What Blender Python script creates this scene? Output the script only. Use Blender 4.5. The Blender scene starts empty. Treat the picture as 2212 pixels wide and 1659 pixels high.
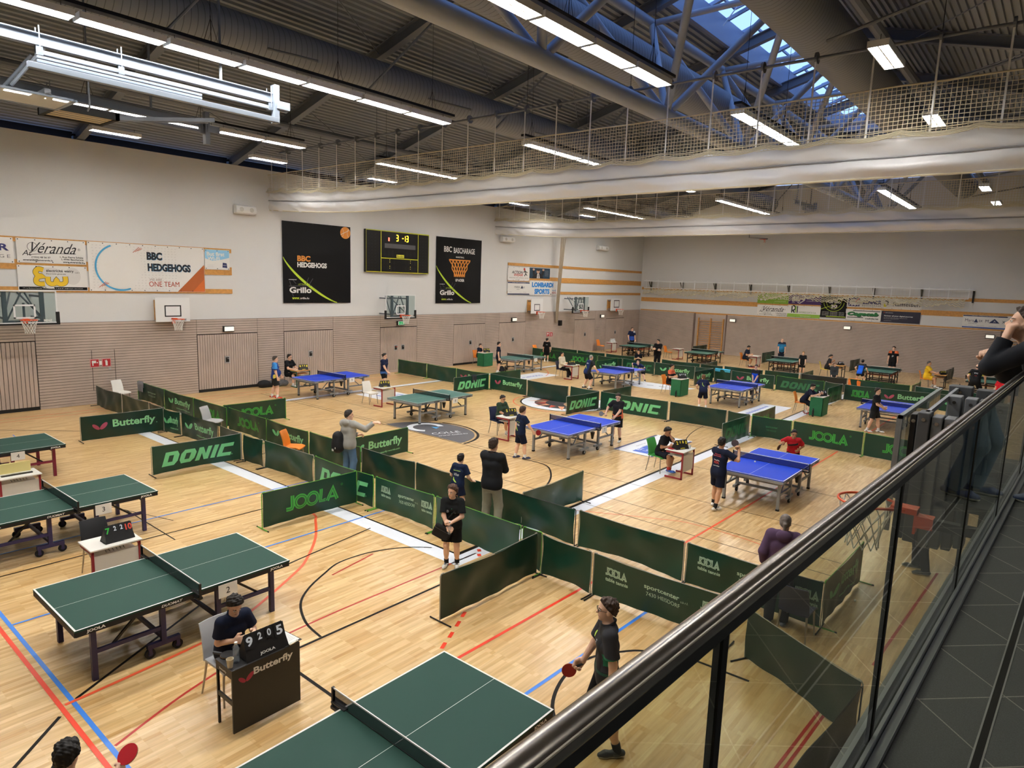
import bpy, math, random
import numpy as np
from mathutils import Vector, Matrix
random.seed(11)
SC = bpy.context.scene
COL = SC.collection
PI = math.pi
# ------------------------------------------------------------------ camera (fitted: tables 2.74 m, hall axes, panelling)
CAMZ, FPX = 4.8762, 1430.675
YAW, PITCH, ROLL = -0.6910815, 0.1538169, 0.0335473
_f = Vector((math.sin(YAW)*math.cos(PITCH), math.cos(YAW)*math.cos(PITCH), -math.sin(PITCH)))
_r = Vector((math.cos(YAW), -math.sin(YAW), 0))
_u = _r.cross(_f)
_r2 = _r*math.cos(ROLL) + _u*math.sin(ROLL)
_u2 = -_r*math.sin(ROLL) + _u*math.cos(ROLL)
cam = bpy.data.cameras.new('camera')
cam.sensor_width = 36.0
cam.lens = FPX*36.0/2212.0
cam.clip_start = 0.05
cam.clip_end = 300
camo = bpy.data.objects.new('camera', cam)
COL.objects.link(camo)
M3 = Matrix((_r2, _u2, -_f)).transposed()
camo.matrix_world = Matrix.Translation((0, 0, CAMZ)) @ M3.to_4x4()
SC.camera = camo
# ------------------------------------------------------------------ world: blue evening sky seen through the roof light
W = bpy.data.worlds.new('sky')
SC.world = W
W.use_nodes = True
_n = W.node_tree.nodes
_bg = _n['Background']
_tc = _n.new('ShaderNodeTexCoord')
_sp = _n.new('ShaderNodeSeparateXYZ')
_cr = _n.new('ShaderNodeValToRGB')
_cr.color_ramp.elements[0].color = (0.34, 0.53, 1.0, 1)
_cr.color_ramp.elements[1].color = (0.24, 0.44, 1.0, 1)
W.node_tree.links.new(_tc.outputs['Generated'], _sp.inputs[0])
W.node_tree.links.new(_sp.outputs['Z'], _cr.inputs[0])
W.node_tree.links.new(_cr.outputs[0], _bg.inputs[0])
_bg.inputs[1].default_value = 0.9
LAMP = 30.0          # radiance of the strip lights' diffusers
SC.view_settings.view_transform = 'Standard'
SC.view_settings.look = 'None'
SC.view_settings.gamma = 1
SC.view_settings.use_curve_mapping = False
SC.view_settings.exposure = 1.12

# ------------------------------------------------------------------ helpers
def lin(h):
    if not isinstance(h, str):
        return tuple(h)
    h = h.lstrip('#')
    o = []
    for i in (0, 2, 4):
        c = int(h[i:i+2], 16)/255
        o.append(c/12.92 if c <= 0.04045 else ((c+0.055)/1.055)**2.4)
    return tuple(o)

MATS = {}
def mat(name, col, rough=0.5, metal=0.0, var=0.0, scale=6.0, bump=0.0, spec=0.5, sheen=0.0):
    if name in MATS:
        return MATS[name]
    m = bpy.data.materials.new(name)
    m.use_nodes = True
    nt = m.node_tree
    b = nt.nodes['Principled BSDF']
    c = lin(col)
    b.inputs['Base Color'].default_value = (*c, 1)
    b.inputs['Roughness'].default_value = rough
    b.inputs['Metallic'].default_value = metal
    b.inputs['Specular IOR Level'].default_value = spec
    if sheen:
        b.inputs['Sheen Weight'].default_value = sheen
    if var or bump:
        tc = nt.nodes.new('ShaderNodeTexCoord')
        no = nt.nodes.new('ShaderNodeTexNoise')
        no.inputs['Scale'].default_value = scale
        no.inputs['Detail'].default_value = 3
        nt.links.new(tc.outputs['Object'], no.inputs['Vector'])
        if var:
            r = nt.nodes.new('ShaderNodeValToRGB')
            r.color_ramp.elements[0].position = 0.3
            r.color_ramp.elements[1].position = 0.7
            r.color_ramp.elements[0].color = (*[x*(1-var) for x in c], 1)
            r.color_ramp.elements[1].color = (*[min(1, x*(1+var)) for x in c], 1)
            nt.links.new(no.outputs['Fac'], r.inputs[0])
            nt.links.new(r.outputs[0], b.inputs['Base Color'])
        if bump:
            bp = nt.nodes.new('ShaderNodeBump')
            bp.inputs['Strength'].default_value = bump
            bp.inputs['Distance'].default_value = 0.02
            nt.links.new(no.outputs['Fac'], bp.inputs['Height'])
            nt.links.new(bp.outputs[0], b.inputs['Normal'])
    MATS[name] = m
    return m

def emit(name, col, s):
    if name in MATS:
        return MATS[name]
    m = bpy.data.materials.new(name)
    m.use_nodes = True
    b = m.node_tree.nodes['Principled BSDF']
    b.inputs['Base Color'].default_value = (*lin(col), 1)
    b.inputs['Emission Color'].default_value = (*lin(col), 1)
    b.inputs['Emission Strength'].default_value = s
    MATS[name] = m
    return m

def sheer(name, col, tint, mixfac=None, rough=0.02, ior=1.5):
    """Thin see-through sheet: tinted transparency plus a Fresnel mirror; mixfac gives a fixed cover for fine mesh."""
    if name in MATS:
        return MATS[name]
    m = bpy.data.materials.new(name)
    m.use_nodes = True
    nt = m.node_tree
    for n in list(nt.nodes):
        nt.nodes.remove(n)
    out = nt.nodes.new('ShaderNodeOutputMaterial')
    tr = nt.nodes.new('ShaderNodeBsdfTransparent')
    tr.inputs[0].default_value = (*tint, 1)
    mx = nt.nodes.new('ShaderNodeMixShader')
    if mixfac is None:
        gl = nt.nodes.new('ShaderNodeBsdfGlossy')
        gl.inputs['Color'].default_value = (*lin(col), 1)
        gl.inputs['Roughness'].default_value = rough
        fr = nt.nodes.new('ShaderNodeFresnel')
        fr.inputs[0].default_value = ior
        ge = nt.nodes.new('ShaderNodeNewGeometry')
        sb = nt.nodes.new('ShaderNodeMath'); sb.operation = 'SUBTRACT'; sb.inputs[0].default_value = 1; sb.use_clamp = True
        mu = nt.nodes.new('ShaderNodeMath'); mu.operation = 'MULTIPLY'
        nt.links.new(ge.outputs['Backfacing'], sb.inputs[1])
        nt.links.new(sb.outputs[0], mu.inputs[0]); nt.links.new(fr.outputs[0], mu.inputs[1])
        nt.links.new(mu.outputs[0], mx.inputs[0])
    else:
        gl = nt.nodes.new('ShaderNodeBsdfDiffuse')
        gl.inputs['Color'].default_value = (*lin(col), 1)
        mx.inputs[0].default_value = mixfac
    nt.links.new(tr.outputs[0], mx.inputs[1])
    nt.links.new(gl.outputs[0], mx.inputs[2])
    nt.links.new(mx.outputs[0], out.inputs[0])
    MATS[name] = m
    return m

class MB:
    """Collects shapes, then links them as ONE mesh object."""
    def __init__(s):
        s.V = []; s.F = []; s.I = []; s.mats = []
    def mi(s, m):
        if m not in s.mats:
            s.mats.append(m)
        return s.mats.index(m)
    def add(s, vs, fs, m):
        o = len(s.V); k = s.mi(m)
        s.V.extend([tuple(v) for v in vs])
        for f in fs:
            s.F.append(tuple(i+o for i in f)); s.I.append(k)
        return s
    def box(s, c, d, m, rz=0.0, taper=1.0):
        x, y, z = d[0]/2, d[1]/2, d[2]/2
        vs = []
        cz, sz = math.cos(rz), math.sin(rz)
        for k in (-1, 1):
            t = taper if k > 0 else 1.0
            for a, b in ((-1, -1), (1, -1), (1, 1), (-1, 1)):
                px, py = a*x*t, b*y*t
                vs.append((c[0]+px*cz-py*sz, c[1]+px*sz+py*cz, c[2]+k*z))
        return s.add(vs, [(3, 2, 1, 0), (4, 5, 6, 7), (0, 1, 5, 4), (1, 2, 6, 5), (2, 3, 7, 6), (3, 0, 4, 7)], m)
    def b2(s, a, b, m):
        return s.box([(a[i]+b[i])/2 for i in range(3)], [abs(b[i]-a[i]) for i in range(3)], m)
    def bar(s, p, q, w, h, m, up=(0, 0, 1)):
        p, q = Vector(p), Vector(q)
        d = (q-p).normalized()
        u = Vector(up)
        if abs(d.dot(u)) > 0.98:
            u = Vector((0, 1, 0))
        sd = d.cross(u).normalized()
        u = sd.cross(d)
        vs = []
        for e in (p, q):
            for a, b in ((-1, -1), (1, -1), (1, 1), (-1, 1)):
                vs.append(e+sd*(a*w/2)+u*(b*h/2))
        return s.add(vs, [(0, 1, 2, 3), (7, 6, 5, 4), (0, 4, 5, 1), (1, 5, 6, 2), (2, 6, 7, 3), (3, 7, 4, 0)], m)
    def tube(s, pts, r, m, n=8, closed=False, r2=None):
        P = [Vector(p) for p in pts]
        N = len(P)
        rings = []
        pu = None
        for i, p in enumerate(P):
            if closed:
                d = P[(i+1) % N]-P[i-1]
            else:
                d = P[min(i+1, N-1)]-P[max(i-1, 0)]
            d.normalize()
            if pu is None:
                a = Vector((0, 0, 1)) if abs(d.z) < 0.9 else Vector((1, 0, 0))
                pu = d.cross(a).normalized()
            pu = (pu-d*pu.dot(d)).normalized()
            v = d.cross(pu)
            rr = r if r2 is None else r+(r2-r)*i/max(1, N-1)
            rings.append([p+(pu*math.cos(2*PI*k/n)+v*math.sin(2*PI*k/n))*rr for k in range(n)])
        vs = [v for g in rings for v in g]
        fs = []
        for i in range(N if closed else N-1):
            j = (i+1) % N
            for k in range(n):
                l = (k+1) % n
                fs.append((i*n+k, i*n+l, j*n+l, j*n+k))
        if not closed:
            fs.append(tuple(range(n))[::-1])
            fs.append(tuple(range((N-1)*n, N*n)))
        return s.add(vs, fs, m)
    def lathe(s, prof, c, m, n=16):
        vs = []
        for r, z in prof:
            for k in range(n):
                vs.append((c[0]+r*math.cos(2*PI*k/n), c[1]+r*math.sin(2*PI*k/n), c[2]+z))
        fs = []
        for i in range(len(prof)-1):
            for k in range(n):
                l = (k+1) % n
                fs.append((i*n+k, i*n+l, (i+1)*n+l, (i+1)*n+k))
        fs.append(tuple(range(n))[::-1])
        fs.append(tuple(range((len(prof)-1)*n, len(prof)*n)))
        return s.add(vs, fs, m)
    def disc(s, c, axis, r, t, m, n=16):
        a = Vector(axis).normalized()
        return s.tube([Vector(c)-a*t/2, Vector(c)+a*t/2], r, m, n)
    def sheet(s, fn, us, vs_, m, th=0.0, flip=False):
        """grid surface fn(u,v)->(point, normal); th>0 gives it a second skin"""
        nu, nv = len(us), len(vs_)
        pts = [[fn(u, v) for v in vs_] for u in us]
        A = [p for row in pts for p, _ in row]
        q = []
        for i in range(nu-1):
            for j in range(nv-1):
                f = (i*nv+j, (i+1)*nv+j, (i+1)*nv+j+1, i*nv+j+1)
                q.append(f[::-1] if flip else f)
        if not th:
            return s.add(A, q, m)
        Bk = [Vector(p)-Vector(nn)*th for row in pts for p, nn in row]
        o = len(A)
        f2 = [tuple(i+o for i in f[::-1]) for f in q]
        rim = []
        def e(a, b):
            rim.append((b, a, a+o, b+o) if not flip else (a, b, b+o, a+o))
        for i in range(nu-1):
            e(i*nv, (i+1)*nv)
            e((i+1)*nv+nv-1, i*nv+nv-1)
        for j in range(nv-1):
            e(j+1, j)
            e((nu-1)*nv+j, (nu-1)*nv+j+1)
        return s.add(A+Bk, q+f2+rim, m)
    def build(s, name, parent=None, smooth=None, loc=None, bevel=0.0):
        me = bpy.data.meshes.new(name)
        me.from_pydata(s.V, [], s.F)
        for m in s.mats:
            me.materials.append(m)
        if len(s.mats) > 1:
            me.polygons.foreach_set('material_index', s.I)
        if smooth is not None:
            me.shade_smooth()
            me.set_sharp_from_angle(angle=smooth)
        me.update()
        o = bpy.data.objects.new(name, me)
        COL.objects.link(o)
        if parent is not None:
            o.parent = parent
        if loc is not None:
            o.location = loc
        if bevel:
            b = o.modifiers.new('bevel', 'BEVEL')
            b.width = bevel; b.segments = 2; b.limit_method = 'ANGLE'
        return o

def tag(o, label, cat, group=None, kind=None):
    o['label'] = label
    o['category'] = cat
    if group: o['group'] = group
    if kind: o['kind'] = kind
    return o
def thing(name, label, cat, loc=(0, 0, 0), rz=0.0, group=None):
    o = bpy.data.objects.new(name, None)
    o.empty_display_size = 0.1
    COL.objects.link(o)
    o.location = loc
    o.rotation_euler = (0, 0, rz)
    return tag(o, label, cat, group)
def struct(o, label=None):
    o['kind'] = 'structure'
    if label: o['label'] = label
    return o
def dup(root, loc, rz=0.0, label=None, group=None):
    r = root.copy(); COL.objects.link(r)
    r.location = loc; r.rotation_euler = (0, 0, rz)
    if label: r['label'] = label
    if group: r['group'] = group
    for ch in list(root.children):
        c = ch.copy(); COL.objects.link(c); c.parent = r
        for g in list(ch.children):
            d = g.copy(); COL.objects.link(d); d.parent = c
    return r

# ------------------------------------------------------------------ flat drawing: shapes and lettering printed on a surface
_TC = {}
def text_geo(s, shear=0.0, bold=0.0, space=1.0):
    key = (s, shear, bold, space)
    if key not in _TC:
        c = bpy.data.curves.new('t', 'FONT')
        c.body = s; c.shear = shear; c.offset = bold; c.space_character = space
        c.resolution_u = 3; c.fill_mode = 'FRONT'
        o = bpy.data.objects.new('t', c)
        me = bpy.data.meshes.new_from_object(o)
        V = np.array([v.co[:2] for v in me.vertices]) if len(me.vertices) else np.zeros((1, 2))
        F = [tuple(p.vertices) for p in me.polygons]
        lo, hi = V.min(0), V.max(0)
        _TC[key] = (V-lo, F, hi-lo)
        bpy.data.objects.remove(o); bpy.data.curves.remove(c); bpy.data.meshes.remove(me)
    return _TC[key]

class Draw:
    """2D shapes in metres (x right, y up), in layers; put() lays them on a surface point(x, y, lift)."""
    def __init__(s):
        s.sh = []
    def poly(s, pts, m, layer=1):
        s.sh.append((np.array(pts, float), [tuple(range(len(pts)))], m, layer)); return s
    def rect(s, x0, y0, x1, y1, m, layer=1):
        return s.poly([(x0, y0), (x1, y0), (x1, y1), (x0, y1)], m, layer)
    def ell(s, cx, cy, rx, ry, m, layer=1, rot=0.0, n=28, a0=0.0, a1=2*PI):
        full = abs(a1-a0-2*PI) < 1e-6
        A = np.linspace(a0, a1, n, endpoint=not full)
        x, y = rx*np.cos(A), ry*np.sin(A)
        c, q = math.cos(rot), math.sin(rot)
        return s.poly(np.c_[cx+x*c-y*q, cy+x*q+y*c], m, layer)
    def ring(s, cx, cy, r0, r1, m, layer=1, a0=0.0, a1=2*PI, n=40, sy=1.0):
        A = np.linspace(a0, a1, n)
        V = np.concatenate([np.c_[cx+r0*np.cos(A), cy+sy*r0*np.sin(A)], np.c_[cx+r1*np.cos(A), cy+sy*r1*np.sin(A)]])
        s.sh.append((V, [(i, i+n, i+n+1, i+1) for i in range(n-1)], m, layer)); return s
    def line(s, pts, w, m, layer=1, closed=False):
        P = np.array(pts, float)
        if closed:
            P = np.concatenate([P, P[:1]])
        n = len(P)
        T = np.zeros_like(P)
        T[1:-1] = P[2:]-P[:-2]; T[0] = P[1]-P[0]; T[-1] = P[-1]-P[-2]
        if closed:
            T[0] = T[-1] = P[1]-P[-2]
        T /= np.maximum(np.linalg.norm(T, axis=1, keepdims=True), 1e-9)
        N = np.c_[-T[:, 1], T[:, 0]]
        e = np.ones(n)
        for i in range(1, n-1):
            a = (P[i]-P[i-1])/max(np.linalg.norm(P[i]-P[i-1]), 1e-9)
            e[i] = 1/max(0.5, abs(a @ T[i]))
        w = np.asarray(w)*np.ones(n)
        V = np.concatenate([P-N*(w*e/2)[:, None], P+N*(w*e/2)[:, None]])
        s.sh.append((V, [(i, i+1, i+n+1, i+n) for i in range(n-1)], m, layer)); return s
    def curve(s, pts, w, m, layer=1):
        P = [np.array(p, float) for p in [pts[0]]+list(pts)+[pts[-1]]]
        Q = [0.5*((2*b)+(c-a)*t+(2*a-5*b+4*c-d)*t*t+(3*b-a-3*c+d)*t**3) for a, b, c, d in zip(P, P[1:], P[2:], P[3:]) for t in (0, .2, .4, .6, .8)]+[P[-1]]
        return s.line(Q, w, m, layer)
    def text(s, t, x, y, h, m, layer=2, w=None, shear=0.0, bold=0.0, rot=0.0, anchor='l', space=1.0):
        V, F, d = text_geo(t, shear, bold, space)
        V = V*(h/d[1])
        if w: V = V*np.array([w/(d[0]*h/d[1]), 1])
        wd = V[:, 0].max()
        if anchor == 'c': V = V-np.array([wd/2, 0])
        if anchor == 'r': V = V-np.array([wd, 0])
        c, q = math.cos(rot), math.sin(rot)
        V = np.c_[V[:, 0]*c-V[:, 1]*q, V[:, 0]*q+V[:, 1]*c]+np.array([x, y])
        s.sh.append((V, F, m, layer)); return s
    def put(s, mb, fn, step=0.0015, cuts=None, rows=None):
        for V, F, m, layer in s.sh:
            if cuts is not None:
                V, F = cut_grid(V, F, cuts)
            if rows is not None:
                V, F = cut_grid(V[:, ::-1], F, rows); V = V[:, ::-1]
            mb.add([fn(x, y, layer*step) for x, y in V], F, m)

def cut_grid(V, F, xs):
    """split polygons along the lines x = const so that prints follow a curved cloth"""
    out = []
    polys = [[tuple(V[i]) for i in f] for f in F]
    for c in xs:
        nx = []
        for p in polys:
            mn = min(q[0] for q in p); mx = max(q[0] for q in p)
            if mx <= c+1e-6 or mn >= c-1e-6:
                nx.append(p); continue
            if len(p) > 4:      # concave shapes: fan first
                from mathutils.geometry import tessellate_polygon
                tr = tessellate_polygon([[Vector((q[0], q[1], 0)) for q in p]])
                todo = [[p[i] for i in t] for t in tr]
            else:
                todo = [p]
            for t in todo:
                for sgn in (1, -1):
                    r = []
                    for i in range(len(t)):
                        a, b = t[i], t[(i+1) % len(t)]
                        da, db = (a[0]-c)*sgn, (b[0]-c)*sgn
                        if da >= 0: r.append(a)
                        if (da > 0 > db) or (da < 0 < db):
                            k = da/(da-db)
                            r.append((a[0]+(b[0]-a[0])*k, a[1]+(b[1]-a[1])*k))
                    if len(r) > 2: nx.append(r)
        polys = nx
    VV = []; FF = []
    for p in polys:
        FF.append(tuple(range(len(VV), len(VV)+len(p))))
        VV.extend(p)
    return np.array(VV), FF

def plane(o, u, v):
    """surface point function: origin o, x axis u, y axis v, lift along u x v"""
    o, u, v = Vector(o), Vector(u), Vector(v)
    n = u.cross(v).normalized()
    return lambda x, y, l: o+u*x+v*y+n*l
WHITE = mat('white_print', '#e9e9e6', 0.6)
BLACK = mat('black_print', '#131316', 0.6)
# ------------------------------------------------------------------ sight lines of the photograph turned into points of the hall
def sight(px, py):
    return _f + _r2*((px-1106)/FPX) - _u2*((py-829.5)/FPX)
def on(px, py, ax, val):
    v = sight(px, py)
    o = Vector((0, 0, CAMZ))
    return o+v*((val-o[ax])/v[ax])
XL, XR, YB, YN = -26.575, 8.8, 48.017, -3.0
def FL(px, py, z=0.0): return on(px, py, 2, z)
def WL(px, py, off=0.0): return on(px, py, 0, XL+off)
def WB(px, py, off=0.0): return on(px, py, 1, YB-off)

def stripes(name, col, dark, axis, pitch, frac, rough=0.5, metal=0.0, bump=0.0):
    """even joints across one axis of the object"""
    if name in MATS: return MATS[name]
    m = mat(name, col, rough, metal)
    nt = m.node_tree; b = nt.nodes['Principled BSDF']
    tc = nt.nodes.new('ShaderNodeTexCoord'); sp = nt.nodes.new('ShaderNodeSeparateXYZ')
    nt.links.new(tc.outputs['Object'], sp.inputs[0])
    d = nt.nodes.new('ShaderNodeMath'); d.operation = 'DIVIDE'; d.inputs[1].default_value = pitch
    nt.links.new(sp.outputs['XYZ'.index(axis)], d.inputs[0])
    fr = nt.nodes.new('ShaderNodeMath'); fr.operation = 'FRACT'
    nt.links.new(d.outputs[0], fr.inputs[0])
    lt = nt.nodes.new('ShaderNodeMath'); lt.operation = 'LESS_THAN'; lt.inputs[1].default_value = frac
    nt.links.new(fr.outputs[0], lt.inputs[0])
    mx = nt.nodes.new('ShaderNodeMixRGB')
    mx.inputs[1].default_value = (*lin(col), 1); mx.inputs[2].default_value = (*lin(dark), 1)
    nt.links.new(lt.outputs[0], mx.inputs[0]); nt.links.new(mx.outputs[0], b.inputs['Base Color'])
    return m

def parquet():
    m = mat('oak_strip_parquet', '#d9b883', 0.30)
    nt = m.node_tree; b = nt.nodes['Principled BSDF']; L = nt.links.new
    tc = nt.nodes.new('ShaderNodeTexCoord')
    mp = nt.nodes.new('ShaderNodeMapping'); mp.inputs['Rotation'].default_value = (0, 0, PI/2)
    L(tc.outputs['Object'], mp.inputs[0])
    def bricks(w, h, c1, c2, mor, off):
        t = nt.nodes.new('ShaderNodeTexBrick')
        t.inputs['Scale'].default_value = 1.0
        t.inputs['Brick Width'].default_value = w; t.inputs['Row Height'].default_value = h
        t.inputs['Mortar Size'].default_value = mor; t.inputs['Bias'].default_value = 0
        t.inputs['Color1'].default_value = (*lin(c1), 1); t.inputs['Color2'].default_value = (*lin(c2), 1)
        t.inputs['Mortar'].default_value = (*lin('#a98650'), 1)
        t.offset = off; t.offset_frequency = 1; t.squash = 1
        L(mp.outputs[0], t.inputs['Vector'])
        return t
    t1 = bricks(0.60, 0.056, '#e2c592', '#c0965a', 0.0, 0.37)
    t2 = bricks(0.37, 0.056, '#e8cf9e', '#c39a5f', 0.0, 0.61)
    mx = nt.nodes.new('ShaderNodeMixRGB'); mx.inputs[0].default_value = 0.45
    L(t1.outputs[0], mx.inputs[1]); L(t2.outputs[0], mx.inputs[2])
    m2 = nt.nodes.new('ShaderNodeMapping'); m2.inputs['Scale'].default_value = (26, 1.6, 1)
    L(tc.outputs['Object'], m2.inputs[0])
    no = nt.nodes.new('ShaderNodeTexNoise'); no.inputs['Scale'].default_value = 1.0; no.inputs['Detail'].default_value = 4
    L(m2.outputs[0], no.inputs['Vector'])
    rp = nt.nodes.new('ShaderNodeValToRGB')
    rp.color_ramp.elements[0].color = (0.80, 0.74, 0.66, 1); rp.color_ramp.elements[0].position = 0.3
    rp.color_ramp.elements[1].color = (1.08, 1.07, 1.05, 1); rp.color_ramp.elements[1].position = 0.65
    L(no.outputs['Fac'], rp.inputs[0])
    mu = nt.nodes.new('ShaderNodeMixRGB'); mu.blend_type = 'MULTIPLY'; mu.inputs[0].default_value = 0.8
    L(mx.outputs[0], mu.inputs[1]); L(rp.outputs[0], mu.inputs[2])
    L(mu.outputs[0], b.inputs['Base Color'])
    b.inputs['Coat Weight'].default_value = 0.15; b.inputs['Coat Roughness'].default_value = 0.15
    return m

PLASTER = mat('white_plaster', '#d8d9da', 0.85, bump=0.15, scale=40)
SLAT = mat('beige_wood_slats', '#b8a89d', 0.6, var=0.07, scale=1.4)
GAP = mat('dark_joint', '#2a2322', 0.9)
STEEL = mat('grey_painted_steel', '#6c727b', 0.55)
DECK = mat('trapezoid_steel_deck', '#828990', 0.55)
TRUSSM = mat('truss_grey_paint', '#9aa2ad', 0.45)
TIMBER = mat('pine_batten', '#c8924e', 0.55, var=0.15, scale=9)
WHITEM = mat('white_enamel', '#e4e6e8', 0.35)
DARKM = mat('dark_metal', '#1b1b1d', 0.4, 0.2)
RUBBER = mat('black_rubber', '#151515', 0.8)
CHROME = mat('stainless_steel', '#b9b5ae', 0.22, 1.0)
ALU = mat('aluminium', '#b8babd', 0.4, 0.7)

# ---- floor with its court markings
RED, ORL, DRED = mat('red_line', '#e8442a', 0.35), mat('orange_line', '#ea5f3a', 0.35), mat('dark_red_line', '#b3281c', 0.35)
BLU, BLK, WLINE = mat('blue_line', '#3f86e6', 0.35), mat('black_line', '#15110d', 0.5, spec=0.15), mat('white_band', '#e8edf6', 0.35)
GREYAD, BLUAD, SKYB = mat('grey_floor_foil', '#57575f', 0.4), mat('blue_floor_foil', '#2b62d0', 0.4), mat('light_blue_foil', '#4aa8e8', 0.4)
NAVYAD = mat('navy_foil', '#1d2c66', 0.4)
mb = MB()
mb.add([(XL-0.6, YN, 0), (XR, YN, 0), (XR, YB+0.4, 0), (XL-0.6, YB+0.4, 0)], [(0, 1, 2, 3)], parquet())
D = Draw()
def ln(pts, w, m, l=1):
    if len(pts) > 4: D.curve(pts, w, m, l); return
    D.line(pts, w, m, l)
ln([(-14.5, 2.06), (-2.0, 2.06)], 0.05, RED, 2)
ln([(-14.5, 2.17), (-2.0, 2.19)], 0.05, BLU, 2)
ln([(-8.1, 2.1), (-8.17, 2.9), (-8.3, 3.94), (-8.56, 4.55), (-9.23, 5.7), (-9.57, 6.15), (-10.26, 6.79), (-11.03, 7.31), (-11.49, 7.53), (-13.2, 7.75)], 0.05, ORL, 3)
ln([(-7.37, 1.45), (-7.92, 2.0)], 0.04, BLK); ln([(-8.14, 2.22), (-9.32, 4.23)], 0.04, BLK)
ln([(-6.99, 2.22), (-7.35, 3.1), (-7.6, 4.1), (-7.68, 5.2), (-7.68, 6.26), (-7.66, 8.4)], 0.035, DRED)
ln([(-8.75, 6.1), (-8.95, 7.1)], 0.035, DRED)
ln([(-7.26, 4.87), (-7.74, 4.95), (-8.26, 5.2), (-8.6, 5.55), (-8.88, 6.03), (-9.08, 6.5), (-9.03, 7.15), (-8.75, 7.7), (-8.41, 8.02)], 0.038, BLK)
ln([(-7.24, 3.9), (-7.22, 7.3)], 0.045, BLK); ln([(-7.1, 4.21), (-5.2, 4.21)], 0.045, BLK)
for i, p in enumerate([(-6.28, 6.65), (-6.15, 6.4), (-6.01, 6.12), (-5.89, 5.86)]):
    ln([(p[0]-0.035, p[1]+0.07), (p[0]+0.035, p[1]-0.07)], 0.055, RED)
ln([(-5.56, 4.6), (-5.47, 9.2)], 0.05, RED, 2)
ln([(-4.46, 4.0), (-4.31, 9.2)], 0.05, BLU, 2)
ln([(-3.5, 5.4), (-3.73, 5.53), (-4.04, 5.82), (-4.24, 6.25), (-4.31, 6.7), (-4.24, 7.05), (-4.02, 7.41), (-3.84, 7.6), (-3.5, 7.78)], 0.045, BLK)
ln([(-3.5, 7.86), (-2.5, 7.9)], 0.045, BLK)
ln([(-1.62, 8.6), (-1.76, 6.0)], 0.035, DRED); ln([(-1.56, 8.6), (-1.69, 6.0)], 0.035, DRED)
ln([(-1.4, 9.4), (-1.2, 13.5)], 0.04, DRED); ln([(-0.95, 8.0), (-0.75, 13.5)], 0.05, BLK)
# white surround of the middle court, black edged on the inner side
for a, b in (((-23.1, 7.77), (-7.5, 8.11)), ((-7.84, 8.11), (-7.5, 36.2)), ((-23.1, 8.11), (-22.77, 36.2)), ((-23.1, 36.2), (-7.5, 36.5))):
    D.rect(a[0], a[1], b[0], b[1], WLINE, 1)
D.line([(-22.75, 8.13), (-7.86, 8.13), (-7.86, 36.18), (-22.75, 36.18)], 0.05, BLK, 2, closed=True)
for x in (-13.4, -10.55): ln([(x, 2.2), (x, 8.8)], 0.04, BLU, 3)
ln([(-9.96, 7.84), (-9.58, 5.5)], 0.03, BLK, 3); ln([(-12.4, 2.2), (-12.4, 8.0)], 0.03, BLK, 3); ln([(-14.4, 4.2), (-9.6, 4.2)], 0.025, BLK)
ln([(-14.2, 5.0), (-12.0, 5.0)], 0.025, BLK); ln([(-20, 3.1), (-13, 5.4)], 0.02, BLK); ln([(-23, 5.2), (-20.9, 5.1)], 0.03, BLU)
ln([(-24.9, 14.0), (-11.0, 14.0)], 0.03, BLK); ln([(-24.9, 14.2), (-3.2, 14.2)], 0.02, BLK)
ln([(-22.4, 15.4), (-11.4, 15.4)], 0.02, BLK); ln([(-21, 16.9), (-3.0, 16.9)], 0.02, BLK); ln([(-12, 12.2), (-2.5, 12.0)], 0.02, BLK)
ln([(-9.0, 12.9), (-2.6, 12.7)], 0.02, BLK); ln([(-7.66, 11.6), (-6.1, 12.42), (-5.45, 12.65), (-4.25, 12.6), (-3.6, 12.4)], 0.025, ORL)
ln([(-11.12, 14.0), (-10.56, 14.04), (-10.1, 13.86), (-9.55, 13.22), (-9.17, 12.52), (-8.96, 11.97), (-8.9, 11.3)], 0.045, BLK, 3)
ln([(-5.14, 10.2), (-5.04, 14.8), (-4.93, 21.9)], 0.05, ORL, 2); ln([(-4.9, 22.5), (-4.8, 31.8)], 0.05, ORL, 2)
ln([(-11.0, 22.0), (-3, 22.0)], 0.03, BLK); ln([(-24.9, 22.1), (-23.1, 22.1)], 0.03, BLK)
ln([(XL+1.1, 4), (XL+1.1, 46.5)], 0.04, ORL); ln([(XL+1.6, 4), (XL+1.6, 46.5)], 0.03, ORL)
ln([(-26.08, 31.18), (-24.52, 31.06), (-23.2, 30.5), (-22.04, 29.62), (-21.2, 28.7), (-20.7, 27.8)], 0.04, ORL, 3)
ln([tuple(FL(*q)[:2]) for q in ((1519, 921), (1506, 927), (1493, 936), (1484, 946), (1480, 956))], 0.03, BLK)
ln([(-24.5, 4.5), (-21.5, 7.5)], 0.04, BLK); ln([(-16.8, 8.2), (-16.2, 8.9), (-16.6, 9.7)], 0.04, BLK)
for y in (36.9, 38.6): ln([(-26, y), (-3, y)], 0.03, BLU)
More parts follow.
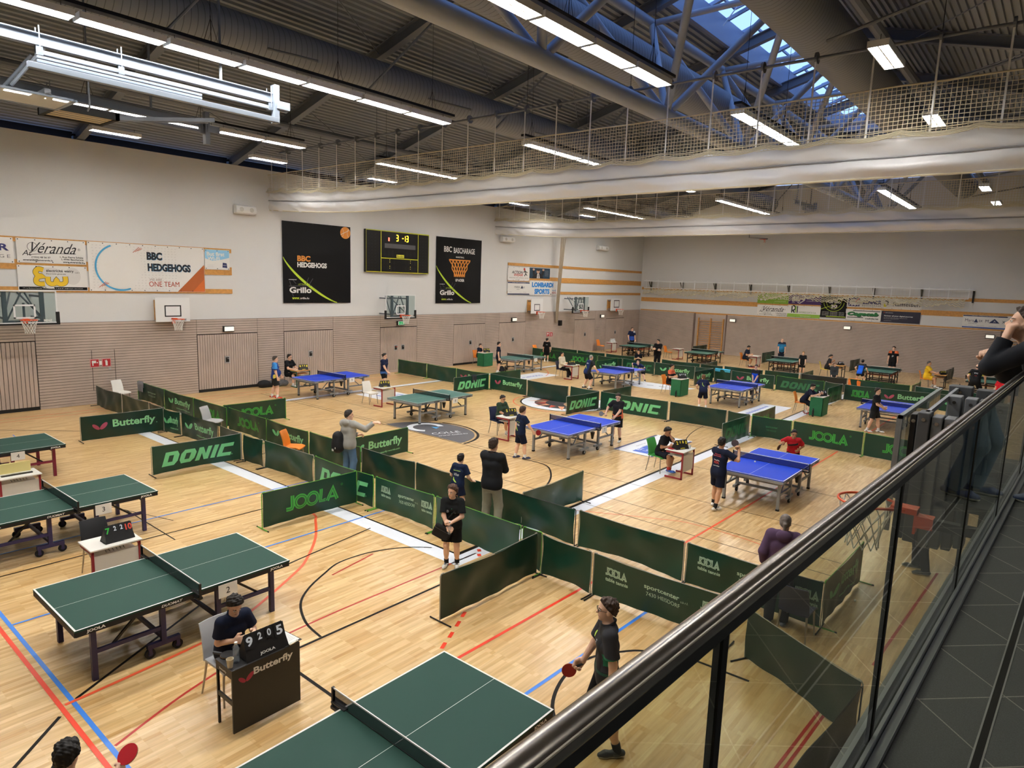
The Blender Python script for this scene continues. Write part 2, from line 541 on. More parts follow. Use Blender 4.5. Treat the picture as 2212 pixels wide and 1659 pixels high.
# foils: dark half disc, emblem circle, white half disc, white boards
D.ell(-15.31, 14.06, 1.76, 1.62, GREYAD, 2, a0=0, a1=PI); D.ring(-15.31, 14.06, 1.83, 1.92, BLK, 1, 0.0, PI*0.62, sy=0.92)
D.ring(-15.85, 14.75, 0.42, 0.62, WLINE, 3, PI*0.35, PI*1.75); D.poly([(-15.75, 14.9), (-15.55, 15.1), (-15.45, 14.85)], SKYB, 3)
D.text('COLLE', -14.9, 14.2, 0.24, WLINE, 3, w=0.95, rot=PI*0.38); D.text('www.colle.lu', -14.62, 14.17, 0.13, WLINE, 3, w=1.0, rot=PI*0.38)
D.ell(-15.4, 22.1, 1.8, 1.8, WLINE, 2); D.ring(-15.4, 22.1, 1.8, 1.87, BLK, 2); D.ring(-15.4, 22.1, 2.12, 2.17, ORL, 2)
MANE = [mat('mane_red', '#d2543e', 0.4), mat('mane_dark', '#45434a', 0.4), mat('mane_sand', '#dcae84', 0.4), mat('mane_peach', '#e8a37c', 0.4)]
D.ell(-15.35, 22.0, 1.25, 1.25, MANE[1], 3); D.ell(-14.85, 22.1, 0.5, 0.55, MANE[2], 5)
for k in range(2): ln([tuple(FL(1034, 1187+10*k)[:2]), tuple(FL(1036, 1192+10*k)[:2])], 0.07, RED, 4)
for k in range(13):
    a = 2.2+k*0.42
    r0, r1, dw = 0.8, 1.35+0.25*(k % 2), 0.17
    D.poly([(-15.35+r0*math.cos(a-dw), 22+r0*math.sin(a-dw)), (-15.35+r1*math.cos(a+0.12), 22+r1*math.sin(a+0.12)), (-15.35+r0*math.cos(a+dw), 22+r0*math.sin(a+dw))], MANE[(0, 3)[k % 2]], 4)
D.ell(-15.3, 30.3, 1.85, 1.85, WLINE, 2, a0=PI, a1=2*PI)
for k in range(4): D.line([(-16.2+k*0.6, 29.5-0.12*(k % 2)), (-15.9+k*0.6, 29.5)], 0.07, BLK, 3)
D.rect(-9.94, 16.92, -8.70, 19.7, WLINE, 2); D.rect(-9.97, 16.92, -9.88, 19.6, NAVYAD, 3); D.rect(-8.74, 16.92, -8.66, 19.6, NAVYAD, 3)
D.rect(-9.45, 17.15, -8.95, 18.05, BLUAD, 3); D.text('en', -9.3, 17.35, 0.16, WLINE, 4, rot=PI/2); D.text('Leqer', -9.07, 17.4, 0.18, WLINE, 4, w=0.55, rot=PI/2)
for k in range(3): D.text('Menuiserie Projets'[:18-4*k], -9.6+0.16*k, 17.75+0.1*k, 0.07, NAVYAD, 4, rot=PI/2)
D.rect(-22.35, 16.8, -20.75, 18.5, WLINE, 2)
for k in range(4): D.line([(-21.6+0.1*k, 17.3+0.28*k), (-21.2+0.1*k, 17.4+0.28*k)], 0.1, BLUAD, 3)
D.rect(-21.8, 25.9, -20.4, 28.6, WLINE, 2); D.text('ramoto', -20.9, 26.3, 0.3, BLUAD, 3, w=1.6, rot=PI/2)
D.rect(-9.6, 25.5, -8.4, 28.7, WLINE, 2)
for k in range(9): D.line([(-9.3, 25.6+0.3*k), (-9.2, 25.75+0.3*k)], 0.14, BLUAD, 3)
D.poly([(-8.9, 26.9), (-8.75, 27.2), (-8.95, 27.35)], NAVYAD, 3); D.text('leclerc', -8.6, 26.0, 0.12, BLUAD, 3, rot=PI/2)
D.put(mb, lambda x, y, l: (x, y, 0.0004+l))
struct(mb.build('floor'), 'oak strip hall floor with coloured court lines')

# ---- walls
def wall_box(name, a, b, m=PLASTER, label=None):
    return struct(MB().b2(a, b, m).build(name), label)
mb = MB()
mb.b2((XL-0.3, YN, 0), (XL, YB+0.3, 9.15), PLASTER)
mb.b2((XL-0.75, YN, 9.15), (XL-0.45, YB+0.3, 11), GAP)
DOORS = [(3.75, 6.83), (12.25, 14.84), (16.09, 18.67), (21.48, 23.96), (26.73, 29.39), (30.65, 33.22), (38.74, 41.37), (42.9, 45.54)]
PT, DT, PI_ = 2.95, 2.33, 0.0983
mb.b2((XL, YN, 0), (XL+0.02, YB, PT), GAP)
segs = []
y0 = YN
for a, b in DOORS:
    segs += [(y0, a, 0.0, PT), (a, b, DT+0.02, PT)]; y0 = b
segs.append((y0, YB-0.05, 0.0, PT))
for a, b, z0, z1 in segs:
    k = math.ceil(z0/PI_-0.01)
    z = k*PI_
    if z-z0 > 0.02: mb.b2((XL+0.02, a+0.008, z0), (XL+0.05, b-0.008, z-0.007), SLAT)
    while z < z1-0.01:
        mb.b2((XL+0.02, a+0.008, z+0.007), (XL+0.05, b-0.008, min(z+PI_, z1)-0.007), SLAT); z += PI_
struct(mb.build('wall_left'), 'white side wall with beige slat panelling below')
for i, (a, b) in enumerate(DOORS):
    mb = MB()
    mb.b2((XL+0.02, a+0.015, 0.12), (XL+0.03, b-0.015, DT), GAP)
    n = 26
    w = (b-a-0.03)/n
    for k in range(n):
        mb.b2((XL+0.03, a+0.015+k*w+0.008, 0.12), (XL+0.055, a+0.015+(k+1)*w-0.008, DT), SLAT)
    mb.b2((XL+0.03, a, 0.0), (XL+0.05, b, 0.12), RUBBER if i in (0, 1, 4) else SLAT)
    o = struct(mb.build('door_%d' % (i+1)), 'slatted double door, %s from the left in the side wall' % ('first', 'second', 'third', 'fourth', 'fifth', 'sixth', 'seventh', 'eighth')[i])
    h = MB()
    yc = (a+b)/2+(-0.08 if i == 1 else 0.05)
    for dy in ([0] if i != 3 else [-0.28, 0.2]):
        h.b2((XL+0.055, yc+dy-0.11, 1.12), (XL+0.07, yc+dy+0.11, 1.42), ALU)
        h.b2((XL+0.07, yc+dy-0.07, 1.17), (XL+0.074, yc+dy+0.07, 1.37), DARKM)
        h.tube([(XL+0.075, yc+dy-0.02, 1.32), (XL+0.11, yc+dy, 1.32), (XL+0.11, yc+dy+0.09, 1.32)], 0.012, ALU if i != 3 or dy > 0 else MATS['red_line'])
    h.build('door_handle', o)
mb = MB()
mb.b2((XL-0.3, YB, 0), (XR, YB+0.3, 12), PLASTER)
mb.b2((XL+0.05, YB-0.02, 0), (-21.8, YB, PT), GAP); mb.b2((-19.3, YB-0.02, 0), (-2.82, YB, PT), GAP)
for k in range(30): mb.b2((-21.75, YB-0.02, k*PI_+0.01), (-19.3, YB, k*PI_+PI_-0.007), SLAT)
for a, b in ((XL+0.06, -21.75), (-19.3, -2.8)):
    z = 0.0
    while z < PT-0.01:
        mb.b2((a, YB-0.05, z+0.01), (b, YB-0.02, min(z+PI_, PT)-0.007), SLAT); z += PI_
mb.b2((-21.86, YB-0.09, 0), (-21.74, YB-0.02, PT), mat('dark_wood_edge', '#6d5a52', 0.6))
mb.b2((-19.34, YB-0.07, 0), (-19.24, YB-0.02, PT), MATS['dark_wood_edge'])
mb.b2((-2.84, YB-0.12, 0), (-2.72, YB-0.02, PT), MATS['dark_wood_edge'])
for k in range(30): mb.b2((-2.7, YB-0.03, k*PI_+0.01), (XR, YB, k*PI_+PI_-0.007), MATS['dark_wood_edge'] if False else SLAT)
struct(mb.build('wall_back'), 'white end wall with beige slat panelling below')
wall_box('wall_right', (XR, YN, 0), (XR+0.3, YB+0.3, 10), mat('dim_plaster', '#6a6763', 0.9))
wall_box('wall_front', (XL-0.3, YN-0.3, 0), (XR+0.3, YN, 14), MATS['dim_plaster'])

# ---- pine battens on the walls (trim) that carry the banners
ti = 0
def batten(a, b):
    global ti
    ti += 1
    struct(MB().b2(a, b, TIMBER).build('trim_%d' % ti))
zs = [WL(495, 542.6).z, WL(495, 586).z, WL(495, 629.5).z]
for z, h in zip(zs, (0.16, 0.32, 0.18)): batten((XL, YN, z-h/2), (XL+0.03, WL(500, 586).y, z+h/2))
for (py, h) in ((588.5, 0.17), (612.5, 0.34), (635.5, 0.18)):
    z = WL(1385, py).z
    batten((XL, WL(1096, 600).y, z-h/2), (XL+0.03, YB-0.1, z+h/2))
for (q, h) in (((1390, 622.5), 0.2), ((1390, 646), 0.32), ((1390, 669), 0.12)):
    z = WB(*q).z
    batten((XL+0.1, YB-0.03, z-h/2), (2.0, YB, z+h/2))

# ---- roof: steel deck ribs along the hall, rafters across, clerestory gap, ridge opening with glazing
SL = 0.263
XM = -8.9
def zroof(x): return 9.2+SL*(x-XL) if x < XM else 9.2+SL*(XM-XL)-SL*(x-XM)
SKY = (-10.75, -7.05, 5.0, 41.0)
mb = MB()
def deck(x0, x1, y0, y1):
    p = 0.20
    n = int(abs(x1-x0)/p)
    prof = []
    for k in range(n):
        x = x0+(x1-x0)*k/n
        d = (x1-x0)/n
        prof += [(x, 0), (x+d*0.42, 0), (x+d*0.52, 0.07), (x+d*0.9, 0.07)]
    prof.append((x1, 0))
    vs = []
    for x, h in prof:
        z = zroof(x)+0.35+h
        vs += [(x, y0, z), (x, y1, z)]
    mb.add(vs, [(2*i, 2*i+2, 2*i+3, 2*i+1) for i in range(len(prof)-1)], DECK)
deck(XL-0.8, SKY[0], YN, YB+0.3)
deck(SKY[1], XR+0.3, YN, YB+0.3)
deck(SKY[0], SKY[1], YN, SKY[2]); deck(SKY[0], SKY[1], SKY[3], YB+0.3)
mb.add([(XL-0.8, YN, 14.4), (SKY[0]-0.2, YN, 14.4), (SKY[0]-0.2, YB, 14.4), (XL-0.8, YB, 14.4)], [(0, 1, 2, 3)], GAP)  # unseen flat sheets over the deck, added to stop sky light leaking in
mb.add([(SKY[1]+0.2, YN, 14.4), (XR+0.3, YN, 14.4), (XR+0.3, YB, 14.4), (SKY[1]+0.2, YB, 14.4)], [(0, 1, 2, 3)], GAP)
struct(mb.build('ceiling'), 'ribbed grey steel roof deck with unseen light-blocking sheets above')
RAFT = [3.1+5.5*k for k in range(9)]
for k, y in enumerate(RAFT):
    mb = MB()
    for a, b in ((XL-0.6, XM), (XM, XR)):
        za, zb = zroof(a), zroof(b)
        for dz, h, w in ((0.0, 0.03, 0.24), (0.33, 0.03, 0.24), (0.165, 0.33, 0.03)):
            mb.bar((a, y, za+dz), (b, y, zb+dz), w, h, STEEL)
    mb.bar((XL-0.4, y, 9.0), (XL-0.4, y, 9.3), 0.3, 0.3, STEEL)
    struct(mb.build('roof_beam'))
# tubular truss under the ridge
mb = MB()
zb, zt, xo = 9.4, 12.95, 2.15
mb.tube([(XM, YN, zb), (XM, YB, zb)], 0.21, TRUSSM, 20)
mb.tube([(XM-xo, YN, zt), (XM-xo, YB, zt)], 0.15, TRUSSM, 14)
mb.tube([(XM+xo, YN, zt), (XM+xo, YB, zt)], 0.15, TRUSSM, 14)
nodes = [0.35+5.5*k for k in range(9)]
for y in nodes:
    for sx in (-1, 1):
        for sy in (-1, 1):
            mb.tube([(XM, y, zb), (XM+sx*xo, y+sy*2.75, zt)], 0.105, TRUSSM, 12)
    mb.tube([(XM-xo, y+2.75, zt), (XM+xo, y+2.75, zt)], 0.09, TRUSSM, 10)
tag(mb.build('roof_truss', smooth=0.7), 'blue-lit tubular triangular truss running the hall length under the roof light', 'truss')
# ventilation ducts
DUCT = stripes('fabric_duct', '#7f858d', '#5d6168', 'Y', 0.16, 0.12, 0.6)
for nm, x, z, r, lab in (('left', -16.8, 10.75, 0.52, 'round ribbed ventilation duct farthest left, under the left roof slope'),
                         ('mid', -10.7, 11.35, 0.62, 'round ribbed ventilation duct behind the truss tubes, lit blue'),
                         ('right', -5.55, 11.25, 0.66, 'large round ribbed ventilation duct right of the roof light')):
    mb = MB()
    mb.tube([(x, YN+0.1, z), (x, YB-0.1, z)], r, DUCT, 28)
    tag(mb.build('ventilation_duct', smooth=0.6), lab, 'duct')
mb = MB()
for (x, z, r) in ((-4.55, 11.45, 0.14), (-18.6, 11.0, 0.09), (-22.6, 10.2, 0.12), (-12.9, 12.1, 0.09)):
    mb.tube([(x, YN+0.1, z), (x, YB-0.1, z)], r, STEEL, 10)
struct(mb.build('roof_beam_pipes', smooth=0.6), 'grey service pipes under the roof')
mb = MB()
for y in RAFT:
    for (xa, xb, dy) in ((-18.9, -15.0, 1.6), (-14.9, -16.0, -1.6), (2.0, -4.6, 1.5)):
        mb.tube([(xa, y, zroof(xa)), (xb, y+dy, 10.1)], 0.035, STEEL, 6)
    for xa in (-21.5, -14.2, -1.5):
        mb.tube([(xa, y, zroof(xa)+0.1), (xa-3.2, y+5.4, zroof(xa-3.2)+0.1)], 0.02, STEEL, 5)
struct(mb.build('roof_beam_braces'), 'thin steel bracing rods between the rafters')
# roof light
mb = MB()
sx0, sx1, sy0, sy1 = SKY
FRAME = mat('rooflight_frame', '#8a97ad', 0.4)
zc = zroof(sx0)+0.35
for x in (sx0, sx1):
    mb.b2((x-0.06, sy0, zc-0.1), (x+0.06, sy1, zc+0.75), FRAME)
for y in (sy0, sy1):
    mb.b2((sx0, y-0.06, zc-0.1), (sx1, y+0.06, zc+0.75), FRAME)
zr = zc+1.35
n = 24
for k in range(n+1):
    y = sy0+(sy1-sy0)*k/n
    for x in (sx0, sx1):
        mb.bar((x, y, zc+0.75), (XM, y, zr), 0.09 if k % 2 else 0.16, 0.12, FRAME)
mb.bar((XM, sy0, zr), (XM, sy1, zr), 0.16, 0.14, FRAME)
for k in range(n):                      # opening sashes with their chain drives
    ya, yb = sy0+(sy1-sy0)*(k+0.12)/n, sy0+(sy1-sy0)*(k+0.88)/n
    for sx, x in ((1, sx0), (-1, sx1)):
        if k % 2: continue
        a = Vector((x+sx*0.35, 0, zc+1.0)); b = Vector((XM-sx*0.35, 0, zr-0.05))
        for y in (ya, yb): mb.bar((a.x, y, a.z), (b.x, y, b.z), 0.07, 0.08, FRAME)
        for q in (a, b): mb.bar((q.x, ya, q.z), (q.x, yb, q.z), 0.07, 0.08, FRAME)
        mb.bar(((a.x+b.x)/2, (ya+yb)/2, (a.z+b.z)/2-0.02), (x+sx*0.2, (ya+yb)/2, zc+0.3), 0.03, 0.03, WHITEM)
w1 = struct(mb.build('window_1'), 'long ridge roof light with framed panes')
g = MB()
GLASS = sheer('clear_pane', '#ffffff', (0.93, 0.96, 1.0))
for x in (sx0, sx1):
    g.add([(x, sy0, zc+0.78), (XM, sy0, zr+0.03), (XM, sy1, zr+0.03), (x, sy1, zc+0.78)], [(0, 1, 2, 3)], GLASS)
g.build('window_pane', w1)
ORD = ['first', 'second', 'third', 'fourth', 'fifth', 'sixth', 'seventh', 'eighth', 'ninth', 'tenth', 'eleventh', 'twelfth', 'thirteenth', 'fourteenth',
       'fifteenth', 'sixteenth', 'seventeenth', 'eighteenth', 'nineteenth', 'twentieth', 'twenty-first', 'twenty-second', 'twenty-third', 'twenty-fourth', 'twenty-fifth']
# ------------------------------------------------------------------ strip lights
LAMPM = emit('lamp_diffuser', '#fff9f0', LAMP)
def light_proto(loc):
    t = thing('ceiling_light', 'x', 'ceiling light', loc)
    mb = MB()
    mb.b2((-0.17, -0.70, 0.02), (0.17, 0.70, 0.09), WHITEM)
    for x in (-0.17, 0.155): mb.b2((x, -0.70, -0.02), (x+0.015, 0.70, 0.02), WHITEM)
    for y in (-0.70, 0.685): mb.b2((-0.17, y, -0.02), (0.17, y+0.015, 0.02), WHITEM)
    mb.b2((-0.012, -0.70, -0.015), (0.012, 0.70, 0.02), WHITEM)
    for k in range(1, 5): mb.b2((-0.16, -0.70+k*0.28-0.006, -0.012), (0.16, -0.70+k*0.28+0.006, 0.02), WHITEM)
    hs_ = mb.build('housing', t)
    d = MB()
    for s in (-1, 1):
        for k in range(5):
            y0 = -0.685+k*0.275
            d.b2((s*0.086-0.066, y0, 0.0), (s*0.086+0.066, y0+0.262, 0.015), LAMPM)
    d.build('diffuser', hs_)
    w = MB()
    for y in (-0.55, 0.55):
        w.tube([(0, y, 0.22), (0, y, 0.09)], 0.006, DARKM, 4)
    w.build('hanger', t)
    return t
LP = None
def light(x, y, label, group):
    global LP
    if LP is None:
        LP = light_proto((x, y, 9.0)); LP['label'] = label; LP['group'] = group
    else:
        dup(LP, (x, y, 9.0), 0, label, group)
def run(x, y0, n, where, group):
    for k in range(n):
        far = 'before the near curtain' in where or 'near folded' in where
        light(x, y0+0.72+1.465*k, 'strip light, %s from the %s end, %s' % (ORD[n-1-k if far else k], 'far' if far else 'near', where), group)
run(-13.4, -1.5, 10, 'long row over the near folded basketball frame', 'strip lights')
run(-13.2, 16.2, 8, 'long row between both curtains left of truss', 'strip lights')
run(-13.35, 31.0, 8, 'long row beyond the far curtain left of truss', 'strip lights')
run(-20.05, 2.8, 7, 'second row off banner wall before the near curtain', 'strip lights')
run(-20.05, 16.1, 6, 'second row off banner wall between both curtains', 'strip lights')
run(-21.0, 31.2, 7, 'second row off banner wall beyond the far curtain', 'strip lights')
for k, y in enumerate((2.6, 7.8, 12.95, 18.3, 23.6, 28.9, 34.2, 39.5)):
    if k == 5: y = 27.6
    light(-23.35, y+0.72, 'single strip light close to the banner wall, %s from the near end' % ORD[k], 'strip lights')
run(-7.0, -1.5, 10, 'row under the truss before the near curtain', 'strip lights')
run(-6.6, 16.0, 3, 'short row under the truss behind the near net', 'strip lights')
run(-6.35, 30.5, 6, 'row under the truss beyond the far curtain', 'strip lights')
for k, y in enumerate((2.4, 7.6, 12.95, 18.4, 23.9, 31.0, 36.0)):
    light(-3.0, y+0.72, 'single strip light right of the roof light, %s from the near end' % ORD[k], 'strip lights')
for k, y in enumerate((4.0, 12.0, 20.0, 28.0, 36.0)):  # out-of-view lights added to brighten the gallery a little
    light(4.2, y, 'single strip light above the gallery, %s from the near end' % ORD[k], 'strip lights')
# cable tray over each run
mb = MB()
for x, a, b in ((-13.4, -2.5, 13.3), (-13.2, 16.1, 28.0), (-13.35, 30.9, 43), (-20.05, -2.5, 13.0), (-20.05, 16.1, 25), (-21.0, 31, 41.5), (-7.0, -2.5, 13.4), (-6.6, 16, 20.6), (-6.35, 30.4, 39.4)):
    mb.b2((x-0.09, a, 9.2), (x+0.09, b, 9.26), DARKM)
    y = a+0.4
    while y < b:
        z = min(zroof(x), 13.0)
        mb.tube([(x, y, 9.26), (x, y, 9.75)], 0.009, DARKM, 4); mb.tube([(x, y-0.14, 9.26), (x, y, 9.7)], 0.006, DARKM, 4); mb.tube([(x, y+0.14, 9.26), (x, y, 9.7)], 0.006, DARKM, 4)
        mb.tube([(x, y, 9.7), (x, y, z)], 0.006, DARKM, 4); y += 2.93
struct(mb.build('roof_beam_cable_tray'), 'dark cable trays on wires that carry the strip lights')

# ------------------------------------------------------------------ hall divider curtains with their nets, raised
VINYL = mat('white_curtain_vinyl', '#d9d9dc', 0.42)
CORD = mat('cream_net_cord', '#cfc7ae', 0.8)
def netting(mb, fn, us, vs_, w, m):
    """square-mesh net: flat cords along both directions of fn(u,v)"""
    def ribbon(P, sd):
        vs = []; fs = []
        for i, p in enumerate(P):
            vs += [p-sd*w/2, p+sd*w/2]
        for i in range(len(P)-1): fs.append((2*i, 2*i+1, 2*i+3, 2*i+2))
        mb.add(vs, fs, m)
    for u in us: ribbon([fn(u, v) for v in vs_[::4]]+[fn(u, vs_[-1])], (fn(u+0.01, vs_[0])-fn(u, vs_[0])).normalized())
    for v in vs_: ribbon([fn(u, v) for u in us[::6]]+[fn(us[-1], v)], Vector((0, 0, 1)))
def curtain(y, x0, x1, ztop, zc, zb, label, seed):
    rnd = random.Random(seed)
    t = thing('divider_curtain', label, 'curtain', ((x0+x1)/2, y, zb), 0, 'raised hall divider curtains')
    cx, cz = (x0+x1)/2, zb
    ph = [rnd.uniform(0, 6) for _ in range(8)]
    def sag(u): return 0.3*max(0.0, 1-(u-x0)/6.5)**1.5
    def fab(u, v):
        hz = zc-zb
        z = zb+hz*v+sag(u)
        d = 0.05*math.sin(v*PI)+(0.06*math.sin(v*2*PI)**2 if v < 0.5 else 0.03*math.sin((v-0.5)*2*PI))-0.03*math.exp(-((v-0.5)/0.04)**2)
        amp = 0.012+0.09*max(0, (u-x0)/(x1-x0)-0.5)
        s = (u-x0)
        d += amp*math.sin(1.3*s+7*v+ph[0])*math.sin(v*PI)*0.9+amp*0.7*math.sin(0.55*s-9*v+ph[1])+0.018*math.sin(5*s+11*v+ph[2])
        if s < 2.5: d += 0.03*math.sin(9*s+14*v)
        return Vector((u-cx, -d, z-cz)), Vector((0, -1, 0))
    us = [x0+(x1-x0)*k/150 for k in range(151)]
    vs_ = [k/22 for k in range(23)]
    mb = MB()
    mb.sheet(fab, us, vs_, VINYL, th=0.05)
    mb.tube([(x0-cx, -0.02, sag(x0)), (x1-cx, -0.02, 0)], 0.0, VINYL, 4) if False else None
    mb.build('vinyl_sheet', t, smooth=0.9)
    mb = MB()
    mb.tube([Vector(fab(u, 0.5)[0])+Vector((0, -0.035, 0)) for u in us[::3]], 0.018, mat('grey_hem', '#8f8f93', 0.7), 6)
    mb.tube([Vector(fab(u, 0.02)[0])+Vector((0, 0.0, 0)) for u in us[::3]], 0.022, CORD, 6)
    mb.build('hem_tube', t, smooth=1.0)
    step = 0.085
    n = int((x1-x0)/step)
    def nf(u, v):
        zt_ = ztop+0.0*u
        z0 = zc+sag(u)-0.05
        w = 0.04*math.sin(2.2*u+ph[3])*(1-v)+0.03*math.sin(11*u+8*v)
        return Vector((u-cx, -0.05+w, z0+(zt_-z0)*v-cz))
    mb = MB()
    netting(mb, nf, [x0+step*k for k in range(n)], [k/12 for k in range(13)], 0.013, CORD)
    # slack bunched along the top of the vinyl
    for r in range(5):
        P = []
        for k in range(int((x1-x0)/0.11)):
            u = x0+0.11*k
            fr = (u*0.87+ph[4]) % 1.15/1.15
            P.append(Vector((u-cx, -0.09-0.05*r*0.5, zc+sag(u)-cz+0.1-0.03*r-0.09*math.sin(fr*PI)*(1 if r else .4))))
        mb.tube(P, 0.011, CORD, 4)
    mb.build('safety_net', t)
    mb = MB()
    mb.tube([Vector(nf(u, 1)) for u in us[::5]], 0.02, CORD, 5)
    xs = []
    x = x0+0.3
    while x < x1: xs.append(x); x += 1.13
    for x in xs: mb.b2((x-cx-0.018, -0.08, zc+sag(x)-cz-0.05), (x-cx+0.018, -0.074, 9.72-cz), WHITEM)
    mb.build('lifting_strap', t)
    mb = MB()
    mb.tube([(x0-cx, 0, 9.78-cz), (x1-cx, 0, 9.78-cz)], 0.035, STEEL, 8)
    for k, x in enumerate(xs):
        mb.tube([(x-cx, 0, zroof(x)-cz), (x-cx, 0, 9.8-cz)], 0.008, DARKM, 4) if k % 3 == 0 and min(abs(x+16.8), abs(x+10.7), abs(x+5.55)) > 0.9 else None
    ls_ = mb.build('lifting_shaft', t, smooth=0.8)
    for x in xs:
        MB().disc((x-cx, 0, 9.78-cz), (1, 0, 0), 0.12, 0.05, STEEL, 14).build('pulley', ls_)
    return t
curtain(15.57, XL+0.05, -0.55, 8.95, 8.02, 7.2, 'white divider curtain nearer the camera, gathered below its net across the hall', 3)
curtain(30.1, XL+0.05, -0.55, 9.15, 8.15, 7.3, 'white divider curtain farther away, gathered below its net across the hall', 8)

# ------------------------------------------------------------------ basketball boards and rims
RIMO = mat('orange_rim', '#e2521f', 0.35)
NETW = mat('white_net_cord', '#e6e6e2', 0.7)
BGLASS = sheer('board_glass', '#ffffff', (0.80, 0.86, 0.86))
def rim_parts(t, c, ax, side, n=20):
    """ring, bracket and diamond net; c = ring centre (local), side = direction from the board"""
    mb = MB()
    P = [Vector(c)+Vector((0.23*math.cos(2*PI*k/n), 0.23*math.sin(2*PI*k/n), 0)) for k in range(n)]
    mb.tube(P, 0.011, RIMO, 8, closed=True)
    s = Vector(side)
    q = Vector(c)-s*0.23
    pe = Vector((-s.y, s.x, 0))
    mb.bar(q-s*0.17, q+s*0.03, 0.14, 0.05, RIMO)
    mb.bar(q-s*0.16-pe*0.06+Vector((0, 0, -0.09)), q-s*0.16+pe*0.06+Vector((0, 0, -0.09)), 0.02, 0.2, RIMO)
    for e in (-1, 1): mb.bar(q-s*0.1+pe*e*0.05, Vector(c)-s*0.14+pe*e*0.17, 0.015, 0.02, RIMO)
    rm_ = mb.build('rim', t, smooth=0.8)
    nb = MB()
    m = 12
    rows = [(0.225, 0.0), (0.205, -0.08), (0.17, -0.17), (0.145, -0.26), (0.13, -0.34), (0.135, -0.42)]
    for j in range(len(rows)-1):
        (r0, z0), (r1, z1) = rows[j], rows[j+1]
        for k in range(m):
            a = 2*PI*(k+0.5*(j % 2))/m
            for d in (-0.5, 0.5):
                b = a+2*PI*d/m
                nb.tube([Vector(c)+Vector((r0*math.cos(a), r0*math.sin(a), z0)), Vector(c)+Vector((r1*math.cos(b), r1*math.sin(b), z1))], 0.0055, NETW, 4)
    nb.build('hoop_net', rm_)
def backboard(yc, zb, zt, w, off, glass, label):
    """board facing +x, standing off the side wall"""
    h = zt-zb
    t = thing('basketball_backboard', label, 'basketball hoop', (XL+off, yc, zb), 0, 'wall basketball hoops')
    mb = MB()
    if glass:
        mb.b2((-0.012, -w/2+0.02, 0.02), (0.0, w/2-0.02, h-0.02), BGLASS)
        bd_ = mb.build('board', t)
        m2 = MB()
        for a, b in (((-w/2, 0), (w/2, 0.03)), ((-w/2, h-0.04), (w/2, h)), ((-w/2, 0), (-w/2+0.04, h)), ((w/2-0.04, 0), (w/2, h)),
                     ((-0.295, 0.15), (0.295, 0.2)), ((-0.295, 0.55), (0.295, 0.6)), ((-0.295, 0.15), (-0.245, 0.6)), ((0.245, 0.15), (0.295, 0.6))):
            m2.b2((0.001, a[0], a[1]), (0.012, b[0], b[1]), WHITEM)
        m2.build('board_marking', bd_)
        m3 = MB()
        for y in (-w/2+0.0, w/2): m3.b2((-0.04, y-0.05, -0.06), (0.03, y+0.05, 0.36), RUBBER)
        m3.b2((-0.04, -w/2, -0.06), (0.03, w/2, 0.0), RUBBER)
        m3.build('edge_pad', bd_, bevel=0.01)
        m4 = MB()
        for y in (-0.5, 0.5):
            m4.b2((-0.13, y-0.06, 0.02), (-0.05, y+0.06, h-0.05), STEEL)
            for z in (0.15, h-0.2): m4.bar((-0.1, y, z), (-off+0.02, y*0.9, z), 0.06, 0.06, STEEL)
        for e in (-1, 1): m4.bar((-0.09, e*0.05, h-0.08), (-0.09, e*0.46, 0.08), 0.04, 0.04, STEEL)
        m4.b2((-0.1, -0.5, 0.03), (-0.06, 0.5, 0.09), STEEL); m4.b2((-0.1, -0.03, 0.05), (-0.06, 0.03, 0.65), STEEL)
        for e in (-1, 1): m4.bar((-0.2, e*0.5, 0.2), (-off+0.03, e*0.1, h-0.1), 0.04, 0.04, STEEL)
        m4.build('support_frame', t)
        D = Draw(); D.text('BENZ', w/2-0.4, 0.05, 0.07, WHITE, 1, bold=0.03)
    else:
        mb.b2((-0.03, -w/2, 0), (0.0, w/2, h), WHITEM)
        s = w/1.2
        for a, b in (((-0.29, 0.18), (0.29, 0.22)), ((-0.29, 0.55), (0.29, 0.59)), ((-0.29, 0.18), (-0.25, 0.59)), ((0.25, 0.18), (0.29, 0.59))):
            mb.b2((0.0, a[0]*s, a[1]*s), (0.004, b[0]*s, b[1]*s), BLACK)
        D = Draw(); D.text('BENZ', w/2-0.34, 0.04, 0.06, BLACK, 1, bold=0.03)
        D.put(mb, plane((0.001, 0, 0), (0, 1, 0), (0, 0, 1)))
        D = Draw()
        bd_ = mb.build('board', t)
        m4 = MB()
        for y in (-w*0.33, w*0.33): m4.b2((-off+0.02, y-0.03, 0.1), (-0.03, y+0.03, 0.16), STEEL); m4.b2((-off+0.02, y-0.03, h-0.2), (-0.03, y+0.03, h-0.14), STEEL)
        m4.b2((-off+0.01, -w*0.4, 0.05), (-off+0.03, w*0.4, h-0.1), TIMBER)
        m4.build('support_frame', t)
    if D.sh:
        m5 = MB(); D.put(m5, plane((0.012, 0, 0), (0, 1, 0), (0, 0, 1))); m5.build('maker_lettering', bd_)
    rim_parts(t, (0.40, 0, 0.13 if glass else 0.12), None, (1, 0, 0))
    return t
def board_from(px0, px1, py0, py1, pxm, off, glass, label):
    a, b = on(px0, py1, 0, XL+off), on(px1, py1, 0, XL+off)
    c = on(px1, py0, 0, XL+off)
    backboard((a.y+b.y)/2, b.z, c.z, abs(b.y-a.y), off, glass, label)
b = on(126, 697, 0, XL+1.1)
backboard(b.y-0.9, b.z, b.z+1.05, 1.8, 1.1, True, 'glass basketball backboard at the far left edge, below the white banners')
board_from(337, 411, 643, 694, 0, 0.45, False, 'white basketball backboard below the hall banner with orange corner')
board_from(833, 897, 637, 685, 0, 1.1, True, 'glass basketball backboard below the electronic scoreboard')
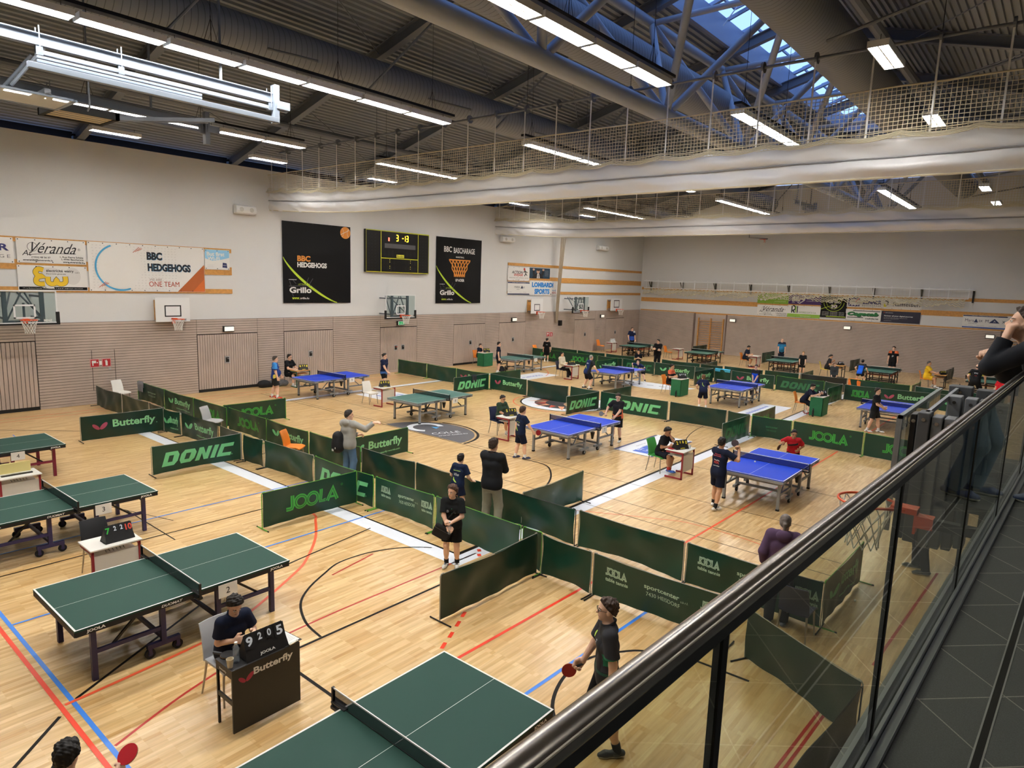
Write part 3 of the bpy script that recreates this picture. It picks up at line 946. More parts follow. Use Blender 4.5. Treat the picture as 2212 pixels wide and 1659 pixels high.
board_from(1147, 1172, 645, 677, 0, 0.45, False, 'white basketball backboard left of the hanging climbing ropes')
board_from(1237, 1271, 640, 674, 0, 1.1, True, 'glass basketball backboard right of the hanging climbing ropes')
board_from(1319, 1343, 645, 671, 0, 0.45, False, 'white basketball backboard nearest the hall corner')
# hoop below the gallery edge
rc = FL(1872, 1081, 3.05)
t = thing('basketball_backboard', 'orange hoop with white net close below the gallery handrail', 'basketball hoop', (rc.x+0.40, rc.y, 2.9), 0)
mb = MB(); mb.b2((0.52, -0.6, -0.3), (0.56, 0.6, 0.0), DARKM); mb.build('board', t)
mb = MB(); mb.b2((0.0, -0.06, 0.02), (0.12, 0.06, 0.12), RIMO); mb.b2((0.12, -0.04, 0.03), (0.54, 0.04, 0.11), DARKM); mb.b2((0.54, -0.2, -0.1), (0.82, 0.2, 0.06), DARKM); mb.build('support_frame', t)
rim_parts(t, (-0.40, 0, 0.15), None, (-1, 0, 0), 28)

# ------------------------------------------------------------------ folded basketball frames hung from the roof
PALEST = mat('pale_blue_grey_frame', '#7f8a99', 0.4)
def ceiling_frame(x, y0, y1, z, label, big=True):
    t = thing('ceiling_basketball_frame', label, 'basketball frame', (x, (y0+y1)/2, z))
    L = (y1-y0)/2
    m0 = PALEST if big else STEEL
    mb = MB()
    for a, b_ in (((-0.07, 0.235), (0.07, 0.25)), ((-0.07, 0.05), (0.07, 0.065)), ((-0.012, 0.05), (0.012, 0.25))): mb.b2((a[0], -L, a[1]), (b_[0], L+0.1, b_[1]), m0)
    mb.build('carrier_beam', t)
    for dx, dz, a, b_, w in ((0.02, -0.05, -L+1.45, L+0.3, 0.07), (0.06, -0.14, -L+1.45, L*0.45, 0.045), (0.06, -0.20, -L+1.45, L*0.45, 0.045), (0.10, -0.30, -L+1.3, L+0.05, 0.10))[:4 if big else 2]:
        m = MB(); m.b2((dx-w/2, a, dz-w/2), (dx+w/2, b_, dz+w/2), m0); m.build('frame_tube', t, bevel=0.006)
    m = MB()
    for y in (-L+1.5, -L*0.05, L-0.1):
        for e in (-0.09, 0.09): m.tube([(e, y, 0.36), (e, y, -0.05)], 0.010, m0, 6)
        m.b2((-0.04, y-0.05, -0.1), (0.06, y+0.05, 0.06), m0)
    m.b2((-0.02, L-0.05, -0.36), (0.14, L+0.06, 0.42), m0); m.b2((-0.1, L+0.0, -0.06), (0.16, L+0.3, 0.1), m0)
    for y in (-L*0.8, L*0.6): m.tube([(0, y, 0.25), (0, y, zroof(x)-z)], 0.03, STEEL, 6)
    m.build('hanger', t)
    return t
hp_ = on(1648, 517, 1, 46.5)
t = thing('hanging_hoop', 'small red hoop with net just below the far curtain on the end wall side', 'basketball hoop', hp_)
rim_parts(t, (0, 0, 0), None, (0, -1, 0))
MB().tube([(0, 0.4, 0.0), (0, 0.9, 0.1), (1.3 if hp_.x > -10.7 else -1.3, 0.9, 0.2), (1.3 if hp_.x > -10.7 else -1.3, 0.9, 4.5)], 0.03, STEEL, 6).build('support_frame', t)
ceiling_frame(-13.75, 2.4, 8.2, 8.45, 'pale folded basketball frame hanging under the near strip lights')
ceiling_frame(-17.3, 2.0, 8.4, 8.4, 'darker folded basketball frame hanging behind the near one', False)
ceiling_frame(-17.5, 32, 37.5, 8.6, 'folded basketball frame hanging far away beyond the far net')
ceiling_frame(-10.3, 32.5, 35.5, 8.8, 'short folded basketball frame hanging far away left of the truss')
t = thing('folded_glass_backboard', 'glass backboard folded flat under the roof at the upper left', 'basketball hoop', (-15.4, 3.8, 7.95))
MB().b2((-0.55, -0.9, 0), (0.55, 0.95, 0.015), sheer('board_glass_flat', '#ffffff', (0.75, 0.78, 0.76), 0.45)).build('board', t)
m = MB()
for a, b in (((-0.58, -0.93), (0.58, -0.88)), ((-0.58, 0.93), (0.58, 0.98)), ((-0.58, -0.9), (-0.53, 0.95)), ((0.53, -0.9), (0.58, 0.95))): m.b2((*a, -0.01), (*b, 0.03), PALEST)
for y in (-0.5, 0.5): m.b2((-0.6, y-0.05, 0.03), (0.6, y+0.05, 0.12), STEEL)
for x in (-0.4, 0.4): m.tube([(x, 0, 0.1), (x+0.6, 0.4, 0.75)], 0.03, PALEST, 6)
m.build('support_frame', t)
t = thing('folded_backboard', 'black-edged backboard folded flat under the roof behind the pale frame', 'basketball hoop', (-16.4, 5.3, 8.0))
m = MB(); m.b2((-0.45, -0.55, -0.02), (0.45, 0.55, 0.02), mat('cream_board', '#c9b98c', 0.5))
for k in range(4): m.b2((-0.4+0.2*k, -0.5, -0.025), (-0.37+0.2*k, 0.5, -0.02), STEEL)
m.build('board', t)
m = MB()
for a, b in (((-0.5, -0.6), (0.5, -0.52)), ((-0.5, 0.52), (0.5, 0.6)), ((-0.5, -0.6), (-0.42, 0.6)), ((0.42, -0.6), (0.5, 0.6))): m.b2((*a, -0.04), (*b, 0.1), RUBBER)
m.build('edge_pad', t)
m = MB(); m.bar((0, 0.5, 0.05), (0.6, 2.6, 0.35), 0.08, 0.08, STEEL); m.bar((-0.3, 0.5, 0.05), (0.3, 2.6, 0.35), 0.06, 0.06, STEEL); m.tube([(0.46, 0, 0.02), (0.62, 0, 0.1), (0.62, 0, zroof(-15.8)-8.0)], 0.02, STEEL, 6); m.build('support_frame', t)
# ------------------------------------------------------------------ banners and fittings on the walls
def ink(h, r=0.55): return mat('ink_'+h.lstrip('#'), h, r)
OFFW, COALB = ink('#e3e2e0'), mat('ink_coal', '#0f0f12', 0.5, spec=0.2)
def banner(wall, tl, br, base, label, draw, name='banner', cat='banner', off=0.04, eyelets=True, group=None, x0=None):
    a, b = (WL if wall == 'L' else WB)(*tl, off), (WL if wall == 'L' else WB)(*br, off)
    z0, z1 = b.z, a.z
    if wall == 'L':
        if x0 is not None: a.y = x0
        w = b.y-a.y; o = (XL+off, a.y, z0); u = (0, 1, 0)
    else:
        w = b.x-a.x; o = (a.x, YB-off, z0); u = (1, 0, 0)
    h = z1-z0
    n = Vector(u).cross(Vector((0, 0, 1)))
    mb = MB()
    rnd = random.Random(int(tl[0]*7+tl[1]))
    p0, p1 = rnd.uniform(0, 6), rnd.uniform(0, 6)
    def fn(x, y):
        d = 0.008*math.sin(3.1*x+p0)*math.sin(PI*y/h)+0.006*math.sin(1.3*x-4*y+p1)*math.sin(PI*x/w)
        return Vector(u)*x+Vector((0, 0, y))+n*(0.012+d), n
    mb.sheet(fn, [w*k/24 for k in range(25)], [h*k/8 for k in range(9)], base, th=0.008, flip=False)
    D = Draw()
    draw(D, w, h)
    D.put(mb, lambda x, y, l: fn(x, y)[0]+n*l, step=0.003, cuts=[w*k/8 for k in range(1, 8)])
    ob = mb.build(name)
    ob.location = o
    tag(ob, label, cat, group)
    if eyelets:
        e = MB()
        for k in range(int(w/0.45)+1):
            for y in (0.04, h-0.04):
                x = 0.05+(w-0.1)*k/max(1, int(w/0.45))
                e.disc(fn(x, y)[0]+n*0.003, n, 0.018, 0.006, DARKM, 6)
        e.build('eyelet', ob)
    return ob

# near white banners
def d_zenner(D, w, h):
    D.text('ZENNER', w-0.12, h*0.48, h*0.27, ink('#2a2a6a'), w=1.75, anchor='r', bold=0.03); D.text('BASCHARAGE', w-0.1, h*0.2, h*0.13, ink('#77777d'), w=1.75, anchor='r', space=1.5)
banner('L', (0, 511.5), (31, 568.5), OFFW, 'white insurance banner cut off at the left edge, lettering ending in ER', d_zenner, x0=WL(0, 540).y-2.2)
def d_veranda(D, w, h):
    k = ink('#1b1b22')
    D.text('At', w*0.07, h*0.30, h*0.22, k, shear=0.3); D.text('Véranda', w*0.2, h*0.42, h*0.44, k, w=w*0.66, shear=0.55)
    D.line([(w*0.15, h*0.34), (w*0.5, h*0.42), (w*0.85, h*0.44)], 0.015, k); D.ring(w*0.22, h*0.66, h*0.17, h*0.185, k); D.text('®', w*0.88, h*0.58, h*0.1, k)
    D.text('(+352) 48 56 37', w*0.47, h*0.19, h*0.085, k, w=w*0.27, anchor='r', bold=0.02); D.text('atveranda@atveranda.lu', w*0.5, h*0.07, h*0.09, k, w=w*0.42, anchor='r', bold=0.02)
    D.text('1, Rue Pierre Schütz', w*0.96, h*0.24, h*0.085, k, w=w*0.35, anchor='r', bold=0.02); D.text('L-4946 Bascharage', w*0.96, h*0.14, h*0.085, k, w=w*0.33, anchor='r', bold=0.02)
    D.text('www.atveranda.lu', w*0.96, h*0.04, h*0.085, k, w=w*0.31, anchor='r', bold=0.02)
banner('L', (33, 513), (186, 572), OFFW, 'white banner with black script lettering, above the yellow lettered one', d_veranda)
def d_ew(D, w, h):
    y = ink('#e8c02a'); k = ink('#26262a'); g = ink('#d6d4d2')
    D.ell(w*0.45, h*0.5, w*0.25, h*0.42, g, 1); D.ell(w*0.78, h*0.6, w*0.12, h*0.35, g, 1)
    for l, wd, m in ((2, 0.17, k), (3, 0.145, y)):
        D.curve([(w*0.36, h*0.82), (w*0.29, h*0.86), (w*0.25, h*0.74), (w*0.28, h*0.6), (w*0.34, h*0.58), (w*0.27, h*0.52), (w*0.25, h*0.36), (w*0.29, h*0.27), (w*0.37, h*0.27)], wd, m, l)
        D.curve([(w*0.42, h*0.56), (w*0.42, h*0.36), (w*0.46, h*0.27), (w*0.52, h*0.3), (w*0.54, h*0.42), (w*0.56, h*0.3), (w*0.62, h*0.27), (w*0.67, h*0.36), (w*0.67, h*0.58)], wd, m, l)
    D.text('électricité watry', w*0.40, h*0.72, h*0.13, k, w=w*0.4, bold=0.02); D.text('s.àr.l', w*0.82, h*0.72, h*0.06, k); D.text('Electricité générale', w*0.40, h*0.63, h*0.075, k, w=w*0.28)
    D.rect(0.02, h*0.03, w-0.02, h*0.15, COALB, 1); D.text('179, rue Boulevard Kennedy  L-4930 Bascharage  T. 50 66 49  info@watry.lu  www.watry.lu', w*0.06, h*0.065, h*0.045, OFFW, w=w*0.86)
banner('L', (35.5, 571.5), (190, 628.5), OFFW, 'white banner with large yellow letters and a black bottom strip', d_ew)
def d_hedge(D, w, h):
    k = ink('#1a1c28'); t = ink('#4aa3d4'); r = ink('#b8452e'); c = ink('#cfcecd')
    for i in range(24):
        for j in range(16):
            D.rect(w*(0.03+0.03*i)+0.02*(j % 2), h*(0.06+0.058*j), w*(0.03+0.03*i)+0.05+0.02*(j % 2), h*(0.06+0.058*j)+0.02, c, 1)
    D.ell(w*0.255, h*0.50, h*0.43, h*0.45, OFFW, 2); D.ring(w*0.255, h*0.5, h*0.455, h*0.49, t, 3, PI*0.62, PI*1.62)
    for q, (x, y) in enumerate(((0.36, 0.82), (0.075, 0.08))):
        for s in range(3): D.line([(w*x+0.08*s, h*y+0.03*s), (w*x+0.22+0.05*s, h*y+0.2-0.02*s)], 0.018, r, 3)
    D.text('BBC', w*0.475, h*0.68, h*0.17, k, 3, w=w*0.135, bold=0.05); D.text('HEDGEHOGS', w*0.48, h*0.44, h*0.17, k, 3, w=w*0.385, bold=0.05)
    D.text('BBC', w*0.478, h*0.675, h*0.17, t, 2, w=w*0.135, bold=0.05); D.text('HEDGEHOGS', w*0.483, h*0.435, h*0.17, t, 2, w=w*0.385, bold=0.05)
    D.text('WE ARE', w*0.49, h*0.235, h*0.05, ink('#9a8a86'), 3); D.text('ONE TEAM', w*0.485, h*0.11, h*0.11, r, 3, w=w*0.27)
    D.poly([(w*0.74, 0.01), (w-0.01, 0.01), (w-0.01, h*0.62)], ink('#b3602f'), 2); D.poly([(w*0.88, 0.01), (w-0.01, 0.01), (w-0.01, h*0.3)], ink('#cf6a2c'), 3)
banner('L', (187, 521), (443, 631), OFFW, 'large white club banner with blue-ringed circle and orange corner', d_hedge)
def d_wifi(D, w, h):
    b = ink('#8fc7ea')
    D.poly([(0.01, h*0.55), (w*0.3, h*0.44), (w*0.7, h*0.52), (w-0.01, h*0.62), (w-0.01, h-0.01), (0.01, h-0.01)], b, 1)
    D.text('But first', w*0.08, h*0.68, h*0.2, OFFW, w=w*0.72, bold=0.03); D.text('Wi-Fi', w*0.1, h*0.46, h*0.19, OFFW, 2, w=w*0.5, bold=0.03)
    D.poly([(w*0.7, h*0.12), (w*0.9, h*0.1), (w*0.88, h*0.34), (w*0.72, h*0.36)], ink('#20285e'), 2); D.text('HOTCITY', w*0.73, h*0.2, h*0.05, OFFW, 3, w=w*0.14)
    for q in range(2): D.text('connect everywhere', w*0.1, h*(0.12+0.08*q), h*0.035, ink('#b5b5bb'))
banner('L', (441, 538), (496, 583.5), OFFW, 'small banner with a light blue upper half, right of the large club banner', d_wifi)
# two black club banners
LIME, ORNG = ink('#b7d334'), ink('#d98a35')
def grillo_foot(D, w, h, s):
    g = ink('#46464a')
    for a, b in (((0.09, 0.27), (0.13, 0.16)), ((0.14, 0.28), (0.18, 0.24)), ((0.36, 0.32), (0.31, 0.22)), ((0.42, 0.31), (0.34, 0.2)), ((0.08, 0.21), (0.4, 0.22)), ((0.12, 0.13), (0.14, 0.08))):
        D.line([(w*a[0], h*a[1]), (w*b[0], h*b[1])], 0.03*s, g, 2)
    D.text('LETTRAGE', w*0.21, h*0.225, h*0.018, LIME, 3, w=w*0.13); D.text('Grillo', w*0.085, h*0.125, h*0.075, OFFW, 4, w=w*0.31, bold=0.035)
    D.text('POWERED BY', w*0.08, h*0.285, h*0.01, OFFW, 3, w=w*0.11, bold=0.03)
    D.text('www.', w*0.12, h*0.045, h*0.026, LIME, 3, w=w*0.105, bold=0.02); D.text('grillo.lu', w*0.23, h*0.04, h*0.033, OFFW, 3, w=w*0.13, bold=0.02)
    A = np.linspace(0, 1, 24)
    P = np.c_[w*(0.005+0.78*A**1.25), h*(0.56*(1-A)**1.25+0.004)]
    D.line(P, 0.02+w*0.035*(1-A)*A*2.5+0.015, LIME, 2)
def d_black1(D, w, h):
    D.text('BBC', w*0.2, h*0.52, h*0.072, ORNG, 3, w=w*0.185, bold=0.045); D.text('HEDGEHOGS', w*0.2, h*0.445, h*0.065, OFFW, 3, w=w*0.43, bold=0.045)
    grillo_foot(D, w, h, 1)
    bx, by, r = w*0.925, h*0.925, w*0.08
    D.ell(bx-0.02, by-0.02, r, r*0.95, ORNG, 2)
    for k in range(3): D.ring(bx-0.02+(k-1)*r*1.3, by-0.02, r*0.93, r*0.97, OFFW, 3, (2.3 if k > 1 else -0.85), (3.98 if k > 1 else 0.85)) if k != 1 else D.line([(bx-r, by-r*0.4), (bx+r*0.7, by+r*0.4)], 0.02, OFFW, 3)
banner('L', (608.5, 476), (757, 654), COALB, 'tall black club banner with orange lettering left of the scoreboard', d_black1)
def d_black2(D, w, h):
    D.text('BBC', w*0.16, h*0.78, h*0.085, OFFW, 3, w=w*0.17, bold=0.02); D.text('BASCHARAGE', w*0.37, h*0.77, h*0.085, OFFW, 3, w=w*0.47, bold=0.02)
    D.text('BASKETBALL', w*0.42, h*0.70, h*0.022, OFFW, 3, w=w*0.18, bold=0.02)
    D.rect(w*0.27, h*0.655, w*0.74, h*0.675, ORNG, 2)
    def np_(j, k): return (w*(0.505+(k-3+0.5*(j % 2))*0.075*(1-0.13*j)), h*(0.655-0.062*j))
    for j in range(4):
        for k in range(7):
            for q in ((k, k-1) if j % 2 == 0 else (k, k+1)):
                if j % 2 == 1 and k == 6: continue
                if 0 <= q <= (5 if j % 2 == 0 else 6): D.line([np_(j, k), np_(j+1, q)], w*0.018, ORNG, 2)
    D.text('UP ACKER', w*0.42, h*0.335, h*0.042, OFFW, 3, w=w*0.19, bold=0.03)
    grillo_foot(D, w, h, 0.8)
banner('L', (942.5, 510), (1037, 654.5), COALB, 'tall black club banner with an orange basketball net, right of the scoreboard', d_black2)
# right-hand group on the side wall
def d_action(D, w, h):
    k = ink('#222226')
    D.text('ACTION', w*0.18, h*0.52, h*0.2, k, w=w*0.5, shear=0.25, bold=0.02); D.text('WEAR', w*0.28, h*0.34, h*0.18, ink('#c2392f'), w=w*0.4, shear=0.25, bold=0.02)
    D.line([(w*0.72, h*0.62), (w*0.78, h*0.75), (w*0.82, h*0.55), (w*0.76, h*0.36)], 0.07, k); D.line([(w*0.82, h*0.55), (w*0.88, h*0.4)], 0.06, k); D.line([(w*0.78, h*0.72), (w*0.9, h*0.62)], 0.05, k); D.ell(w*0.75, h*0.86, 0.09, 0.09, ink('#c2392f'))
    D.text('MARKETING  PUB  LETTRAGE  TEXTILE', w*0.06, h*0.19, h*0.05, k, w=w*0.88); D.text('www.actionwear.lu', w*0.35, h*0.07, h*0.045, k)
banner('L', (1097, 575.5), (1143, 607.5), OFFW, 'white banner with a black running figure and red lettering', d_action)
def d_photo(D, w, h):
    s, k = ink('#c99f86'), ink('#16161c')
    D.poly([(w*0.12, 0.01), (w*0.2, h*0.38), (w*0.34, h*0.5), (w*0.5, h*0.5), (w*0.62, h*0.36), (w*0.68, 0.01)], k, 2)
    D.poly([(w*0.35, 0.01), (w*0.37, h*0.46), (w*0.46, h*0.46), (w*0.5, 0.01)], OFFW, 3); D.rect(w*0.405, 0.02, w*0.435, h*0.4, k, 4)
    D.ell(w*0.41, h*0.68, w*0.08, h*0.2, s, 3); D.ell(w*0.41, h*0.81, w*0.085, h*0.1, ink('#3a2a22'), 4)
    for a, b in (((0.2, 0.35), (0.19, 0.75)), ((0.62, 0.35), (0.66, 0.75))): D.line([(w*a[0], h*a[1]), (w*b[0], h*b[1])], w*0.1, k, 2); D.ell(w*b[0], h*0.84, w*0.055, h*0.1, s, 3)
    for q in range(5): D.text('la banque qui gagne'[:14+q], w*0.74, h*(0.74-0.12*q), h*0.05, OFFW, 3, w=w*0.18)
banner('L', (1144, 578), (1187, 602.5), ink('#1d3a50'), 'dark blue photo banner of a man raising both fists', d_photo)
def d_mara(D, w, h, two=False):
    n, k = ink('#27335e'), ink('#4a5060')
    D.rect(0.01, h*0.9, w-0.01, h-0.01, n, 1); D.rect(0.01, 0.01, w-0.01, h*0.1, n if not two else ink('#2d55a8'), 1)
    D.text('VOUTES - OPERATIONS IMMOBILIERES', w*0.2, h*0.93, h*0.045, OFFW, w=w*0.6)
    if not two:
        D.text('MARA', w*0.3, h*0.52, h*0.17, k, w=w*0.25); D.poly([(w*0.58, h*0.5), (w*0.64, h*0.74), (w*0.70, h*0.5)], n, 2); D.text('AX', w*0.66, h*0.52, h*0.15, k, 3, w=w*0.12)
        D.text('IMMOBILIER', w*0.4, h*0.4, h*0.05, k); D.text('info@maramax.lu', w*0.08, h*0.2, h*0.04, k); D.text('www.maramax.lu', w*0.7, h*0.2, h*0.04, k)
    else:
        D.text('Mara', w*0.06, h*0.48, h*0.22, k, w=w*0.2); D.poly([(w*0.26, h*0.44), (w*0.31, h*0.74), (w*0.36, h*0.44)], n, 2); D.text('ax', w*0.37, h*0.48, h*0.18, k, w=w*0.09)
        D.text('IMMOBILIER', w*0.14, h*0.33, h*0.06, k, w=w*0.2)
        D.text('M', w*0.52, h*0.47, h*0.22, k); D.poly([(w*0.6, h*0.44), (w*0.72, h*0.78), (w*0.84, h*0.44)], n, 2); D.text('A', w*0.7, h*0.5, h*0.15, OFFW, 3); D.text('x', w*0.89, h*0.47, h*0.18, k)
        for q in range(3): D.text('contact immobilier', w*0.06+w*0.27*q, h*0.18, h*0.04, k, w=w*0.18)
banner('L', (1096.5, 608.5), (1143, 637), OFFW, 'white estate agent banner with navy edges under the running figure', lambda D, w, h: d_mara(D, w, h))
def d_lomb(D, w, h):
    b = ink('#2f86d6')
    D.text('LOMBARDI', w*0.08, h*0.55, h*0.34, b, w=w*0.76, bold=0.06); D.text('SPORTS', w*0.17, h*0.09, h*0.36, b, w=w*0.54, bold=0.06)
    D.text('NSHL', w*0.8, h*0.12, h*0.16, ink('#c2453f'), w=w*0.16, bold=0.01); D.line([(w*0.8, h*0.36), (w*0.88, h*0.34), (w*0.95, h*0.4), (w*0.92, h*0.28)], 0.03, ink('#4d7fae')); D.rect(w*0.74, h*0.08, w*0.78, h*0.12, COALB)
banner('L', (1144, 605.5), (1203, 638.5), OFFW, 'white banner with big blue sports lettering beside the climbing ropes', d_lomb)
# end wall
def z7(x, y): return (1600+x/3.614, 560+y/3.614)
def d_sales(D, w, h):
    D.text('Sales-Lentz', w*0.34, h*0.42, h*0.36, OFFW, w=w*0.62); D.text('moving people', w*0.56, h*0.17, h*0.14, ink('#d7e6b0'), w=w*0.36)
    for k in range(5): D.ell(w*(0.12+0.045*k), h*(0.35+0.22*((k*2) % 3)), w*0.035, h*0.09, OFFW, 2)
banner('B', z7(137, 263), z7(370, 352), ink('#8cb83f'), 'lime green banner with white bus company lettering on the end wall', d_sales)
banner('B', z7(132, 352), z7(366, 448), OFFW, 'white banner with black script lettering under the lime green one', d_veranda)
def d_bil(D, w, h):
    D.text('BIL', w*0.11, h*0.28, h*0.5, OFFW, w=w*0.25, bold=0.04); D.text('1856', w*0.11, h*0.12, h*0.12, OFFW)
    D.line([(w*0.4, h*0.92), (w*0.5, h*0.9), (w*0.49, h*0.45), (w*0.35, h*0.1), (w*0.28, h*0.2)], 0.06, OFFW)
    for q, s in enumerate(('BANQUE', 'INTERNATIONALE', 'À LUXEMBOURG')): D.text(s, w*0.55, h*(0.72-0.2*q), h*0.11, OFFW, w=w*(0.18, 0.34, 0.31)[q])
banner('B', z7(379, 274), z7(630, 359), ink('#4a2b73'), 'purple bank banner with white shield on the end wall', d_bil)
def d_ram(D, w, h):
    k = ink('#1e2220'); g = ink('#8cb83f')
    D.rect(0.01, 0.01, w-0.01, h*0.3, g, 1); D.rect(w*0.12, h*0.38, w*0.155, h*0.95, k, 2); D.ring(w*0.17, h*0.78, 0.11, 0.2, k, 2, -1.6, 1.7); D.line([(w*0.16, h*0.62), (w*0.22, h*0.38)], 0.09, k, 2)
    D.rect(w*0.24, h*0.38, w*0.275, h*0.95, g, 2); D.rect(w*0.29, h*0.38, w*0.32, h*0.95, k, 2); D.text('RAMIREZ-DATA S.A.', w*0.35, h*0.38, h*0.13, ink('#6a8a3a'), w=w*0.53)
    D.text('www.ramirez-data.lu', w*0.4, h*0.1, h*0.07, OFFW)
banner('B', z7(369, 357), z7(617, 464), OFFW, 'white data company banner with a green bottom strip', d_ram)
def d_gr30(D, w, h):
    D.text('Grillo', w*0.28, h*0.68, h*0.15, OFFW, 4, w=w*0.48, bold=0.03); D.text('30', w*0.4, h*0.46, h*0.16, OFFW, 4, w=w*0.24, bold=0.05); D.text('1987 - 2017', w*0.42, h*0.4, h*0.03, OFFW, 4)
    D.ring(w*0.5, h*0.75, h*0.44, h*0.46, LIME, 2, PI*1.02, PI*1.98); D.ring(w*0.5, h*0.75, h*0.32, h*0.335, LIME, 2, PI*0.95, PI*2.05); D.line([(w*0.85, h*0.98), (w*0.5, h*0.6), (0.02, h*0.38)], 0.03, LIME, 2)
    for q in range(3): D.text('LETTRAGE - ENSEIGNES - TEXTILE', w*0.08, h*(0.24-0.07*q), h*0.03, OFFW, w=w*0.84, layer=3)
    D.rect(w*0.25, h*0.04, w*0.98, h*0.07, LIME, 3)
banner('B', z7(632, 287), z7(820, 462), COALB, 'square black banner with lime circle lines on the end wall', d_gr30)
def d_axa(D, w, h):
    n = ink('#29256b')
    D.rect(w*0.04, h*0.1, w*0.36, h*0.96, n, 1); D.text('AXA', w*0.05, h*0.16, h*0.4, OFFW, 3, w=w*0.28, shear=0.2, bold=0.04); D.line([(w*0.24, h*0.5), (w*0.35, h*0.96)], 0.05, ink('#d03a3a'), 3)
    D.text('ZENNER', w*0.44, h*0.36, h*0.36, n, 2, w=w*0.52, bold=0.03); D.text('BASCHARAGE', w*0.44, h*0.13, h*0.15, ink('#77777d'), 2, w=w*0.52, space=1.3)
banner('B', z7(836, 293), z7(1106, 384), OFFW, 'white insurance banner with a navy square logo on the end wall', d_axa)
def d_cog(D, w, h):
    g, k = ink('#1f7a3f'), ink('#222427')
    for l, m, o in ((2, k, 0.03), (3, g, 0.0)): D.text('Cogecab', w*0.05+o, h*0.36-o, h*0.42, m, l, w=w*0.86, shear=0.3, bold=0.06)
    D.rect(w*0.2, h*0.84, w*0.96, h*0.9, k, 1); D.rect(w*0.05, h*0.25, w*0.5, h*0.31, k, 1); D.text('cablage', w*0.56, h*0.12, h*0.18, k, 2, w=w*0.36, shear=0.2, bold=0.02)
banner('B', z7(824, 386), z7(1095, 490), OFFW, 'white cable company banner with bold green italic lettering', d_cog)
def d_raif(D, w, h):
    D.ell(w*0.11, h*0.62, w*0.055, h*0.28, ink('#2a3550'), 1); D.ell(w*0.085, h*0.55, w*0.04, h*0.2, OFFW, 2); D.poly([(w*0.04, h*0.2), (w*0.04, h*0.62), (w*0.12, h*0.2)], ink('#d5cf34'), 3)
    D.text('Raiffeisen', w*0.28, h*0.3, h*0.4, ink('#22242c'), 2, w=w*0.68)
banner('B', z7(1112, 308), z7(1409, 400), OFFW, 'white bank banner with a yellow and navy drop logo', d_raif)
def d_part(D, w, h):
    D.text('adimension', w*0.1, h*0.82, h*0.07, OFFW, w=w*0.2); D.rect(w*0.06, h*0.82, w*0.085, h*0.88, ink('#c2392f'))
    D.text('Partner of your digital journey', w*0.08, h*0.5, h*0.13, OFFW, w=w*0.74, bold=0.03)
    for q in range(2): D.text('IT services and consulting, infrastructure', w*0.08, h*(0.38-0.09*q), h*0.05, OFFW, w=w*(0.6-0.22*q))
    D.text('www.adimension.lu', w*0.08, h*0.12, h*0.05, OFFW, w=w*0.2)
banner('B', z7(1101, 402), z7(1396, 506), ink('#201f36'), 'dark navy banner about a digital journey on the end wall', d_part)
banner('B', z7(1738, 432), z7(2072, 551), OFFW, 'white estate agent banner with a blue roof logo, far right of end wall', lambda D, w, h: d_mara(D, w, h, True))
banner('B', z7(2080, 445), z7(2190, 565), OFFW, 'plain white banner beyond the estate agent one, behind the spectator', lambda D, w, h: D.rect(0.05, 0.1, 0.1, 0.3, ink('#9a9aa0')))

# ---- electronic scoreboard
a, b = WL(785.5, 494, .0), WL(921, 592, .0)
w, h = b.y-a.y, a.z-b.z
t = thing('electronic_scoreboard', 'black electronic scoreboard with yellow clock digits between the black banners', 'scoreboard', (XL+0.012, a.y, b.z))
mb = MB(); mb.b2((0.0, 0, 0), (0.16, w, h), mat('scoreboard_black', '#0e0e10', 0.35))
YEL = mat('yellow_trim', '#c8cc2e', 0.5); DIM = mat('unlit_segment', '#26262a', 0.5)
D = Draw()
D.line([(0.02, 0.02), (w-0.02, 0.02), (w-0.02, h-0.02), (0.02, h-0.02)], 0.03, YEL, 1, closed=True)
for x in (w*0.225, w*0.815): D.line([(x, 0.02), (x, h-0.02)], 0.035, YEL, 1)
D.line([(w*0.225, h*0.345), (w*0.815, h*0.345)], 0.035, YEL, 1)
D.rect(w*0.28, h*0.59, w*0.77, h*0.70, ink('#55555a'), 1)
D.rect(w*0.465, h*0.37, w*0.585, h*0.445, ink('#e0e04a'), 1); D.text('Bodet', w*0.475, h*0.38, h*0.055, BLACK, 2, w=w*0.1)
SEGS = {'8': 'abcdefg', '3': 'abcdg', '1': 'bc', '-': 'g'}
def digit(D, x, y, s, ch, m, l):
    q = {'a': ((0, 2), (1, 2)), 'b': ((1, 1), (1, 2)), 'c': ((1, 0), (1, 1)), 'd': ((0, 0), (1, 0)), 'e': ((0, 0), (0, 1)), 'f': ((0, 1), (0, 2)), 'g': ((0, 1), (1, 1))}
    for k in SEGS[ch]:
        (x0, y0), (x1, y1) = q[k]
        e = 0.12
        if x0 == x1: y0 += e; y1 -= e
        else: x0 += e; x1 -= e
        D.line([(x+x0*s*0.8, y+y0*s), (x+x1*s*0.8, y+y1*s)], s*0.2, m, l)
for i in range(3):
    digit(D, w*(0.27+0.062*i), h*0.42, 0.11, '8', DIM, 1); digit(D, w*(0.62+0.062*i), h*0.42, 0.11, '8', DIM, 1)
for i in range(4):
    for yy in (0.21, 0.06):
        for x0 in (0.265, 0.60): digit(D, w*(x0+0.052*i), h*yy, 0.085, '8', DIM, 1)
for i in range(12):
    for x0 in (0.03, 0.84):
        for q in range(3): D.rect(w*(x0+0.05*q), h*(0.06+0.075*i), w*(x0+0.05*q)+0.07, h*(0.06+0.075*i)+0.03, DIM, 1)
D.put(mb, plane((0.16, 0, 0), (0, 1, 0), (0, 0, 1)))
cb_ = mb.build('cabinet', t)
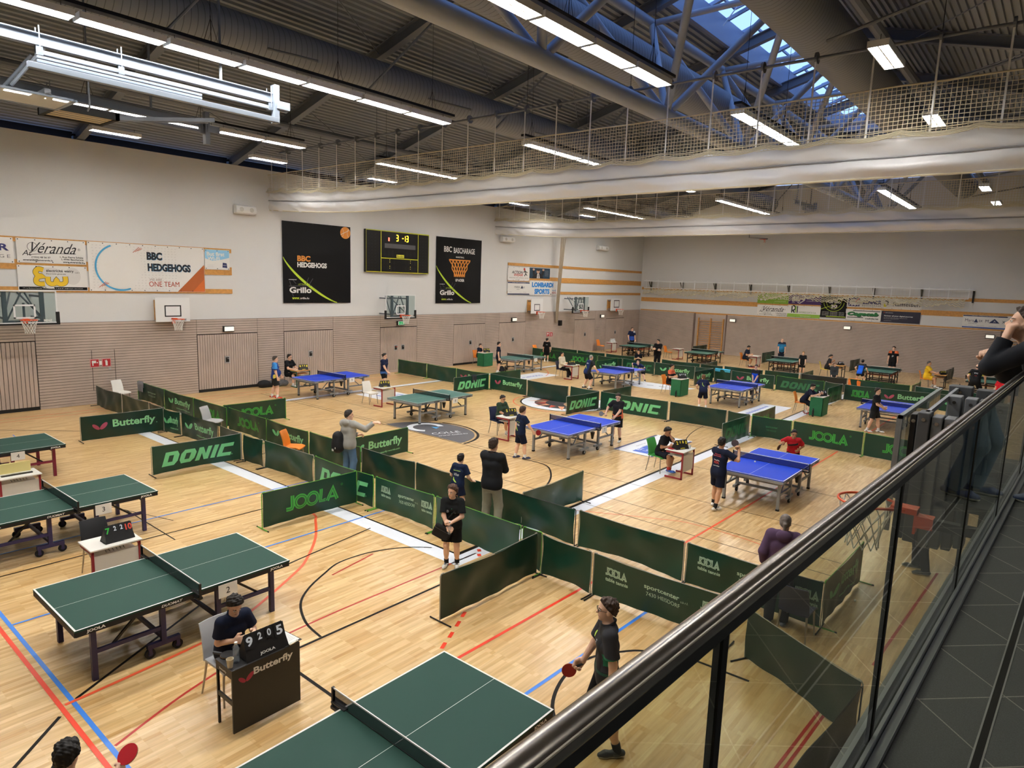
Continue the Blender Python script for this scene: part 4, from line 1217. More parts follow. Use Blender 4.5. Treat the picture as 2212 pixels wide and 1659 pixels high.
D = Draw(); LED = emit('lit_yellow_digit', '#ffc21a', 9.0); LEDR = emit('lit_red_digit', '#ff5a46', 3.0); LEDD = emit('lit_amber_dot', '#d8c05a', 1.2)
for x, ch in ((0.46, '3'), (0.55, '-'), (0.575, '1'), (0.62, '3')): digit(D, w*x, h*0.775, 0.145, ch, LED, 2)
for q in range(3): D.rect(w*0.335, h*(0.76+0.03*q), w*0.355, h*(0.78+0.03*q), LEDR, 2)
for x in (0.355, 0.685):
    for y in (0.1, 0.15, 0.25, 0.3): D.rect(w*x, h*y, w*x+0.025, h*y+0.025, LEDD, 2)
m = MB(); D.put(m, plane((0.16, 0, 0), (0, 1, 0), (0, 0, 1))); m.build('lit_digits', cb_)

# ---- loudspeakers, emergency lamps, exit sign, fire signs
def speaker(px0, px1, py0, py1, label):
    a, b = WL(px0, py0), WL(px1, py1)
    w, h = max(0.6, b.y-a.y), (a.z-b.z)*0.8
    t = thing('loudspeaker', label, 'loudspeaker', (XL+0.01, (a.y+b.y)/2, b.z+0.1))
    mb = MB()
    n = 8
    prof = [(0.05, -0.02), (0.3, 0.02), (0.34, 0.12), (0.3, 0.3), (0.16, 0.36), (0.05, 0.33)]
    vs = [(x, -w/2, z) for x, z in prof]+[(x, w/2, z) for x, z in prof]
    k = len(prof)
    mb.add(vs, [tuple(range(k))[::-1], tuple(range(k, 2*k))]+[(i, (i+1) % k, (i+1) % k+k, i+k) for i in range(k)], WHITEM)
    mb.build('cabinet', t, bevel=0.02)
    MB().b2((0, -0.1, 0.05), (0.06, 0.1, 0.28), STEEL).build('wall_bracket', t)
    g = MB()
    for e in (-1, 1): g.disc((0.325, e*w*0.25, 0.16), (1, 0, 0.15), 0.09, 0.02, mat('speaker_grille', '#c9c9c6', 0.8), 16)
    g.build('grille', t)
speaker(502, 546, 445, 470, 'white loudspeaker high on the side wall left of the near curtain end')
speaker(1078, 1104, 508, 528, 'white loudspeaker half hidden behind the far curtain')
speaker(1287, 1307, 531, 545, 'white loudspeaker high on the side wall near the hall corner')
LENS = emit('emergency_lens', '#e8e4d6', 0.35)
def elamp(wall, x0, x1, y0, y1, label, sign=False):
    fn = WL if wall == 'L' else WB
    a, b = fn(x0, y0), fn(x1, y1)
    c = (a+b)/2
    w = 0.46
    t = thing('exit_sign' if sign else 'emergency_light', label, 'exit sign' if sign else 'emergency light', (XL+0.05, c.y, c.z) if wall == 'L' else (c.x, YB-0.05, c.z), 0 if wall == 'L' else -PI/2)
    MB().b2((0, -w/2, -0.12), (0.10, w/2, 0.12), DARKM).build('housing', t, bevel=0.012)
    MB().b2((0.10, -w/2+0.03, -0.09), (0.13, w/2-0.03, 0.09), LENS).build('lens', t, bevel=0.01)
    if sign:
        D = Draw(); G = emit('exit_green', '#1f9a5a', 0.4); D.rect(-w/2+0.04, -0.08, w/2-0.04, 0.08, G, 1)
        D.ell(0.02, 0.05, 0.018, 0.018, WHITE, 2); D.line([(-0.07, -0.05), (0.0, -0.03), (0.01, 0.03)], 0.02, WHITE, 2); D.line([(0.0, -0.03), (0.05, -0.06)], 0.02, WHITE, 2); D.rect(0.09, -0.06, 0.14, 0.06, WHITE, 2); D.line([(-0.16, 0), (-0.08, 0)], 0.025, WHITE, 2)
        m = MB(); D.put(m, plane((0.131, 0, 0), (0, 1, 0), (0, 0, 1))); m.build('pictogram', t)
elamp('L', 480, 502, 703.5, 716, 'emergency light above the slatted door left of the black banner')
elamp('L', 1102, 1113, 686, 694, 'emergency light above the second door before the climbing ropes')
elamp('L', 1294, 1302, 679, 686, 'emergency light between the two right-hand hoops')
elamp('L', 855, 870, 693, 702, 'green exit sign under the hoop below the scoreboard', True)
elamp('B', 1577, 1591, 688.5, 696, 'emergency light on the end wall right of the wall bars')
elamp('B', 1822, 1840, 704, 712, 'emergency light on the end wall under the cable company banner')
elamp('B', 2128, 2150, 722.5, 731.5, 'emergency light at the right end of the end wall')
FIRE = ink('#b5232a')
def fsign(px, py, s, label, kind):
    c = WL(px, py, 0.06)
    mb = MB(); mb.b2((0, -s/2, -s/2), (0.006, s/2, s/2), FIRE)
    D = Draw(); D.line([(-s*0.46, -s*0.46), (s*0.46, -s*0.46), (s*0.46, s*0.46), (-s*0.46, s*0.46)], s*0.03, WHITE, 1, closed=True)
    if kind: D.rect(-s*0.12, -s*0.35, s*0.12, s*0.2, WHITE, 1); D.rect(-s*0.05, s*0.2, s*0.05, s*0.32, WHITE, 1); D.line([(0, s*0.3), (-s*0.2, s*0.2)], s*0.05, WHITE, 1)
    else: D.rect(-s*0.3, s*0.0, s*0.15, s*0.3, WHITE, 1); D.line([(-s*0.2, s*0.1), (-s*0.2, -s*0.3)], s*0.12, WHITE, 1); D.ell(s*0.28, s*0.05, s*0.07, s*0.07, WHITE, 1)
    D.put(mb, plane((0.006, 0, 0), (0, 1, 0), (0, 0, 1)))
    o = mb.build('fire_sign'); o.location = c
    tag(o, label, 'sign')
fsign(204.5, 784.5, 0.3, 'red fire hose sign on the panelling behind the white chair', 0)
fsign(230, 783, 0.3, 'red fire extinguisher sign right of the hose sign behind the white chair', 1)
fsign(1183.5, 722, 0.3, 'red fire hose sign under the climbing ropes', 0)
fsign(1190.5, 722, 0.3, 'red fire extinguisher sign under the climbing ropes', 1)
c = WL(217.5, 784, 0.055)
tag(MB().b2((c.x, c.y-0.12, c.z-0.07), (c.x+0.004, c.y+0.12, c.z+0.07), WHITE).build('paper_notice'), 'small white paper notice between two red fire signs', 'notice')
struct(MB().b2((XL+0.05, WL(192, 700).y, 0.5), (XL+0.053, WL(192, 700).y+0.015, 1.95), GAP).b2((XL+0.05, WL(242, 700).y, 0.5), (XL+0.053, WL(242, 700).y+0.015, 1.95), GAP).b2((XL+0.05, WL(239, 800).y-0.08, 1.2), (XL+0.065, WL(239, 800).y, 1.28), ALU).build('door_9'), 'flush hydrant cupboard door in the panelling')

# ---- climbing ropes tied to the wall
t = thing('climbing_ropes', 'bundle of climbing ropes pulled aside against the side wall', 'climbing ropes', (XL+0.4, WL(1210, 700).y, 0))
ROPE = mat('hemp_rope', '#a89a86', 0.9)
p = [on(1217, 510, 0, XL+0.9), on(1214, 545, 0, XL+0.8), on(1209, 600, 0, XL+0.6), on(1204, 660, 0, XL+0.3), on(1202, 697, 0, XL+0.15)]
o0 = Vector(t.location)
for k in range(6):
    d = Vector((0.05*(k % 2), (k-2.5)*0.09, 0))
    pts = [q+d*f for q, f in zip(p, (0.9, 0.7, 0.6, 0.5, 0.4))]
    top = Vector((pts[0].x+0.15, pts[0].y+(k-2.5)*0.1, 9.3))
    MB().tube([q-o0 for q in pts], 0.028, ROPE, 6).build('rope', t)
    MB().tube([top-o0, pts[0]-o0], 0.012, DARKM, 5).build('rope_cable', t)
MB().b2((-0.39, -0.32, 2.0), (-0.2, -0.05, 2.35), DARKM).build('tie_bracket', t)

# ---- wall bars
def wallbars(x0, x1, label):
    t = thing('wall_bars', label, 'wall bars', ((x0+x1)/2, YB-0.04, 0))
    w = x1-x0
    for k in range(3):
        x = -w/2+w*k/2
        MB().b2((x-0.035, -0.14, 0.03), (x+0.035, 0.0, 2.62), TIMBER).build('upright', t, bevel=0.006)
    for k in range(2):
        for j in range(14):
            xa, xb = -w/2+w*k/2+0.03, -w/2+w*(k+1)/2-0.03
            z = 0.25+0.165*j
            MB().tube([(xa, -0.1, z), (xb, -0.1, z)], 0.021, TIMBER, 7).build('rung', t)
wallbars(WB(1507, 740).x, WB(1563, 740).x-0.1, 'wooden wall bars in the recess at the left of the end wall')
wallbars(WB(2062+101, 760).x, WB(2062+101, 760).x+2.2, 'wooden wall bars at the right end behind the spectator')
# ---- ball-stop net frame on the end wall
zt, zl = on(1400, 607, 1, YB-0.55).z, on(1400, 622, 1, YB-0.55).z
xa, xb = on(1392, 607, 1, YB-0.55).x, on(2108, 622, 1, YB-0.55).x
t = thing('ball_net_frame', 'white tube frame with a gathered ball net along the end wall', 'ball net', ((xa+xb)/2, YB-0.55, zl))
cx = (xa+xb)/2
MB().tube([(xa-cx, 0, zt-zl), (xb-cx, 0, zt-zl)], 0.04, WHITEM, 8).build('top_tube', t, smooth=0.8)
MB().tube([(xa-cx, 0, 0.02), (xb-cx-0.3, 0, 0.02)], 0.03, WHITEM, 8).build('bottom_tube', t, smooth=0.8)
m = MB()
n = 22
for k in range(n): m.b2((xa-cx+0.2+(xb-xa-0.5)*k/(n-1)-0.025, -0.01, 0.0), (xa-cx+0.2+(xb-xa-0.5)*k/(n-1)+0.025, 0.01, zt-zl+0.12), WHITEM)
m.build('strap', t)
for k in range(9):
    x = xa-cx+0.4+(xb-xa-0.5)*k/8
    m = MB()
    m.bar((x, 0, zt-zl), (x, 0.52, zt-zl), 0.05, 0.05, DARKM); m.bar((x, 0.05, zt-zl), (x, 0.5, zt-zl-0.7), 0.05, 0.05, DARKM); m.b2((x-0.05, 0.44, zt-zl-0.75), (x+0.05, 0.5, zt-zl+0.05), DARKM)
    m.build('wall_bracket', t)
m = MB()
for r in range(6):
    P = [Vector((xa-cx+0.1*k, -0.03*r+0.04*math.sin(k*1.7+r), -0.02-0.055*r-(0.10+0.05*r)*abs(math.sin(k*0.16+0.4*r))*0.55+0.05*math.sin(k*2.1))) for k in range(int((xb-xa-0.3)/0.1))]
    m.tube(P, 0.026, CORD, 4)
m.build('gathered_net', t)
m = MB()
netting(m, lambda u, v: Vector((u, 0.02, 0.03+(zt-zl-0.06)*v)), [xa-cx+0.2+0.2*k for k in range(int((xb-xa-0.4)/0.2))], [k/6 for k in range(7)], 0.006, CORD)
m.build('net', t)
# ------------------------------------------------------------------ gallery with glass balustrade
DR, DN = Vector((0.04026, 0.99919, 0)), Vector((0.99919, -0.04026, 0))
def GP(s, lat, z): return DR*s+DN*(-0.45+lat)+Vector((0, 0, z))
GZ = 3.29
def tiles():
    m = mat('dark_grey_tiles', '#4b4d50', 0.6)
    nt = m.node_tree; b = nt.nodes['Principled BSDF']; L = nt.links.new
    tc = nt.nodes.new('ShaderNodeTexCoord'); mp = nt.nodes.new('ShaderNodeMapping'); mp.inputs['Rotation'].default_value = (0, 0, PI/4)
    L(tc.outputs['Object'], mp.inputs[0])
    t = nt.nodes.new('ShaderNodeTexBrick'); t.offset = 0; t.squash = 1
    for k, v in (('Scale', 1), ('Brick Width', 0.375), ('Row Height', 0.375), ('Mortar Size', 0.003)): t.inputs[k].default_value = v
    t.inputs['Color1'].default_value = (*lin('#505255'), 1); t.inputs['Color2'].default_value = (*lin('#484a4d'), 1); t.inputs['Mortar'].default_value = (*lin('#8f8d88'), 1)
    L(mp.outputs[0], t.inputs['Vector'])
    no = nt.nodes.new('ShaderNodeTexNoise'); no.inputs['Scale'].default_value = 220; L(tc.outputs['Object'], no.inputs['Vector'])
    mx = nt.nodes.new('ShaderNodeMixRGB'); mx.blend_type = 'OVERLAY'; mx.inputs[0].default_value = 0.5
    L(t.outputs[0], mx.inputs[1]); L(no.outputs['Fac'], mx.inputs[2]); L(mx.outputs[0], b.inputs['Base Color'])
    return m
mb = MB()
def quadbox(mb, s0, s1, l0, l1, z0, z1, m):
    P = [GP(s, l, z) for z in (z0, z1) for s, l in ((s0, l0), (s0, l1), (s1, l1), (s1, l0))]
    mb.add(P, [(0, 1, 2, 3), (7, 6, 5, 4), (0, 4, 5, 1), (1, 5, 6, 2), (2, 6, 7, 3), (3, 7, 4, 0)], m)
quadbox(mb, -2.9, 46, 0.06, 6.5, 2.9, GZ, tiles())
for l in (0.275, 0.305): quadbox(mb, -2.9, 46, l, l+0.006, GZ, GZ+0.002, MATS['aluminium'])
quadbox(mb, -2.9, 46, 0.281, 0.305, GZ, GZ+0.001, DARKM)
struct(mb.build('floor_gallery'), 'dark grey tiled gallery floor')
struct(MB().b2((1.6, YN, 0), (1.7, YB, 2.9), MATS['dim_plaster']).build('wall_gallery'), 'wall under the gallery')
t = thing('glass_balustrade', 'glass balustrade with round steel handrail along the gallery edge at right', 'railing', GP(10, 0, GZ))
o0 = Vector(t.location)
def rel(p): return p-o0
MB().tube([rel(GP(-2.8+0.6*k, 0, 4.31)) for k in range(70)], 0.0235, mat('handrail_steel', '#a39d96', 0.25, 1.0), 24).build('handrail', t, smooth=0.8)
m = MB(); m.bar(rel(GP(-2.8, 0.0, 4.28)), rel(GP(38, 0.0, 4.28)), 0.026, 0.03, DARKM); m.bar(rel(GP(-2.8, 0.0213, 4.3205)), rel(GP(38, 0.0213, 4.3205)), 0.003, 0.003, mat('rail_seam', '#e0d6bf', 0.4)); m.build('glazing_gasket', t)
m = MB()
m.bar(rel(GP(-2.8, 0.015, GZ+0.015)), rel(GP(45, 0.015, GZ+0.015)), 0.012, 0.07, mat('grey_channel', '#8d9299', 0.4, 0.6))
m.bar(rel(GP(-2.8, -0.035, GZ+0.0)), rel(GP(45, -0.035, GZ+0.0)), 0.03, 0.1, MATS['grey_channel'])
m.bar(rel(GP(-2.8, 0.04, GZ+0.012)), rel(GP(45, 0.04, GZ+0.012)), 0.03, 0.024, MATS['grey_channel'])
m.bar(rel(GP(-2.8, 0, GZ-0.1)), rel(GP(45, 0, GZ-0.1)), 0.12, 0.2, DARKM)
m.build('base_channel', t)
PANE = sheer('balustrade_glass', '#ffffff', (0.78, 0.80, 0.70))
js = [-1.9, -0.35, 1.09, 2.44, 4.1, 5.72, 7.3, 8.9, 10.5, 12.1, 13.7, 15.3, 16.9, 20, 24, 28, 32, 36]
for a, b in zip(js[:-1], js[1:]):
    P = [rel(GP(s, l, z)) for l in (-0.006, 0.006) for s, z in ((a+0.012, GZ+0.02), (b-0.012, GZ+0.02), (b-0.012, 4.285), (a+0.012, 4.285))]
    m = MB(); m.add(P, [(3, 2, 1, 0), (4, 5, 6, 7), (0, 1, 5, 4), (1, 2, 6, 5), (2, 3, 7, 6), (3, 0, 4, 7)], PANE); m.build('glass_pane', t)
for j in js[1:-1]:
    m = MB(); m.bar(rel(GP(j, 0, GZ+0.02)), rel(GP(j, 0, 4.285)), 0.024, 0.018, RUBBER, up=DN); m.build('joint_seal', t)
# folded spectator stand beside the gallery
SEATG = mat('dark_grey_seat', '#4a4d52', 0.5); SEATL = mat('grey_seat', '#6c7076', 0.45)
t = thing('telescopic_stand', 'folded grey spectator stand behind a glass side panel, beyond the handrail', 'spectator stand', (-0.95, 10.2, 2.45))
def tb(name, a, b, m, bev=0.0):
    mb = MB(); mb.b2([a[i]-(-0.95, 10.2, 2.45)[i] for i in range(3)], [b[i]-(-0.95, 10.2, 2.45)[i] for i in range(3)], m); return mb.build(name, t, bevel=bev)
tb('platform', (-1.38, 9.15, 2.38), (0.1, 12.4, 2.46), SEATG)
for (x, y, w, top, bot, mm) in ((-1.26, 9.12, 0.07, 3.46, 1.9, DARKM), (-1.15, 9.05, 0.13, 3.50, 1.9, SEATG), (-1.02, 9.1, 0.11, 3.46, 1.85, SEATL), (-0.90, 9.15, 0.11, 3.45, 1.85, SEATL), (-0.78, 9.2, 0.10, 3.46, 1.85, SEATG),
                              (-0.66, 9.2, 0.1, 3.46, 1.9, SEATG), (-1.05, 10.9, 0.16, 3.50, 2.46, SEATL), (-0.86, 10.9, 0.14, 3.49, 2.46, SEATL), (-0.70, 10.9, 0.14, 3.48, 2.46, SEATG), (-0.52, 10.9, 0.14, 3.45, 2.46, SEATG), (-1.1, 12.0, 0.3, 3.52, 2.46, SEATG), (-0.75, 12.0, 0.3, 3.5, 2.46, SEATG)):
    s = tb('folded_seat', (x-w/2, y, bot), (x+w/2, y+0.28, top), mm, 0.012)
    k = MB(); k.disc((x+0.95, y-10.2-0.005, top-2.45-0.08), (0, 1, 0), 0.022, 0.02, CHROME, 12); k.build('pivot_bolt', s)
PANES = sheer('stand_glass', '#ffffff', (0.80, 0.83, 0.80))
tb('side_glass', (-1.39, 9.0, 2.5), (-1.378, 12.3, 3.43), PANES)
tb('glass_rail', (-1.41, 9.0, 3.40), (-1.36, 12.3, 3.44), mat('glass_edge', '#7d8a86', 0.3))
tb('glass_post', (-1.42, 9.0, 2.0), (-1.36, 9.05, 3.44), MATS['grey_channel'])
tb('upper_rail', (-1.16, 9.2, 3.44), (-1.12, 12.0, 3.5), MATS['grey_channel'])
tb('wall_support', (-0.5, 9.2, 2.1), (1.6, 12.0, 2.38), SEATG)

# ------------------------------------------------------------------ table tennis tables
TG, TB = mat('green_table_top', '#22483f', 0.6, spec=0.25), mat('blue_table_top', '#1b42c8', 0.55, spec=0.25)
PURP = mat('navy_purple_leg', '#2f2a55', 0.4); SILV = mat('silver_grey_leg', '#8f9294', 0.45, 0.2); REDL = mat('dark_red_leg', '#7d1f3a', 0.45); BLKL = mat('black_leg', '#1d1d20', 0.45)
NETM = sheer('fine_black_mesh', '#11151a', (1, 1, 1), 0.55)
NETB = sheer('fine_blue_mesh', '#1a2466', (1, 1, 1), 0.6)
def table_proto(kind):
    top, leg, apron = {'joola': (TG, PURP, BLACK), 'joola4': (TG, REDL, BLACK), 'donic': (TB, SILV, mat('apron_silver', '#8b8f94', 0.45)), 'donicg': (mat('teal_table_top', '#3d6f68', 0.45), SILV, mat('apron_silver', '#8b8f94', 0.45)), 'far': (mat('green_table_top2', '#356a5c', 0.45), BLKL, BLACK)}[kind]
    t = thing('table_tennis_table', 'x', 'table tennis table')
    for s in (-1, 1):
        mb = MB()
        y0, y1 = (0.004, 1.37) if s > 0 else (-1.37, -0.004)
        mb.b2((-0.7625, y0, 0.738), (0.7625, y1, 0.76), top)
        D = Draw()
        D.rect(-0.7625, y0, -0.7425, y1, WHITE); D.rect(0.7425, y0, 0.7625, y1, WHITE)
        ye = 1.35 if s > 0 else -1.37
        D.rect(-0.7625, ye, 0.7625, ye+0.02, WHITE); D.rect(-0.0025, y0, 0.0025, y1, WHITE, 1)
        D.put(mb, plane((0, 0, 0.76), (1, 0, 0), (0, 1, 0)), step=0.0007)
        mb.build('tabletop', t)
        mb = MB()
        z0, z1 = 0.675, 0.738
        for x in (-1, 1): mb.b2((x*0.755-0.012, y0+0.01, z0), (x*0.755+0.006, y1-0.01, z1), apron)
        mb.b2((-0.75, s*1.36-0.012, z0), (0.75, s*1.36+0.006, z1), apron)
        mb.b2((-0.74, s*0.25-0.015, z0), (0.74, s*0.25+0.015, z1), apron)
        D = Draw(); E = Draw()
        if kind.startswith('joola'):
            D.text('JOOLA', 1.06 if s > 0 else -1.25, z0+0.012, 0.045, WHITE, 1, w=0.2, bold=0.05)
            if s < 0: D.text('DUOMAT', -0.42, z0+0.016, 0.034, WHITE, 1, w=0.26, shear=0.2, bold=0.03); E.text('JOOLA', -0.1, z0+0.01, 0.04, mat('grey_print', '#6b6660', 0.6), 1, w=0.2)
        elif kind.startswith('donic'):
            for y in ((0.55, 1.0) if s > 0 else (-1.2, -0.62)): D.text('DONIC', y, z0+0.012, 0.042, BLACK, 1, w=0.28, shear=0.3, bold=0.06)
            if s < 0: E.text('DONIC', 0.28, z0+0.01, 0.045, BLACK, 1, w=0.36, shear=0.3, bold=0.06)
        D.put(mb, plane((0.761, 0, 0), (0, 1, 0), (0, 0, 1)))
        if s < 0: E.put(mb, plane((0, -1.366, 0), (1, 0, 0), (0, 0, 1)))
        mb.build('apron', t)
        mb = MB()
        w = 0.06 if kind != 'far' else 0.05
        for x in (-0.62, 0.62):
            m = MB(); m.b2((x-w/2, s*1.15-w/2, 0.0), (x+w/2, s*1.15+w/2, 0.68), leg)
            if kind.startswith('donic'): m.b2((x-w/2-0.003, s*1.15-w/2-0.003, 0), (x+w/2+0.003, s*1.15+w/2+0.003, 0.04), RUBBER)
            m.build('leg', t)
            m = MB(); m.b2((x-w/2, s*0.36-w/2, 0.16), (x+w/2, s*0.36+w/2, 0.68), leg); lg_ = m.build('leg', t)
            mb.bar((x, s*0.36, 0.36), (x, s*1.15, 0.36), 0.04, 0.05, leg)
            mb.bar((x*0.98, s*0.95, 0.36 if kind != 'far' else 0.3), (x*0.9, s*0.55, 0.69), 0.025, 0.03, DARKM if kind != 'donic' else leg)
            # wheels on the inner legs
            for e in ((-1, 1) if kind.startswith('joola') else (0,)):
                wx = x; wy = s*0.36+e*0.17
                m = MB(); m.disc((wx, wy, 0.065), (1, 0, 0), 0.063, 0.035, RUBBER, 14); m.disc((wx, wy, 0.065), (1, 0, 0), 0.03, 0.045, leg, 8); m.b2((wx-0.03, wy-0.02, 0.06), (wx+0.03, wy+0.02, 0.18), leg); m.build('wheel', lg_)
            mb.b2((x-0.03, s*0.36-0.2, 0.13), (x+0.03, s*0.36+0.2, 0.19), leg)
        mb.bar((-0.62, s*0.36, 0.22), (0.62, s*0.36, 0.22), 0.04, 0.05, leg); mb.bar((-0.62, s*1.15, 0.60), (0.62, s*1.15, 0.60), 0.03, 0.04, leg)
        if kind == 'far':
            mb.bar((-0.62, s*0.5, 0.5), (0.62, s*0.5, 0.5), 0.04, 0.05, mat('orange_red_bar', '#b5482f', 0.5)); mb.bar((0.64, s*0.3, 0.55), (0.64, s*1.1, 0.62), 0.03, 0.04, MATS['orange_red_bar'])
            mb.bar((-0.62, s*0.36, 0.12), (0.62, s*0.36, 0.12), 0.04, 0.04, leg); mb.bar((0, s*0.36, 0.12), (0, s*0.36, 0.6), 0.04, 0.04, leg)
        mb.build('leg_brace', t)
    mb = MB()
    mb.b2((-0.9, -0.002, 0.765), (0.9, 0.002, 0.902), NETM if kind != 'donic' else NETB)
    mb.b2((-0.9, -0.005, 0.900), (0.9, 0.005, 0.914), WHITE); mb.b2((-0.9, -0.003, 0.762), (0.9, 0.003, 0.768), DARKM)
    mb.build('net', t)
    for s in (-1, 1):
        mb = MB(); mb.b2((s*0.905-0.012, -0.014, 0.70), (s*0.905+0.012, 0.014, 0.915), DARKM); mb.b2((min(s*0.72, s*0.91), -0.03, 0.70), (max(s*0.72, s*0.91), 0.03, 0.73), DARKM); mb.b2((min(s*0.70, s*0.91), -0.025, 0.760), (max(s*0.70, s*0.91), 0.025, 0.772), DARKM); mb.build('net_post', t)
    if kind.startswith('donic'):
        m = MB(); m.lathe([(0.03, 0.42), (0.07, 0.62)], (0.66, -0.02, 0), DARKM, 8); m.build('ball_holder', t)
    return t
PROTO = {}
def table(kind, x, y, rz, num, label):
    if kind not in PROTO: PROTO[kind] = t = table_proto(kind); t.location = (x, y, 0); t.rotation_euler = (0, 0, rz); t['label'] = label
    else: t = dup(PROTO[kind], (x, y, 0), rz, label)
    return t, num
tabs = [
 table('joola', -4.13, 3.51, 0, '1', 'nearest green table cut off by the bottom edge of the photo'),
 table('joola', -9.0, 3.65, 0, '2', 'green table with number 2 card, left of the seated boy at the black desk'),
 table('joola', -13.46, 3.65, 0.015, '3', 'green table with number 3 card behind the black chair'),
 table('joola4', -18.41, 3.62, 0, '4', 'green table with dark red legs and number 4 card at the left edge'),
 table('donic', -5.05, 15.95, 0, '6', 'blue table played by the red-shirted boy, with a white ball above it'),
 table('donic', -10.83, 16.07, 0, '7', 'blue table with number 7 card beside the orange and black striped player'),
 table('donicg', -16.98, 16.04, 0.03, '8', 'unused teal green table with number 8 card in front of the white chair'),
 table('donic', -23.0, 16.09, 0.04, '9', 'blue table with number 9 card nearest the banner wall'),
 table('donicg', -22.9, 28.3, 0, '13', 'teal green table beside the standing man in navy near the slatted doors'),
 table('donic', -16.57, 28.1, 0, '12', 'blue table between the grey-haired player and the crouching boy'),
 table('donic', -10.6, 28.05, 0, '11', 'blue table between the bending boy and the girl in bright blue'),
 table('donic', -4.7, 27.7, 0, '10', 'blue table behind the boy in black with white shoes, partly hidden by the grey stand'),
 table('far', -22.7, 41.2, 0, '14', 'far green table in the hall corner in front of the man in blue and navy'),
 table('far', -17.8, 41.06, 0, '15', 'far empty green table in front of the wooden wall bars'),
 table('far', -12.65, 41.2, 0, '16', 'far green table between the bald man and the girl in black'),
 table('far', -7.45, 40.8, 0, '17', 'far green table in front of the tall player with orange shoulders'),
 table('far', -2.7, 40.85, 0, '18', 'far green table at the right, behind the broad player in black'),
]
for t, num in tabs:
    m = MB(); m.b2((0.775, 0.30, 0.55), (0.779, 0.56, 0.735), WHITE)
    D = Draw(); D.text(num, 0.43, 0.60, 0.085, BLACK, 1, anchor='c')
    D.put(m, plane((0.779, 0, 0), (0, 1, 0), (0, 0, 1))); m.build('number_card', t)

# ------------------------------------------------------------------ court surrounds
FABR = [mat('surround_green', '#123f31', 0.36, var=0.06, scale=2.0), mat('surround_dark_green', '#12352b', 0.33, var=0.06, scale=2.0), mat('surround_pale_green', '#1d4c3c', 0.33, var=0.05, scale=2.0), mat('surround_black', '#1d2220', 0.5)]
LG, MG, LB, PKW, PALE = ink('#74cf93', 0.45), ink('#3fae4a', 0.45), ink('#8fd6a0', 0.45), ink('#b04d6c', 0.45), ink('#b9ddc6', 0.45)
POSTG, POSTS = mat('green_post', '#5fae3a', 0.4), mat('grey_post', '#a3a39c', 0.4, 0.3)
def p_donic(D, w, h, m):
    X, Y, s = w*0.10, h*0.22, h*0.50
    k = 0.33*s
    def sh(pts, hole=None):
        P = [(X+(px*1.0)*w*0.165/1.0+py*k, Y+py*s) for px, py in pts]
        D.poly(P, m, 1)
    def blk(x0, x1, y0, y1): sh([(x0, y0), (x1, y0), (x1, y1), (x0, y1)])
    for b in (0, 1.1):      # D and O
        a_ = 0.0 if b == 0 else 0.17
        sh([(b+a_, 0), (b+0.8, 0), (b+0.98, 0.27), (b, 0.27)]); sh([(b, 0.73), (b+0.98, 0.73), (b+0.8, 1), (b+a_, 1)]); blk(b, b+0.32, 0.27, 0.73); blk(b+0.63, b+0.98, 0.27, 0.73)
    b = 2.2
    blk(b, b+0.3, 0, 1); blk(b+0.62, b+0.92, 0, 1); sh([(b+0.3, 1), (b+0.3, 0.55), (b+0.62, 0), (b+0.62, 0.45)])
    blk(3.28, 3.58, 0, 1)
    b = 3.72
    blk(b, b+0.92, 0, 0.27); blk(b, b+0.92, 0.73, 1); blk(b, b+0.3, 0.27, 0.73)
    D.ring(X+4.75*w*0.165, Y+0.1*s, 0.012, 0.018, m, 1, n=10)
def joola_word(D, X, Y, W_, H, m, dk):
    u = W_/4.35
    t = H*0.26
    def out(pts, cl=False):
        D.line([(X+px*u, Y+py*H) for px, py in pts], t, m, 1, cl)
        D.line([(X+px*u, Y+py*H) for px, py in pts], t*0.14, dk, 2, cl)
    out([(0.5, 1.0), (0.5, 0.3), (0.42, 0.14), (0.3, 0.13), (0.0, 0.13)])
    for c in (1.15, 2.1):
        D.ring(X+c*u, Y+0.5*H, H*0.28, H*0.52, m, 1, sy=1.0); D.ring(X+c*u, Y+0.5*H, H*0.38, H*0.42, dk, 2, sy=1.0)
    out([(2.82, 1.0), (2.82, 0.13), (3.3, 0.13)])
    out([(3.45, 0.0), (3.85, 0.86), (4.25, 0.0)])
    D.line([(X+3.6*u, Y+0.25*H), (X+4.1*u, Y+0.25*H)], t*0.6, m, 1)
def p_joola(D, w, h, m, dk=FABR[0]):
    joola_word(D, w*0.24, h*0.28, w*0.55, h*0.44, m, dk); D.ring(w*0.82, h*0.72, 0.018, 0.026, m, 1, n=10)
def wings(D, x, y, s, m):
    D.ell(x-s*0.42, y, s*0.46, s*0.2, m, 1, rot=-0.75); D.ell(x+s*0.38, y+s*0.06, s*0.52, s*0.24, m, 1, rot=0.75)
def p_butter(D, w, h, m, wm, www=False):
    wings(D, w*0.22, h*0.52, h*0.36, wm)
    D.text('Butterfly', w*0.37, h*0.34, h*0.42, m, 1, w=w*0.52, bold=0.03)
    if www: D.text('www.butterfly-world.com', w*0.4, h*0.17, h*0.09, m, 1, w=w*0.46, bold=0.02)
    else: D.ring(w*0.905, h*0.42, 0.01, 0.016, m, 1, n=10)
